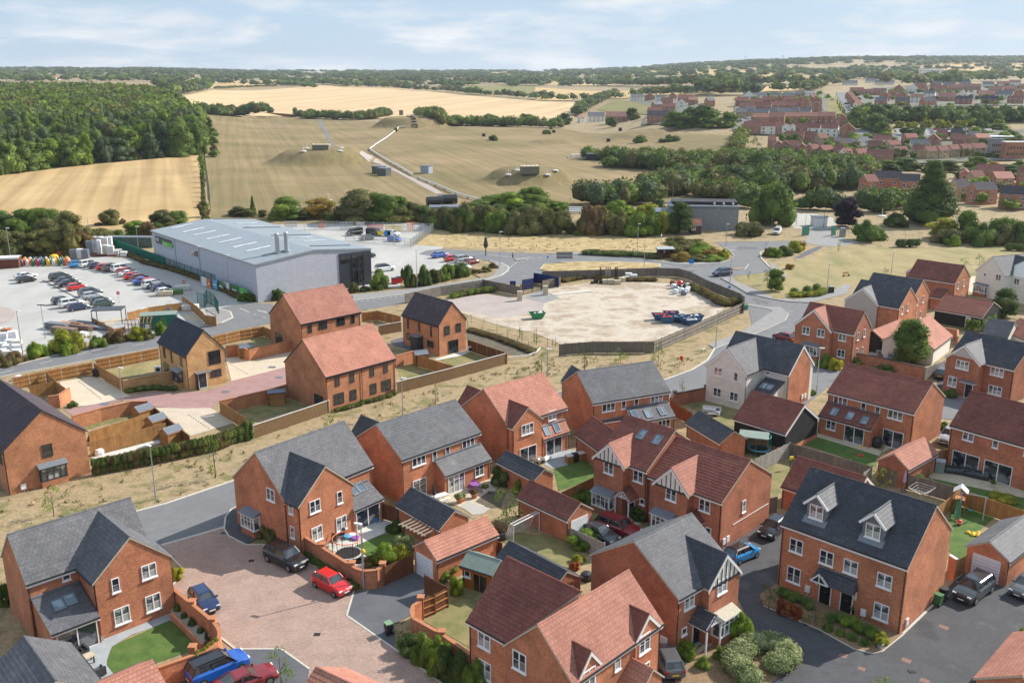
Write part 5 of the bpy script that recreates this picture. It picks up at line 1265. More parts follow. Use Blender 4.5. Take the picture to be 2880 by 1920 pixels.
def crown_items(kind,seed,lod):
 r=random.Random(seed);L={0:LH,1:LM,2:LL,3:LXL}[lod];it=[]
 if kind=='round':
  n=(22,15,10,6)[lod]
  for i in range(n):
   a=r.uniform(0,6.28);z=r.uniform(.12,.85)if i else .82;q=(1-abs(z-.42)**2*3.2);rr=max(.1,q)*r.uniform(.35,.72)if i else 0
   s=r.uniform(.28,.46)*(1.15 if lod>1 else 1);it.append((r.choice(L),(math.cos(a)*rr,math.sin(a)*rr,z),(s,s,s*.36),r.uniform(0,6)))
  it.append((r.choice(L),(0,0,.42),(.68,.68,.36),1))
 elif kind=='tall':
  n=(20,13,9,6)[lod]
  for i in range(n):
   z=.1+.84*i/(n-1);w_=.75*math.sin(min(1,(1.05-z)*1.6)*1.4)+.1;a=r.uniform(0,6.28);s=.3+.3*w_*r.uniform(.7,1.1)
   it.append((r.choice(L),(math.cos(a)*w_*.5,math.sin(a)*w_*.5,z*.93),(s,s,s*.3),r.uniform(0,6)))
 elif kind=='conifer':
  n=(26,16,9,6)[lod]
  for i in range(n):
   z=.05+.88*i/(n-1);w_=1-z;a=i*2.4;s=.16+.5*w_*r.uniform(.8,1)
   it.append((r.choice(L),(math.cos(a)*w_*.5,math.sin(a)*w_*.5,z),(s,s,s*.22+.04),a))
 elif kind=='willow':
  for i in range(20):
   a=i*2.4;z=r.uniform(.35,.85);rr=(1.1-z)*1.0;s=r.uniform(.3,.42)
   it.append((r.choice(LW),(math.cos(a)*rr*.75,math.sin(a)*rr*.75,z*.85),(s,s,s*.5),a))
  it.append((LH[0],(0,0,.5),(.75,.75,.42),0))
 elif kind=='wispy':
  for i in range(13):
   z=r.uniform(.12,.9);w_=math.sin(min(1,1.1-z)*2.2);a=r.uniform(0,6.28);s=r.uniform(.25,.42)
   it.append((r.choice(LS),(math.cos(a)*w_*.75,math.sin(a)*w_*.75,z),(s,s,s*.35),a))
 elif kind=='bush':
  n=(20,10,6,4)[lod]
  for i in range(n):
   a=r.uniform(0,6.28);rr=r.uniform(.15,.7);s=r.uniform(.38,.56)if lod else r.uniform(.24,.46);z=r.uniform(.15,.72)*(1.1-rr*.5)
   it.append((r.choice(L),(math.cos(a)*rr,math.sin(a)*rr,z),(s,s,s*.62),a))
 elif kind=='ball':
  it.append((L[seed%3],(0,0,.5),(.98,.98,.52),0));it.append((L[(seed+1)%3],(0,0,.48),(.94,.94,.5),1.3))
 return it
CM={}
def crown_mesh(kind,seed,lod,m):
 k=(kind,seed,lod)
 if k not in CM:
  a=join(crown_items(kind,seed*7+1,lod));v=a[0];z0=np.percentile(v[:,2],1.5);z1=np.percentile(v[:,2],99.3);v[:,2]=(v[:,2]-z0)/(z1-z0);v[:,:2]/=np.percentile(np.hypot(v[:,0],v[:,1]),97);CM[k]=npmesh('crown',a,m)
 return CM[k]
def trunk_mesh(h,r0,limbs=4,seed=0):
 k=('trunk',limbs,seed)
 if k in CM:return CM[k]
 r=random.Random(seed);b=MB();pts=[VC((0,0,-.1)),VC((.01,.01,.3)),VC((-.01,.01,.6)),VC((.01,0,1))]
 for i,(p,q)in enumerate(zip(pts,pts[1:])):b.tube(p,q,.022*(1-.25*i),.022*(.75-.22*i),7)
 for i in range(limbs):
  a=i*2.4+seed;z=.42+.12*i;b.tube((0,0,z),(math.cos(a)*.17,math.sin(a)*.17,z+.28),.009,.003,5)
 CM[k]=b.mesh('trunk','bark_tree');return CM[k]
NSEED=5;PARTS=False
def tree(p,h,r,kind='round',m='leaf_mid',label=None,name='tree',cat='tree',group=None,lod=1,trunk=True,clear=.12,seed=None,kind_=None):
 seed=R.randrange(NSEED)if seed is None else seed
 me=crown_mesh(kind,seed,lod,m)
 z0=h*clear if trunk else 0
 if trunk:
  root=EM(name,p,label,cat,group,R.uniform(0,6.28))
  t=bpy.data.objects.new('trunk',trunk_mesh(1,1,4 if kind!='conifer' else 0,seed));COL.objects.link(t);t.parent=root;t.scale=(h*.8,)*3
  c=bpy.data.objects.new('crown',me);COL.objects.link(c);c.parent=root;c.location=(0,0,z0)
 else:
  c=root=bpy.data.objects.new(name,me);COL.objects.link(c);c.location=p;c.rotation_euler=(0,0,R.uniform(0,6.28));tag(root,label,cat,group)
 c.scale=(r,r,h-z0)
 if me.materials[0].name!=m:
  c.material_slots[0].link='OBJECT';c.material_slots[0].material=MATS[m]
 return root
LM_=dict(d='leaf_dark',m='leaf_mid',o='leaf_olive',b='leaf_bright',y='leaf_yellow',a='leaf_autumn',n='leaf_brown',p='leaf_purple',g='leaf_grey',r='leaf_red',u='leaf_blue')
KD=dict(R='round',T='tall',C='conifer',W='willow',S='wispy',B='bush',O='ball')
def PL(s,name,label,cat='tree',group=None,lod=1,zoff=0,trunk=None):
 crop=None;out=[]
 for t in s.split():
  if ',' not in t:crop=t;continue
  a=t.split(',');x,yb,yt,w_=map(float,a[:4]);kd,mt=a[4][0],a[4][1]
  X,Y=PX('%s %s,%s'%(crop,x,yb));X2,Y2=PX('%s %s,%s'%(crop,x,yt))
  p=atg(X,Y);d=p.y*C_+(CAMH-p.z)*S_;r=w_/CS/FX*d/2
  c=VC((p.x,p.y,0));c.y+=r*.7 if kd!='S' else 0;p=VC((p.x,c.y,TE(p.x,c.y)))
  h=max(.4,hz(p,Y2)-p.z)
  if group and r>1.8:r*=R.uniform(.9,1.45);h*=R.uniform(.85,1.14);p.x+=R.uniform(-.35,.35)*r;p.y+=R.uniform(-.2,.9)*r
  kind=KD[kd];tk=kind not in('bush','ball')if trunk is None else trunk
  out.append(tree(p+Z3*zoff,h,r,kind,LM_[mt],label,name,cat,group,lod,tk))
 return out
def one(s,name,label,cat='tree',lod=0,**k):return PL(s,name,label,cat,None,lod,**k)
def HG(name,label,path,w,h,mats,cat='hedge',lod=1,group=None,ground=True,jag=.18,kind=None,dens=1.0,z0=0):
 P=[atg(x,y)for x,y in pp(path)]if isinstance(path,str)else path
 L={0:LH,1:LM,2:LL,3:LXL}[lod];it=[];o=P[0].copy()
 rl=min(w*.52,h*.62 if w>3 else 9);lv=2 if h>w*1.2 else 1;rows=1 if w<1.2 else 2 if w<=3 else max(2,round(w/(1.25*rl)))
 for a,b in zip(P,P[1:]):
  d=(b-a).length;n=max(1,int(d/(min(w*.42,rl*.9)if w>3 else min(w,h)*.42)*dens));t=(b-a).normalized();nrm=VC((-t.y,t.x,0))
  for i in range(n):
   for row in range(rows):
    for lev in range(lv):
     q=a.lerp(b,(i+R.random())/n)+nrm*(R.uniform(-.28,.28)*w if rows<3 else((row+R.random())/rows-.5)*w);hh=h*R.uniform(1-jag,1+jag)
     zc=TE(q.x,q.y)+z0+(hh*.5 if lv==1 else hh*(.28+.45*lev));k_=R.uniform(.75,1.25)if w>3 else 1
     it.append((R.choice(L),tuple(VC((q.x,q.y,zc))-o),(rl*k_,rl*k_,hh*(.55 if lv==1 else .32)),R.uniform(0,6)))
 arr=join(it);me=npmesh(name,arr,mats[0])
 if len(mats)>1:
  for m in mats[1:]:me.materials.append(MATS[m])
  nt_=sum(len(i[0][1])for i in it);mi=[]
  ch=[R.randrange(len(mats))for _ in it]
  for c,i in zip(ch,it):mi+=[c]*len(i[0][1])
  for c,i in zip(ch,it):mi+=[c]*len(i[0][2])
  me.polygons.foreach_set('material_index',mi)
 ob=bpy.data.objects.new(name,me);COL.objects.link(ob);ob.location=o;tag(ob,label,cat,group,kind);return ob
one('C3 475,815,640,130,Rm','tree','small round green tree on the dry lawn by the road junction')
one('D3 1015,1410,1180,200,Rp','tree','dark purple leaved tree near the green gates')
one('D3 1690,1400,900,400,Cd','tree','huge dark green conifer, tallest tree at the right',trunk=True)
one('D3 1400,1410,1300,180,Bd','shrub','dark spreading shrub at the left foot of the huge conifer','shrub')
one('D3 475,1400,1075,345,Wm','willow','tall willow with pale hanging foliage beside the grey industrial block')
one('C3 1210,437,268,260,Bm','shrub','big round green shrub right of the purple tree','shrub');one('C3 285,397,280,240,Bo','shrub','broad olive shrub in front of the willow','shrub')
one('C3 1510,1400,1020,290,Tm','birch_tree','tall green birch with hanging twigs behind the long maroon roofed house')
one('C3 2235,1030,790,230,Rd','tree','dense dark green tree at the right edge before the white house');one('C3 2215,820,655,110,Sm','birch_tree','slender pale birch before the white house at the right edge')
PL('C3 1790,430,250,200,Ry 1880,460,330,220,Bo 1960,440,220,200,Rm 2080,470,300,240,Bm 2200,470,320,220,Bo 2300,470,260,220,Bm 2400,470,270,200,Bd 1830,470,370,160,Bb','shrub','bushy shrub in the thicket at the right edge beyond the green','shrub','shrubs of the thicket at the right edge',0)
PL('C3 610,835,782,75,Om 710,825,765,80,Om 783,803,750,72,Om','ball_shrub','clipped round shrub behind the yellow hedge on the green','shrub','three clipped round shrubs',0)
HG('hedge','low yellow and green hedge under the three clipped ball shrubs','C3 590,850 700,850 770,845 840,815',1.6,.9,['leaf_yellow','leaf_yellow','leaf_mid'],lod=0)
HG('hedge','clipped dark box hedge on the far side of the green','C3 1375,470 1540,472',2.0,1.9,['leaf_dark'],lod=0,jag=.04)
HG('hedge','clipped hedge at the right edge behind the white house','C3 2220,496 2400,505',2.0,1.7,['leaf_dark'],lod=0,jag=.04)
PL('C3 410,545,475,90,Bo 470,555,480,100,Bb 560,545,465,140,Bd 620,520,430,120,By 660,500,430,80,Ba','shrub','wild shrub on the road island tip beside the gates','shrub','shrubs on the island tip',0)
one('C3 575,645,600,70,Ba','shrub','small yellowing shrub alone on the dry green','shrub')
PL('C3 258,722,655,36,Sm 400,755,622,80,Sd 940,512,415,34,Sb 1302,672,615,44,Sd 1900,602,538,68,Sb 2010,602,528,70,Sm','sapling','young staked tree on the dry green','tree','saplings on the dry green',0)
PL('C2 1720,440,400,120,Bo 1800,470,400,160,Bo 1760,520,440,140,Bb 1860,540,450,180,Bo 1960,560,460,180,Bb 2050,570,470,160,Ba 2130,570,490,110,By 1850,590,520,150,Ba 1950,590,540,150,Bo 2060,590,530,150,Bb 1900,440,410,120,Bo 2000,500,440,150,By','shrub','wild shrub in the scrub behind the bus shelter','shrub','scrub behind the bus shelter',0)
PL('B0 1637,1195,890,125,Sm B0 410,1485,1255,150,Sb B1 700,815,690,120,Sb B1 1500,640,490,60,So B2 737,412,250,110,Sm B2 1065,385,215,60,So B2 1340,330,208,120,Sb B2 1622,352,170,110,Sm','sapling','young tree on the dry verge beside the estate road','tree','saplings along the estate verge',0)
one('B2 1808,545,440,50,Sy','sapling','small yellow-leaved tree beside the estate road bend');one('A1 330,1590,1310,230,Sb','tree','airy yellow-green tree at the bottom edge beside the blue car')
one('C1 437,802,668,85,Cd','conifer','dark pointed conifer before the warehouse end wall');one('C1 218,825,715,50,Td','tree','thin upright tree before the warehouse corner')
PL('C1 30,890,820,90,Bm 90,890,815,90,Bd 140,885,800,90,Bm 200,880,825,90,Bo 280,880,785,130,Bd 380,815,760,100,Bd 450,810,750,110,Bm 520,790,740,110,Bd 600,790,745,110,Bo 680,780,705,60,Bn 870,825,740,80,Bo 960,815,765,90,Bd 1070,812,668,150,Bm','shrub','shrub in the planting strip along the warehouse front','shrub','shrubs along the warehouse front',0)
PL('C1 1280,778,612,90,Bd 1330,780,680,90,Bo 1415,772,612,120,Bd 1500,750,640,110,Bo 1560,735,620,110,Bm 1660,712,590,160,Bd 1600,720,600,100,Bm 1720,690,640,110,Bo 1800,680,640,110,Bn 1880,670,620,100,Bo 1940,640,590,80,Bn','shrub','dark shrub in the hedge beside the front car park','shrub','shrubs beside the front car park',0)
PL('C0 -40,1400,1240,180,Bn 90,1370,1265,160,Bn 30,1390,1300,120,Bo 265,1325,1190,170,Bb 390,1315,1150,240,By 480,1300,1180,120,Bb 560,1265,1180,130,Bn 725,1245,1145,135,Bm 690,1190,1045,50,So 820,1210,1120,110,Bn 890,1205,1105,150,Bn 1030,1190,1080,150,By 1120,1180,1100,90,Bo 1205,1145,1045,100,Bb','shrub','shrub in the strip between builders yard and main road','shrub','shrubs between builders yard and main road',0)
HG('undergrowth','dry brown weeds along the green mesh fence','C0 985,540 1100,600 1300,650 1500,710 1800,860',1.2,.9,['leaf_brown','leaf_olive'],'hedge')
PL('A1 1110,690,520,190,Bb 1215,640,530,170,By 1000,690,600,100,Bo','shrub','yellow-green shrub inside the curved wall beside the trampoline','shrub','shrubs inside the curved garden wall',0)
one('A1 1270,580,450,170,Bg','shrub','pale grey-green shrub beside the timber pergola','shrub');one('A1 1190,430,338,150,Bd','shrub','dark shrub at the edge of the pale patio by the pergola','shrub')
one('A1 1545,800,640,240,Bb','shrub','bright green shrub leaning over the brown fence beside the black driveway','shrub');one('A1 1650,915,760,120,Bb','shrub','bright spiky shrub on the lawn before the wooden cabin','shrub')
PL('A1 1310,1370,1190,230,Bd 1400,1440,1200,200,Bm 1500,1500,1225,230,Bb 1560,1560,1300,200,Bd 1680,1580,1350,240,Bd 1800,1640,1390,240,Bm 1480,1470,1360,140,By','shrub','dense evergreen shrub outside the curved wall along the block paving','shrub','shrubs outside the curved wall',0)
one('A1 1250,1215,1115,140,So','phormium','spiky dark phormium beside the green-lidded bin','shrub')
PL('A1 60,330,230,70,Bd 90,390,330,60,Bd 130,410,350,60,Bd 190,470,350,110,Bo 260,510,380,140,Bo 290,500,400,90,Bn','shrub','olive shrub against the corner house side wall','shrub','shrubs against the corner house',0)
HG('hedge','low dark green planting along the garden wall behind the parked cars','A1 350,480 480,560 600,650 680,710 800,790 900,850',.9,.5,['leaf_dark','leaf_mid'],lod=0)
one('B1 1990,1270,1120,190,Bd','shrub','dark evergreen shrub at the corner of the patio with the purple table','shrub');one('A1 2040,420,85,250,Sm','birch_tree','feathery young birch beside the football goal','tree');one('B1 2140,1330,1210,100,Bb','shrub','bright shrub beside the maroon pantile garage','shrub')
one('A0 30,1580,1435,190,Bb','shrub','yellow-green shrub in the bottom left corner','shrub');one('A0 20,1000,810,120,Bm','shrub','green shrub behind the bottom-left house at the left edge','shrub')
one('A0 1330,800,690,110,By','shrub','bright yellow-green shrub in the kerbed bed beside the bottom-left house','shrub')
PL('A0 1350,1050,975,70,Om 1395,1100,1050,55,Om 1455,1160,1080,60,Cd 1520,1215,1160,60,Om 1570,1260,1180,30,Cd','topiary','small dark clipped shrub in the pebble bed inside the curved garden wall','shrub','clipped shrubs in the pebble bed',0,zoff=.2)
HG('climber','yellowing climber on top of the curved garden wall',gp('A0 1470,1350 1560,1310 1650,1230',1.8),.4,.45,['leaf_autumn','leaf_yellow'],'climber',lod=0,z0=1.5)
one('B2 1985,960,768,215,Bo','shrub','round olive tree-like shrub before the dark grey garage','shrub');one('B2 1050,1400,1285,190,Bb','shrub','bright yellow-green shrub beside the white bay of the timbered pair','shrub')
one('A2 1060,560,415,250,Bb','shrub','broad glossy laurel between the fence and the parked dark car','shrub');one('A2 1025,665,595,110,By','ornamental_grass','yellow ornamental grass behind the pale grey roof','shrub');one('A2 990,720,650,90,Br','shrub','small rusty red shrub behind the dark pantile garage','shrub')
one('A2 1250,300,222,130,Bg','shrub','grey-green shrub before the timbered house porch','shrub');one('A2 1490,345,225,170,Bd','shrub','dark round shrub right of the timbered house porch','shrub')
one('A2 410,480,395,90,Ba','shrub','yellowing shrub beside the goal net','shrub')
one('A2 1850,1400,1250,180,Bb','shrub','bright green shrub under the small window left of the black front door','shrub');one('A2 1970,1475,1365,120,Bb','shrub','bright shrub at the corner of the sandy path','shrub');one('A3 40,1400,1290,100,Bm','shrub','green shrub between the path and the variegated hedge','shrub')
one('A3 215,1280,1045,190,Bb','shrub','large bright green laurel before the pale-roofed bay window','shrub');one('A3 330,1290,1180,150,Bd','shrub','dark shrub behind the variegated hedge','shrub')
HG('hedge','cream and green variegated hedge in a U shape on the lower court corner','A3 300,1600 150,1500 170,1400 300,1310 440,1310 550,1380 530,1450 430,1470',1.5,1.2,['leaf_grey'],lod=0,jag=.05,dens=2.4)
one('A3 410,1010,805,170,So','phormium','large dark spiky phormium at the left end of the townhouse bed','shrub');one('A3 760,1140,965,200,So','phormium','large dark spiky phormium in the middle of the townhouse bed','shrub')
PL('A3 525,1060,935,120,Br 610,1090,975,130,Br','shrub','rust-red low shrub between the two phormiums','shrub','rust-red shrubs in the townhouse bed',0)
HG('hedge','low green hedge along the townhouse front, left of the doors','A3 500,900 620,960 740,1010',.9,.9,['leaf_mid'],lod=0);HG('hedge','low green hedge along the townhouse front, right of the doors','A3 880,1100 1000,1130 1120,1190 1230,1250',1.0,.9,['leaf_mid','leaf_bright'],lod=0)
PL('A3 870,1188,1110,88,Om 965,1222,1150,80,Om 1052,1258,1182,90,Om','ball_shrub','clipped ball shrub in the gravel bed before the townhouse pair','shrub','clipped balls in the townhouse bed',0);one('A3 1265,1295,1185,140,By','shrub','yellow-green shrub at the right end of the townhouse bed','shrub');one('A3 1145,1300,1235,80,Bm','shrub','small green shrub in the gravel near the flower pot','shrub')
one('A3 2235,1440,1300,120,Bb','shrub','bright green shrub in the stone edged bed at the right edge','shrub');one('A3 2290,1370,1250,90,Bm','shrub','darker shrub behind the stone edged bed at the right edge','shrub');one('A3 2350,1300,1150,90,Bb','shrub','bright shrub cut by the right edge','shrub')
one('A3 1290,1640,1495,200,Sb','tree','treetop poking up from the bottom edge of the black court','tree')
PL('B3 850,370,255,120,Bb 920,390,290,110,By 870,360,320,70,By','shrub','golden-green shrub before the house with the white bay','shrub','golden shrubs by the white bay house',0)
PL('B3 1090,345,280,110,Bm 1260,400,330,90,Bo 1330,410,340,100,Bm','shrub','shrub along the brick garden wall of the sofa garden','shrub','shrubs along the sofa garden wall',0)
one('B3 1255,1285,1118,190,Sy','shrub','airy yellow-olive shrub behind the dark townhouse roof','shrub');one('B3 1535,1265,1165,170,Bm','shrub','green shrub right of the closed lilac parasol','shrub');one('B3 1605,1190,1100,90,Bm','shrub','green shrub beside the grey garden box','shrub')
one('B3 2230,1410,1325,220,By','shrub','pale spreading grassy shrub behind the orange fence','shrub');one('B3 1745,850,775,70,Bm','shrub','green shrub between the two maroon roofed houses','shrub');one('B3 1800,595,520,130,Bm','shrub','dark shrub beside the cream gabled house door','shrub');one('B3 750,575,530,60,Bm','shrub','shrub at the foot of the lamp post beside the white house','shrub')
HG('hedge','green planting below the yellow brick wall beside the buff house','B0 960,550 1100,530 1250,530 1340,530',1.0,.6,['leaf_dark','leaf_mid'],lod=0)
HG('hedge','weeds along the wall foot of the nearer salmon roofed semi','B1 740,700 950,640 1200,570',.8,.5,['leaf_olive','leaf_dark'],lod=0)
one('B0 1875,920,765,110,Bd','shrub','dark bushy shrub at the joint of the green hedge and the brown screen','shrub')
HG('hedge','long ivy green hedge behind the sheds, along the dry verge','B0 715,1180 1240,1080 1650,990 1860,910',.7,1.9,['leaf_dark','leaf_mid','leaf_olive','leaf_brown'],lod=0,jag=.06,dens=2.2)
HG('hedge','white-flecked ivy hedge behind the black boarded outbuilding','C3 1900,1110 2000,1120 2050,1115 2120,1060',.7,1.9,['leaf_grey','leaf_mid'],lod=0)
one('B0 540,665,615,80,Bm','shrub','shrub at the end of the brick wall by the cream courtyard','shrub');one('B0 310,470,385,130,Sd','shrub','dark leggy shrub in the small fenced garden at the left','shrub')
HG('undergrowth','green weeds below the wall panels beside the building plot gate','C2 60,860 200,830 380,810',1.6,1.0,['leaf_mid','leaf_olive'],lod=0)
HG('undergrowth','brown weeds over the soil bank beside the plum-roofed house','B2 190,80 400,140 600,215 680,250',1.5,.5,['leaf_brown','leaf_olive','leaf_brown'],lod=0)
HG('undergrowth','green weeds at the corner of the building plot fence','C2 1880,790 2000,850 2120,920 2240,900',1.8,1.2,['leaf_olive','leaf_brown'],lod=0)
HG('undergrowth','dry weeds on the bare plot behind the white bags','C2 900,740 1100,700 1300,730 1600,730',1.5,.7,['leaf_brown','leaf_olive','leaf_autumn'],lod=1)
HG('hedge','low green bank of nettles behind the road, before the tall dry grass','C2 1080,525 1300,535 1500,545 1600,560',3,1.0,['leaf_mid','leaf_olive','leaf_dark'])
BELT='trees of the belt beyond the main road'
PL('C1 -30,250,165,140,Ro 40,250,190,110,Ro 110,240,82,50,Cd 180,250,190,80,Ro 345,282,97,250,Rm 480,275,180,130,Ro 570,275,138,200,Ra 660,272,190,100,Ro 750,275,200,120,Bd 930,292,48,250,Ro 1040,292,90,180,Rm 1120,292,62,190,Rm 1240,292,110,160,Rm 1180,295,170,200,Bo 1330,290,130,160,Ro 1400,285,150,120,Rm 1450,300,190,170,Bo' ' C1 1480,310,200,190,Bo 1570,325,205,200,Bm 1660,330,195,200,Bo 1830,230,125,220,Rm 1950,235,140,200,Rd 2060,230,85,240,Rb 2180,235,125,200,Rm 2290,230,100,180,Rm 1780,240,160,120,Ry','tree','leafy tree in the belt between warehouse yard and dry meadow','tree',BELT,0,trunk=False)
one('C2 670,200,15,270,Rm','tree','tallest open-crowned tree in the belt left of the substation rails');one('C2 870,215,130,170,Rb','tree','bright green tree beside the white rails')
PL('C2 390,205,85,240,Rm 520,205,110,180,Rm 760,210,110,170,Rm 300,210,125,180,Rm 560,210,60,150,Rm','tree','leafy tree in the belt above the brown thicket','tree',BELT,0,trunk=False)
PL('C1 1560,352,185,200,Bo 1640,360,200,180,Bd 1740,362,170,210,Bo 1850,370,185,210,Bm 1960,372,180,200,Bo 2060,375,200,200,Bd 2170,378,195,210,Bo 2280,378,190,210,Bo C2 60,365,200,180,Bo 150,372,185,200,Bd 280,372,180,210,Bo 400,378,190,200,Bm 500,380,185,200,Bo 620,382,190,210,Bo 720,385,195,190,Bd 830,385,190,200,Bo 930,387,195,210,Bo 1020,388,340,90,Bb 1080,388,200,180,Ba 1160,390,180,190,Bn 1260,390,190,210,Bo 1370,392,190,210,Bo 1480,392,200,200,Bb 1570,390,200,200,Bb 1660,385,205,180,By 1700,375,230,130,Bb 1330,300,115,190,Rb 1440,280,170,160,Rb 1200,290,180,130,Ra 1560,320,170,190,Ry 1150,260,160,80,Rp','thicket_tree','dense olive shrub-tree in the thicket behind the tall dry grass','tree','trees of the brown thicket behind the dry grass',0,trunk=False)
one('C2 1800,385,128,200,Td','weeping_conifer','dark weeping conifer left of the grey industrial block');one('C2 1630,240,110,150,Td','tree','dark upright tree behind the weeping conifer')
PL('C0 -20,420,200,220,Rd 90,410,185,220,Rm 210,410,190,230,Rm 320,430,200,220,Rm 430,460,235,210,Ro -30,560,330,220,Bo 80,560,360,210,Ro 240,560,345,200,Ro 400,555,335,230,Ro 500,540,300,150,Ro 160,520,300,160,Rm 330,520,290,180,Ro 590,520,360,150,Bn 700,480,320,180,Bo 650,500,350,150,Bo 780,460,320,160,Bo 820,310,200,115,Bo 860,440,330,160,Bm 975,400,262,140,Rb 1070,420,290,140,Bn 1180,335,205,170,Ro 1150,400,300,150,Bd 1350,310,195,190,Rm 1240,340,230,120,Ro 740,310,285,60,Bn 920,300,255,60,Bn 1050,330,270,100,Bn','tree','leafy tree in the hedge behind the builders yard','tree','trees behind the builders yard',0,trunk=False)
PL('D0 1530,905,848,55,Om 1532,945,885,50,Om 1535,985,920,50,Om 1535,1025,960,50,Om 1537,1065,1000,50,Od 1540,1105,1040,45,Oo 1540,1140,1080,40,Oo 1542,1175,1110,40,Om 1543,1210,1150,45,Oo 1545,1260,1190,90,Bm 1550,1335,1210,100,Ro 1550,1390,1270,90,Bo','hedge_tree','dark tree in the single line between stubble field and meadow','tree','trees in the line between stubble field and meadow',2)
PL('D0 1590,660,565,80,Rd 1600,720,640,90,Rm 1600,780,700,90,Rm 1610,840,760,80,Ro 1590,875,810,80,Rm','tree','tree on the meadow edge at the corner of the wood','tree','trees at the wood corner',2)
FB='far hedgerows'
def BE(lab,s,w,h,mats='leaf_dark leaf_mid leaf_olive leaf_mid',lod=1,group=None,dens=1.0,name='hedgerow',kind=None):return HG(name,lab,s,w,h,mats.split(),'hedge',lod,group,jag=.4,dens=dens,kind=kind)
BE('hedgerow behind the meadow, left of the highest mound','D1 445,560 600,572 760,580 900,585 1000,578 1130,552',12,6)
BE('hedgerow behind the meadow, right of the highest mound','D1 1390,545 1500,590 1620,625 1800,628 2100,636 2352,643 D2 900,645',12,6)
BE('hedgerow at the left end of the pale stubble hill','D0 1500,530 1600,548 1780,552 1900,535 2030,528',14,7)
PL('D1 560,570,505,120,Rd 700,580,530,90,Rm 920,585,525,110,Rd 1450,560,505,110,Rd 1660,622,545,120,Rm 1900,630,550,120,Rm 2050,632,575,110,Rm D2 640,612,540,150,Rd 320,625,550,130,Rm 890,622,543,110,Rd 480,632,580,110,Rm 60,600,545,110,Rm 1270,640,560,60,Td D0 1760,550,475,130,Ro 1650,545,460,100,Rm 1950,530,470,90,Rm','tree','taller tree standing in the hedge behind the meadow','tree','trees behind the meadow',2,trunk=False)
PL('D2 780,698,655,50,Bm 380,748,705,75,Bd 1465,765,705,80,Bm 1530,762,715,80,Bm 1745,762,700,150,Bd D1 1192,678,645,40,Bd 1950,745,707,70,Bd D2 812,660,640,30,Bd','shrub','lone dark shrub on the dry meadow','shrub','lone shrubs on the meadow',2)
BE('scrub belt on the right of the meadow, upper row','D2 1090,880 1270,890 1420,900',12,5,lod=1)
BE('scrub belt on the right of the meadow, lower row','D2 1270,935 1500,950 1800,970 2100,975 2352,975 D3 400,975 700,990 1000,1010 1180,1010',18,6.5,lod=1)
BE('scrub belt behind the lower row, under the town','D2 1500,900 1700,905 2000,930 2352,930 D3 100,900 400,900 700,930 1000,960 1200,960',16,5,lod=1)
BE('rounded thicket beyond the white rails','D2 1100,1245 1250,1230 1420,1210 1600,1190',14,6,'leaf_dark leaf_mid leaf_olive leaf_blue',lod=1)
BE('large thicket behind the grey industrial block','D2 1600,1160 1800,1110 2000,1080 2352,1060 D3 250,1120 500,1120 800,1100 1100,1080 1180,1080',20,6.5,'leaf_dark leaf_olive leaf_mid leaf_blue',lod=1)
BE('middle thicket behind the grey industrial block','D2 1900,1170 2352,1190 D3 100,1180 200,1180',12,5,lod=1)
BE('long clipped dark hedge behind the gates','D3 640,1260 800,1268 980,1275',8,5.5,'leaf_dark leaf_blue',lod=1);BE('second dark hedge right of the purple tree','D3 1110,1285 1280,1290 1400,1300',8,5.5,'leaf_dark leaf_blue',lod=1);BE('short dark hedge beside the grey block','D3 200,1245 310,1260',6,5,'leaf_dark',lod=1)
PL('D2 1560,900,805,190,Rm D3 1000,1050,960,200,Rb 150,1190,1090,180,Rm 80,850,800,110,Rm D2 2140,860,810,100,Rm 1440,585,490,110,Rd','tree','single round tree rising from the scrub belts','tree','round trees of the scrub',1,trunk=False)
BE('young hedge along the right meadow edge','D3 150,840 180,780 220,700',6,5,lod=2)
PL('D3 1500,970,865,220,Rd 1700,980,900,220,Rd 1850,990,890,230,Rd 1330,980,900,160,Rm 1200,985,910,160,Rm 1980,960,870,170,Rm 2130,985,895,140,Ra 2250,1000,930,200,Rd 2050,1000,940,120,Rm 2330,1010,950,150,Rd 2140,880,840,150,Rd 2264,880,838,50,Rd 1400,985,930,130,Rd 1930,1030,960,130,Rd 2230,1040,985,130,Ro 2350,960,900,120,Rm','tree','leafy tree behind the huge conifer, below the town','tree','trees below the town',1,trunk=False)
BE('wood edge behind the supermarket car park','D3 1180,560 1260,590 1400,580 1600,590 1900,600 2200,585 2352,585',26,7,'leaf_dark leaf_dark leaf_mid',2,name='tree_belt')
PL('D3 1180,660,500,230,Rm 1250,690,560,200,Rm 1310,700,600,130,Rm 1240,620,470,160,Rd 1360,600,480,130,Rd 1480,600,490,150,Rd 1600,605,490,150,Rd 1740,605,490,150,Rd 1880,605,480,150,Rd 2000,600,480,150,Rd 2130,598,475,150,Rd 2260,595,480,160,Rd 2370,595,480,150,Rd D2 1890,640,470,200,Rd 2010,640,470,200,Rd 2100,660,530,220,Rm 1800,650,510,190,Rm 1920,640,560,90,Ry 2170,650,520,120,Rm 1740,640,540,150,Rd 1250,620,560,50,Rm','tree','big dark tree among the far houses','tree','big trees among the far houses',2,trunk=False)
PL('D3 1400,650,590,60,Ry 1440,650,595,70,Ry 1490,652,600,60,Ry 1540,655,595,60,Ry 1600,650,565,50,Ty 1650,652,590,60,Ry 1700,655,590,60,Ry 1750,655,590,60,Ry 1800,655,592,60,Ry 1860,655,590,60,Ry 1910,655,585,60,Ry 1970,650,575,80,Rb 2040,650,570,60,Rm 2090,655,600,60,Rm 2180,640,585,110,Rb','tree','yellow-green young tree round the supermarket car park','tree','yellow trees round the car park',2,trunk=False)
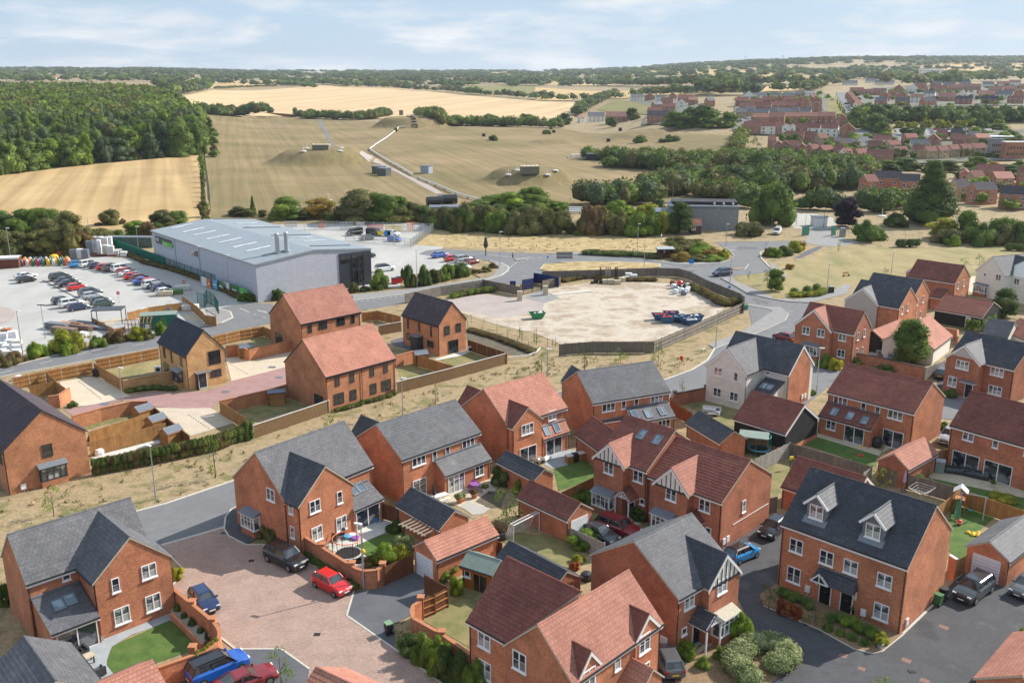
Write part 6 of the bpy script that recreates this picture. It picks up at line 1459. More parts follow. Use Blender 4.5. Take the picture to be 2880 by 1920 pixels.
PL('D3 1460,710,640,90,Rd 1540,715,645,100,Rd 1900,720,640,120,Rd 1600,690,625,60,Rd 2250,665,620,140,Rm 2100,705,670,200,Bm 2300,720,665,120,Bm','tree','dark tree on the near side of the supermarket car park','tree','trees near the car park',2,trunk=False)
PL('D3 950,500,450,24,Tm 960,520,470,22,Tm 975,545,490,24,Tm 990,560,510,26,Tm 935,470,430,20,Tm 1015,575,530,24,Tm','tree','small street tree beside the wide estate avenue','tree','street trees of the avenue',3,trunk=False)
PL('D3 290,780,690,60,Sm 320,800,700,60,Sm 190,830,720,70,Sm 230,790,690,60,Sm','tree','young tree beside the meadow corner under the town','tree','young trees under the town',2)
wood=[atg(x,y)for x,y in pp('D0 -500,1110 0,1010 470,945 960,890 1500,862')]
def in_poly(x,y,P):
 c=False;n=len(P)
 for i in range(n):
  a,b=P[i],P[(i+1)%n]
  if(a[1]>y)!=(b[1]>y)and x<(b[0]-a[0])*(y-a[1])/(b[1]-a[1])+a[0]:c=not c
 return c
e=wood[-1];WP=[(p.x,p.y)for p in wood]+[(-.322*q,q)for q in(500,620,760)]+[(-.345*900,900),(-.38*1100,1100),(-.43*1330,1330),(-1500,1330),(-900,400)]
sp=[]
for j in range(400,1340,9):
 y=j-90
 st=9+max(0,(y-400)/90)
 x=-1.05*y
 while x<0:
  X,Y=x+R.uniform(-3,3),y+R.uniform(-3,3)
  if in_poly(X,Y,WP)and X/Y>-.60:sp.append((X,Y))
  x+=st
sp.sort(key=lambda p:p[1]+abs(p[0])*.3)
def wkind(i):return R.choice(['leaf_mid','leaf_mid','leaf_dark','leaf_olive','leaf_mid','leaf_blue','leaf_mid','leaf_mid','leaf_bright','leaf_blue'])
for i,(x,y)in enumerate(sp[:290]):
 con=R.random()<.06;front=i<75
 h=R.uniform(10,17.5)if not con else R.uniform(15,20);r=R.uniform(3.8,8.0)if not con else 3
 tree(VC((x,y,TE(x,y)-.3)),h,r,'conifer' if con else('round' if R.random()<.8 else 'tall'),'leaf_dark' if con else wkind(i),'broadleaf tree crowded into the large wood left of the meadow' if not con else 'dark pointed conifer in the large wood','woodland_tree','tree','trees of the large wood' if not con else 'conifers of the large wood',1 if y<620 else 2,trunk=False)
def stuffwood(name,label,pts,hr,rr,mats,lod=2):
 o=VC((pts[0][0],pts[0][1],0));groups={}
 L=(LL if lod==2 else LXL)
 for i,(x,y)in enumerate(pts):
  h=R.uniform(*hr);r=R.uniform(*rr);z=TE(x,y);g=R.choice(mats);it=groups.setdefault(g,[])
  it.append((R.choice(L),(x-o.x,y-o.y,z+h*.52),(r,r,h*.48),R.uniform(0,6)))
  for _ in range(2 if lod==2 else 1):
   a=R.uniform(0,6.28);it.append((R.choice(L),(x-o.x+math.cos(a)*r*.6,y-o.y+math.sin(a)*r*.6,z+h*R.uniform(.55,.8)),(r*.55,r*.55,h*.22),a))
 its=[];ch=[]
 for k_,m in enumerate(groups):its+=groups[m];ch+=[k_]*len(groups[m])
 me=npmesh(name,join(its),list(groups)[0])
 for m in list(groups)[1:]:me.materials.append(MATS[m])
 mi=[]
 for c,i in zip(ch,its):mi+=[c]*len(i[0][1])
 for c,i in zip(ch,its):mi+=[c]*len(i[0][2])
 me.polygons.foreach_set('material_index',mi)
 ob=bpy.data.objects.new(name,me);COL.objects.link(ob);ob.location=o;tag(ob,label,'woodland',kind='stuff');return ob
if len(sp)>290:stuffwood('woodland','back of the large wood left of the meadow',sp[290:],(13,19),(5.5,8),['leaf_mid','leaf_dark','leaf_olive','leaf_mid','leaf_blue'])
def line_pts(s,step,wid):
 P=[atg(x,y)for x,y in pp(s)];o=[]
 for a,b in zip(P,P[1:]):
  n=max(1,int((b-a).length/step))
  for i in range(n):q=a.lerp(b,(i+R.random())/n);o.append((q.x+R.uniform(-wid,wid)*.3,q.y+R.uniform(-wid,wid)))
 return o
FARM=['leaf_dark','leaf_blue','leaf_dark','leaf_mid','leaf_olive']
for lab,s,hr,rr,st,wd in(('treeline along the near edge of the pale stubble hill top','D0 1630,352 1800,345 2100,330 2352,322 D1 100,318',(3,6),(3,6),9,3),('wooded hedge above the pale stubble hill','D1 300,318 500,322 700,320 850,335 1000,338 1180,340',(10,17),(8,13),10,30),('trees left of the small golden field','D0 1240,330 1340,385 1450,380 1580,360',(12,18),(8,12),12,25),('hedge below the golden fields','D1 1200,352 1400,365 1600,372 1800,395 2000,408 2200,425 2352,432 D2 700,432',(7,13),(5,9),14,5),('hedge between golden field and meadow corner','D2 730,436 900,440 1110,440 1300,420',(8,13),(7,10),11,8),('line of trees down to the farm','D2 1010,560 1040,520 1120,480 1230,430 1300,400',(8,12),(7,9),9,5),('trees round the golden field end','D2 1320,425 1400,420 1500,400 1650,400 1760,395 1880,395',(8,14),(7,11),14,10),('wooded band behind golden field','D1 1200,290 1400,310 1700,310 2352,325 D2 500,322 780,328',(12,18),(9,14),13,40),('upper wooded band','D1 700,262 900,285 1100,290 1400,280 1700,268 1950,285 2352,300',(12,18),(10,15),14,50),('wooded band over the farm','D2 900,328 1210,325 1400,328 1700,330 1980,328 2200,310 2352,305 D3 0,340 150,330',(12,18),(9,14),14,30),('band right of the farm','D2 1980,330 2000,390 2130,400 2250,395 2352,400 D3 0,395 150,400',(12,18),(9,13),12,30),('hedge over the far town left','D3 150,378 300,372 500,372 700,365 800,340',(9,14),(8,12),13,15),('band above the far town left','D3 0,325 300,322 500,318 700,318 900,320',(12,18),(10,14),13,30),('band mid right','D3 900,300 1000,262 1200,275 1350,300 1500,300 1650,300 1800,295',(12,18),(9,14),14,40),('trees behind red estate','D3 1350,325 1450,330 1600,325 1750,325 1850,300 2100,290 2352,290',(14,22),(10,15),14,40),('hedge on right hill','D3 1480,185 1600,180 1700,168 1800,165 2100,160 2300,158',(12,18),(10,15),30,10)):
 b_=stuffwood('far_trees',lab,line_pts(s,st,wd),hr,rr,FARM,2 if st<10 else 3)
def band(lab,y0,y1,x0,x1,n,hr,rr,keep=None):
 pts=[]
 for _ in range(n*12):
  y=R.uniform(y0,y1);x=R.uniform(x0,x1)*y
  if R.random()<.75:y=y0*1.075**round(math.log(y/y0)/math.log(1.075))+60*noise.noise(VC((x/500,2,1)))+R.uniform(-8,8);ok=noise.noise(VC((x/260,y/90,4)))>-.12
  else:ok=noise.noise(VC((x/520,y/420,8)))>.22
  if ok:pts.append((x,y))
  if len(pts)>=n:break
 stuffwood('distant_wood',lab,pts,hr,rr,['leaf_dark','leaf_blue','leaf_dark','leaf_mid'],3)
band('scattered distant woods beyond the stubble hill',2100,3200,-.75,.75,1300,(9,15),(8,14))
band('distant woods near the horizon',3300,5600,-.75,.8,3200,(10,17),(13,24))
for lab,s_,n_ in(('small garden trees of the far town left','D3 180,590 150,430 800,400 980,560 900,640 600,640',60),('small garden trees of the far town right','D3 1030,560 1010,400 2352,330 2352,480 1250,500',110),('small garden trees of the lower town','D3 430,850 430,740 1000,730 2352,700 2352,880 1600,910 1100,930',120),('garden trees right of the huge conifer','D3 1880,1270 1880,1040 2500,1040 2500,1300',24),('scrub on the rough grass behind the huge conifer','D3 1150,1180 1480,1180 1500,1290 1100,1230',22)):
 G_=[atg(x,y)for x,y in pp(s_)];xs=[p.x for p in G_];ys=[p.y for p in G_];pts=[]
 while len(pts)<n_:
  x,y=R.uniform(min(xs),max(xs)),R.uniform(min(ys),max(ys))
  if in_poly(x,y,G_):pts.append((x,y))
 stuffwood('garden_trees',lab,pts,(2.5,6),(1.8,4),['leaf_dark','leaf_mid','leaf_olive','leaf_bright'])
LT=[lump(12,.5,core=0)for _ in range(4)]
VP_=[gp(q)for q in('B0 0,1330 700,1200 1240,1090 1900,930 2352,800 2352,900 1870,1170 1250,1385 1040,1440 0,1560','B1 0,870 700,680 1240,570 2040,360 2352,330 2352,560 1500,650 900,900 0,1190','B2 0,480 870,280 1600,290 1900,300 1670,430 900,500 300,470','C2 0,380 1700,400 1700,470 1560,530 1290,510 500,500 0,460','C3 450,700 900,500 2300,490 1900,700 900,810')]
it=[];n_=0
while n_<1100:
 G_=VP_[n_%4];x=R.uniform(min(p.x for p in G_),max(p.x for p in G_));y=R.uniform(min(p.y for p in G_),max(p.y for p in G_))
 if in_poly(x,y,G_)and noise.noise(VC((x/6,y/6,2)))>-.2:s_=R.uniform(.1,.3);it.append((R.choice(LT),(x,y,.05),(s_,s_,R.uniform(.1,.3)*(1.8 if n_%5==3 else 1)),R.uniform(0,6)))
 n_+=1
me=npmesh('weeds',join(it),'leaf_olive');me.materials.append(MATS['leaf_autumn']);me.materials.append(MATS['tall_grass'])
mi=[]
for i in it:mi+=[R.choice((0,0,0,2,2))]*len(i[0][2])
me.polygons.foreach_set('material_index',mi);o=bpy.data.objects.new('weeds',me);COL.objects.link(o);tag(o,'tufts of weeds and dry grass over the verges','grass',kind='stuff')
def FN(label,path,h=1.8,m='fence_orange',post=None,rails=None,gap=2.4,name='fence',cat='fence',pw=.11,cap=None,mesh=False,z=0,group=None,solid=True):
 P=gp(path,h)if isinstance(path,str)else path;P=[VC((p.x,p.y,0))for p in P]
 root=EM(name,P[0],label,cat,group);pm=None
 for a,b in zip(P,P[1:]):
  L=(b-a).length
  if L<.3:continue
  d=(b-a)/L;n=VC((-d.y,d.x,0))
  mb=MB(P[0])
  if not mesh:mb.prism([a+Z3*.05-n*.02,b+Z3*.05-n*.02,b+Z3*.05+n*.02,a+Z3*.05+n*.02],Z3*(h-.05),m)
  else:
   k=max(2,int(L/.3))
   for i in range(k+1):q=a.lerp(b,i/k);BA(mb,q,q+Z3*h,.035,.035,m,n)
   for zz in(.15,h*.5,h-.1):BA(mb,a+Z3*zz,b+Z3*zz,.04,.05,m)
  for zz in(rails[1]if rails else()):
   for s in(rails[2]if len(rails)>2 else(1,-1)):BA(mb,a+Z3*zz+n*s*.05,b+Z3*zz+n*s*.05,.06,.09,rails[0])
  if cap:BA(mb,a+Z3*(h+.02),b+Z3*(h+.02),.12,.05,cap)
  mb.build('panel' if not mesh else 'mesh_panel',None,root,(0,0,0))
  if post:
   k=max(1,round(L/gap))
   for i in range(k+1):
    if i==0 and a!=P[0]:continue
    if pm is None:
     pb=MB();pb.box((-pw/2,-pw/2,0),(pw/2,pw/2,h+.08));pm=pb.mesh('post',post)
    o=bpy.data.objects.new('post',pm);COL.objects.link(o);o.parent=root;o.location=a.lerp(b,i/k)+n*.03-P[0];o.rotation_euler=(0,0,math.atan2(d.y,d.x))
 return root
def WL(label,path,h=1.8,m='brick_orange',w=.22,cope='terracotta',piers=(),name='garden_wall',smooth=False):
 P=gp(path,h);P=[VC((p.x,p.y,0))for p in P]
 if smooth:P=curve_pts(P,5)
 root=EM(name,P[0],label,'wall');mb=MB(P[0]);cb=MB(P[0])
 for i,(a,b)in enumerate(zip(P,P[1:])):
  if(b-a).length<.01:continue
  q=strip(a,b,w);mb.prism([v-Z3*.1 for v in q],Z3*(h-.03));q=strip(a,b,w+.08);cb.prism([VC((v.x,v.y,h-.08))for v in q],Z3*.08)
 mb.build('wall',m,root,(0,0,0));cb.build('coping',cope,root,(0,0,0))
 for s in piers:
  p=gp(s,h)[0];pb=MB(P[0]);x,y=p.x,p.y;pb.box((x-.24,y-.24,-.1),(x+.24,y+.24,h+.15),m);pb.box((x-.3,y-.3,h+.15),(x+.3,y+.3,h+.24),cope);pb.build('pier',None,root,(0,0,0))
 return root
WL('curved brick garden wall with piers round the bottom-left lawn','A0 1285,822 1440,948 1605,1085 1665,1165 1655,1240 1600,1300 1465,1352 1200,1445',piers=('A0 1460,955','A0 1615,1088','A0 1465,1300'),smooth=True)
MB_=MB(gp('A0 1300,1030',.6)[0]);P_=gp('A0 1300,1030 1540,1270',.6)
q_=strip(P_[0],P_[1],.2);MB_.prism([VC((v.x,v.y,0))for v in q_],(0,0,.6));tag(MB_.build('low_wall','brick_pale'),'low brick edging wall between lawn and pebble bed, bottom left','wall')
WL('curved brick garden wall beside the red hatchback and lamp post','A1 485,440 640,535 865,675 900,695 960,712 1050,705 1100,672',piers=('A1 640,520','A1 866,662','A1 1098,668'))
WL('curved brick wall with pier along the dense shrubs, below the black driveway','A1 1388,938 1330,975 1318,1010 1330,1070 1545,1190 1765,1345 1900,1440',piers=('A1 1388,925','A1 1548,1185'))
WL('dark brick garden wall beside the small yellow-leaved tree','B2 1720,590 1740,560 2005,508',m='brick_red',cope='brick_dark',piers=('B2 1752,550','B2 1990,508'))
WL('long brick garden wall of the sofa garden behind the birch','C3 1070,1272 1250,1305 1350,1332 1600,1385',m='brick_red',cope='brick_dark',piers=('C3 1262,1300',))
WL('brick wall behind the cold grey industrial barns at the right','C3 1700,1075 1850,1100 1850,1150',m='brick_red')
WL('brick garden wall with white cap beside the townhouse pair','A3 1790,590 1845,625',2.2,cope='white_paint')
WL('buff brick garden wall of the buff house','B0 935,458 1120,425 1330,380',m='brick_buff',cope='brick_buff')
WL('long brick wall between rose lane and the shed gardens','B0 545,728 760,668 1000,615 1112,613',m='brick_modern',cope='terracotta')
WL('brick wall beside the single-pitch shed, along the rose lane','B0 1668,612 2030,530 2180,487',m='brick_modern',cope='terracotta')
WL('brick wall round the corner garden of the farther salmon roofed semi','B0 1715,198 1800,186 1888,225 2225,150',m='brick_modern',cope='terracotta')
WL('short brick wall by the fenced bin garden at the left','B0 365,578 440,568 525,512',m='brick_modern',cope='terracotta')
WL('short brick wall between the nearer salmon semi and its neighbour garden','B1 1195,272 1335,232',m='brick_modern',cope='terracotta')
OF=dict(m='fence_orange',post='verge_stone',rails=('shed_timber',(.35,1.0,1.6)))
FN('orange board fence with concrete posts behind the buff house garden','B0 725,300 930,262 1205,208',**OF)
FN('orange board fence with posts along the main road, left of the buff house','B0 90,438 340,385 700,320',**OF)
FN('orange board fence with concrete posts, right of the buff house','C0 1620,1150 1820,1105 2000,1075 C1 262,1105',**OF)
FN('plain orange board fence beside the cream parking bays, left of the buff garden','B0 710,322 820,390 938,458')
FN('orange board fence between the first two shed gardens','B0 672,850 1140,702');FN('orange board fence nearest the green hedge, between shed gardens','B0 676,928 1260,778')
FN('dark-edged brown fence behind the three sheds','B0 1112,612 1300,770 1440,880',m='fence_brown')
FN('orange board fence on the left side of the single-shed garden','B0 1672,618 1870,742')
FN('small square bin enclosure of orange boards at the left','B0 220,500 420,465 495,515',m='fence_orange');FN('orange boards dividing the leggy shrub garden at the left','B0 345,390 430,465')
FN('orange board fence beside the nearer salmon semi back garden','B1 1332,258 1640,350');FN('brown fence behind the small plum-roofed house garden','B1 1745,150 2042,248',m='fence_brown',post='shed_timber')
FN('orange board fence between the two modern back gardens near the main road','C1 938,970 1058,955 1235,998',**OF)
SCR=dict(m='leaf_screen',post='white_paint',cap='white_paint',h=1.7,gap=2.6,pw=.09,cat='fence',name='screen_fence')
VR('leaf_screen',[(.13,.07,.035),(.20,.115,.055),(.11,.10,.035)],2.2,.95,8,fine=(9,.35),bmp=.5)
FN('brown leafy screen fence with white posts below the nearer salmon semi','B0 1925,800 2352,660 B1 690,608',**SCR)
FN('brown leafy screen fence with white cap rail along the dry verge','B1 1205,470 1640,360 2040,252',**SCR)
FN('short brown leafy screen behind the farther salmon semi','C1 1065,1070 1240,1040',**SCR)
PF=dict(h=1.9,m='fence_grey',post='fence_grey',gap=2.6,pw=.14)
FN('grey board fence closing the near side of the bare building plot','C2 876,1212 920,1205 1130,1190 1360,1192 1592,1190',**PF)
FN('grey rail-backed fence on the right of the bare plot, along the verge','C2 1592,1190 1930,1045 2270,895',rails=('fence_pale',(.3,.95,1.6)),**PF)
FN('long curved grey fence behind the bare building plot','C2 745,658 1000,650 1300,640 1600,630 1780,635 1870,660 2000,725 2150,785 2250,825 2280,850 2275,900',**PF)
FN('grey slatted fence between main road and the bare plot, left end','C1 1270,828 1540,772 1860,722 C2 290,718',rails=('fence_pale',(.3,.7,1.1,1.5)),**PF)
FN('brown-grey board fence left of the plot gates','C2 290,718 580,775',1.9,'fence_grey','fence_orange',gap=2)
FN('short board fence right of the plot gates','C2 748,728 882,698',1.9,'fence_grey','fence_orange',gap=2)
FN('navy painted hoarding beyond the plot gates','C2 590,722 678,708 678,668 760,680 870,702',2.2,'navy_board');FN('small separate navy hoarding board left of the plot gates','C2 497,730 542,730',2.0,'navy_board')
for s,l in(('C2 572,803','left'),('C2 768,762','right')):
 p=gp(s,2.0)[0];b=MB((p.x,p.y,0));b.box((p.x-.5,p.y-.35,0),(p.x+.5,p.y+.35,1.9));tag(b.build('gate_pillar','slab_sand'),'pale concrete block pillar on the %s of the mesh plot gates'%l,'pillar')
FN('open black mesh gates of the building plot','C2 600,760 668,745 740,738',2.0,'black_plastic','black_plastic',mesh=True,name='mesh_gate',cat='gate',gap=2)
def posts(label,s,h,m='galvanised',r=.03,name='post_and_wire_fence',wires=(1.3,.7)):
 P=gp(s);root=EM(name,P[0],label,'fence');b=MB(P[0])
 for a,c in zip(P,P[1:]):
  for z in wires:b.tube(a+Z3*z,c+Z3*z,.012,n=4)
 b.build('wire',m,root,(0,0,0))
 for a,c in zip(P,P[1:]):
  k=max(1,round((c-a).length/3.2))
  for i in range(k):
   q=a.lerp(c,i/k);pb=MB(P[0]);pb.tube(q,q+Z3*h,r,n=5);pb.build('post',m,root,(0,0,0))
posts('thin wire fence across the left side of the bare plot','C2 110,1020 400,1100 570,1160 700,1200 870,1260',1.5,'bark_tree')
posts('rustic wire fence round the brown soil bank','C2 175,1080 400,1130 640,1235 700,1260',1.1,'bark_tree',.04,wires=(1.0,.5))
PL('C2 572,1170,1060,16,So 590,1190,1090,14,So 682,1205,1100,16,So 700,1215,1090,16,So 822,1230,1145,16,So 843,1240,1150,14,So','sapling','thin bare staked whip planted at the edge of the bare plot','tree','bare staked whips',1,trunk=True)
b=MB();
for a,c in zip(gp('C2 490,1310 640,1290 700,1270 730,1235',.5),gp('C2 640,1290 700,1270 730,1235',.5)):BA(b,a,c,.12,.12);BA(b,VC((a.x,a.y,0)),a,.1,.1)
b.o=gp('C2 490,1310')[0];tag(b.build('knee_rail','white_paint'),'white low timber knee rail at the end of the leafy screen','rail')
GF=dict(m='green_steel',post='green_steel',gap=3,pw=.09,mesh=True)
FN('long dark green mesh security fence beside the warehouse','C0 842,400 1050,478 1250,550 1400,603 1600,672 1920,772',2.4,name='mesh_fence',**GF)
FN('green mesh gate and side fence at the builders yard entrance','C0 1495,815 1545,830 1570,795 1625,830 1655,880',2.6,name='mesh_fence',**GF)
b=MB(gp('C0 842,410',2.3)[0]);P_=gp('C0 842,402 1060,480 1240,548',2.3)
for a,c in zip(P_,P_[1:]):b.prism([a-Z3*2.1,c-Z3*2.1,c,a],VC((.03,.03,0)))
PA('green_net',(.01,.22,.16),.8);tag(b.build('windbreak_netting','green_net'),'teal windbreak netting on the far end of the green mesh fence','netting')
for i,(s,m,l)in enumerate((('C0 1530,692 1570,705','white_bag','white'),('C0 1575,708 1600,718','orange_plastic','orange'),('C0 1605,712 1650,727','skyblue','blue'),('C0 1655,722 1700,742','green_plastic','dark green'),('C0 1702,732 1745,750','white_paint','white and red'),('C0 1750,748 1815,772','green_plastic','green'),('C0 1820,772 1880,795','sign_green','bright green'))):
 P=gp(s,2.2);a,c=P;b=MB(a);n=VC(((c-a).y,-(c-a).x,0)).normalized()*.06
 b.prism([a+n-Z3*1.9,c+n-Z3*1.9,c+n,a+n],n*.3,m);q=a.lerp(c,.2)+n*1.4;r_=a.lerp(c,.75)+n*1.4;b.prism([q-Z3*1.2,r_-Z3*1.2,r_-Z3*.9,q-Z3*.9],n*.1,'white_paint')
 tag(b.build('advertising_banner'),'%s banner, number %s along the green mesh fence from the left'%(l,('one','two','three','four','five','six','seven')[i]),'banner','banners on the mesh fence')
FN('grey steel palisade fence round the back yard','C1 310,290 500,280 750,275 1100,283 1482,293 1310,408',2.4,'galvanised','galvanised',mesh=True,name='palisade_fence',gap=3)
FN('low steel mesh fence on the near side of the back yard','C1 812,365 880,378 1262,400 1310,408',2.0,'galvanised','galvanised',mesh=True,name='palisade_fence',gap=3)
FN('timber panel fence round the garden display of the builders yard','C0 1382,840 1500,925 1560,990 1640,1000',1.8,'fence_orange','shed_timber');FN('short timber fence behind the display paving','C0 970,970 1130,930 1380,895',1.5,'fence_orange','shed_timber');FN('low timber fence at the left of the display garden','C0 695,1005 760,1040 865,1095 950,1075',1.0,'fence_orange','shed_timber')
for s,l in(('D3 670,1400 722,1390','left'),('D3 893,1400 925,1392','right')):FN('dark green steel gate leaf on the %s of the site entrance'%l,s,2.6,'green_steel','green_steel',name='steel_gate',cat='gate',gap=3)
posts('thin chain-link fence in front of the willow and grey block','D3 -100,1450 0,1450 200,1455 660,1462',2.0)
posts('chain-link fence behind the green, right of the gates','D3 930,1470 1350,1480 1750,1500',2.0);posts('tall dark posts of the inner site fence beyond the gates','D3 540,1390 620,1385 760,1390 940,1385',3.0,'bark_tree',.05)
BFm=dict(m='fence_brown',post='timber_dark')
FN('dark brown board fence between curved wall and white garage door','A1 1115,685 1325,592',1.8,'fence_brown','timber_dark');FN('brown board fence beside the bright shrub and black driveway','A1 1412,742 1590,838',1.8,'fence_brown')
FN('orange-brown gate with pale rails at the curved wall pier','A1 1590,845 1490,895 1395,935',1.8,'fence_brown','timber_dark',rails=('shed_timber',(.3,.95,1.6)),gap=1.5,name='garden_gate',cat='gate')
FN('brown garden gate right of the corner house patio door','A1 1098,198 1222,238',1.8,'fence_brown','timber_dark');FN('brown fence between corner house wall and pergola','B2 1718,612 1885,705',1.8,'fence_brown')
FN('lit brown fence along the small lawn, above the maroon garage','B2 888,1308 1138,1192',1.8,'fence_orange');FN('pale grey fence between goal garden and parked dark car','A2 932,375 1215,505',1.6,'fence_pale','fence_pale')  # lit brown fence: sunlight put into the colour by orange boards
FN('brown fence at the left end of the goal garden','A2 365,468 440,505',1.6,'fence_brown');FN('grey panel behind the feathery birch','A1 1950,320 2030,350',1.7,'fence_grey')
FN('sunlit pale fence left of the trampoline, behind the timbered pair','B3 312,1055 440,995 572,932',1.8,'fence_pale','fence_pale',gap=1.2);FN('long weathered grey fence below the maroon roofed house garden','B3 572,932 880,1020 1195,1112',1.8,'fence_grey','fence_grey')  # first fence: sunlight on grey boards put into the pale colour
FN('grey fence running behind the dark townhouse roof','B3 1260,1118 1450,1165 1650,1215 1870,1278',1.8,'fence_grey','fence_grey');FN('small white lit fence end beside the long maroon garage','B3 1132,1160 1195,1118',1.8,'fence_pale')  # lit fence end: sunlight put into its paler board colour
FN('orange-brown fence behind the swing and play garden','B3 1890,1290 2120,1370 2352,1445 2500,1500',1.8,'fence_orange','shed_timber');FN('sunlit orange fence running to the play hut','B3 1705,1415 1870,1280',1.8,'fence_orange')
FN('orange fence left of the light grey garage','A3 1830,640 1915,600',1.8,'fence_orange');FN('pale fence beside the birch, toward the cream gabled house','C3 1605,1392 1748,1335',1.8,'fence_pale','fence_grey')
FN('orange fence between the two maroon roofed houses','B3 1660,1000 1775,980',1.8,'fence_orange');FN('grey fence beside the long maroon garage','A3 405,165 480,150',1.8,'fence_grey')
def SD(label,s,w=1.9,l=2.3,dr=(1,1),ze=1.75,zr=2.3,m='shed_boards',rm='lead',name='garden_shed',z=2.2):
 p=gp(s,z)[0];U=VC((dr[0],dr[1],0)).normalized();V=VC((-U.y,U.x,0));k=RB(p-U*l/2-V*w/2,U,V,l,w,ze,zr,.1,.05)
 h=House(name,label,k,m,rm,'shed',None,real=False,fas='shed_timber',verge='shed_timber')
 b=MB(h.r.location);b.prism([k.p(.02,w/2-.35,.05),k.p(.02,w/2+.35,.05),k.p(.02,w/2+.35,1.7),k.p(.02,w/2-.35,1.7)],-k.U*.04);b.build('door','shed_timber',h.r,(0,0,0));return h
sd_=(at(*PX('B0 1350,880'),0)-at(*PX('B0 1250,900'),0))
for s,l in(('B0 1080,648','farthest of the three matching sheds behind the brown fence'),('B0 1182,722','middle one of the three matching sheds behind the brown fence'),('B0 1297,810','nearest of the three matching sheds, beside the green hedge')):SD(l,s,1.9,2.2,(-.6,-.8))
SD('single-pitch timber shed with grey roof in the small lawn garden','B0 2100,520',1.5,2.4,(.95,.3),1.8,2.1);SD('small timber shed behind the curved brick wall, farther semi','B0 1868,182',1.6,2.2,(.9,.4));SD('small timber shed beside the plum-roofed house','B1 1385,232',1.6,2.2,(.9,.4))
p=gp('A1 1850,570',2.7)[0];k=RB(p+VC((-1.9,-1.3,0)),VC((.85,-.52,0)).normalized(),VC((.52,.85,0)).normalized(),3.4,2.8,2.1,2.9,.25,.15)
h=House('garden_cabin','varnished timber garden cabin with green-grey felt roof and glazed doors',k,'cabin_timber','felt_green','cabin',None,real=False,fas='cabin_timber',verge='felt_green')
b=MB(h.r.location);b.prism([k.p(1.4,.2,.1),k.p(2.6,.2,.1),k.p(2.6,.2,1.9),k.p(1.4,.2,1.9)],-k.V*.05,'glass_dark');b.prism([k.p(1.97,.14,.1),k.p(2.03,.14,.1),k.p(2.03,.14,1.9),k.p(1.97,.14,1.9)],-k.V*.03,'cabin_timber');b.build('glazed_door',None,h.r,(0,0,0))
WI(h.r,k.p(.7,.25,1.4),-k.V,'s1')
p=gp('B3 300,870',2.3)[0];b=MB((p.x,p.y,0));h=EM('garden_shelter',(p.x,p.y,0),'flat-roofed timber shelter with pale roof beside the green netted trampoline','shelter');U_=VC((.95,-.3,0));V_=VC((.3,.95,0))
c=VC((p.x,p.y,0));b.prism([c+U_*a_*1.7+V_*b_*1.2+Z3*2.25 for a_,b_ in((-1,-1),(1,-1),(1,1),(-1,1))],(0,0,.1));b.build('roof','felt_green',h,(0,0,0));b=MB((p.x,p.y,0));b.prism([c+U_*a_*1.6+V_*b_*1.1 for a_,b_ in((-1,-1),(-.9,-1),(-.9,1),(-1,1))],(0,0,2.2));b.prism([c+U_*a_*1.6+V_*b_*1.1 for a_,b_ in((-.9,.9),(1,.9),(1,1),(-.9,1))],(0,0,2.2));b.build('wall','fence_orange',h,(0,0,0))
def carpaint(n,c,rough=.28,metal=.0):
 m,t,b=mat('paint_'+n,rough,metal,.5);b.inputs['Base Color'].default_value=c4(c);b.inputs['Coat Weight'].default_value=.8;b.inputs['Coat Roughness'].default_value=.05
for n,c in dict(black=(.012,.012,.015),red=(.55,.008,.01),darkred=(.20,.008,.015),blue=(.01,.09,.40),skyblue=(.02,.25,.55),navy=(.012,.025,.09),white=(.72,.72,.72),silver=(.38,.40,.42),grey=(.09,.095,.10),darkgrey=(.035,.04,.045),green=(.03,.06,.05),brown=(.10,.07,.06)).items():carpaint(n,c)
PA('tyre',(.015,.015,.016),.9);PA('rim',(.30,.31,.32),.35,.6);PA('lamp_red',(.35,.01,.01),.3);PA('plate_white',(.75,.75,.72),.5);PA('plate_yellow',(.75,.55,.05),.5)
CARS={}
SH={'hatch':(3.95,1.72,1.46,.95,.98,.72,.56,.14,.03,.31),'suv':(4.6,1.88,1.68,1.08,1.12,.74,.60,.10,.02,.36),'saloon':(4.6,1.82,1.43,.95,.97,.70,.55,.25,.10,.33),'mini':(3.6,1.65,1.44,.95,.98,.72,.58,.12,.03,.30),'van':(4.9,1.95,1.95,1.15,1.2,.84,.70,.02,.01,.34),'coupe':(4.5,1.85,1.3,.88,.9,.68,.52,.28,.08,.34)}
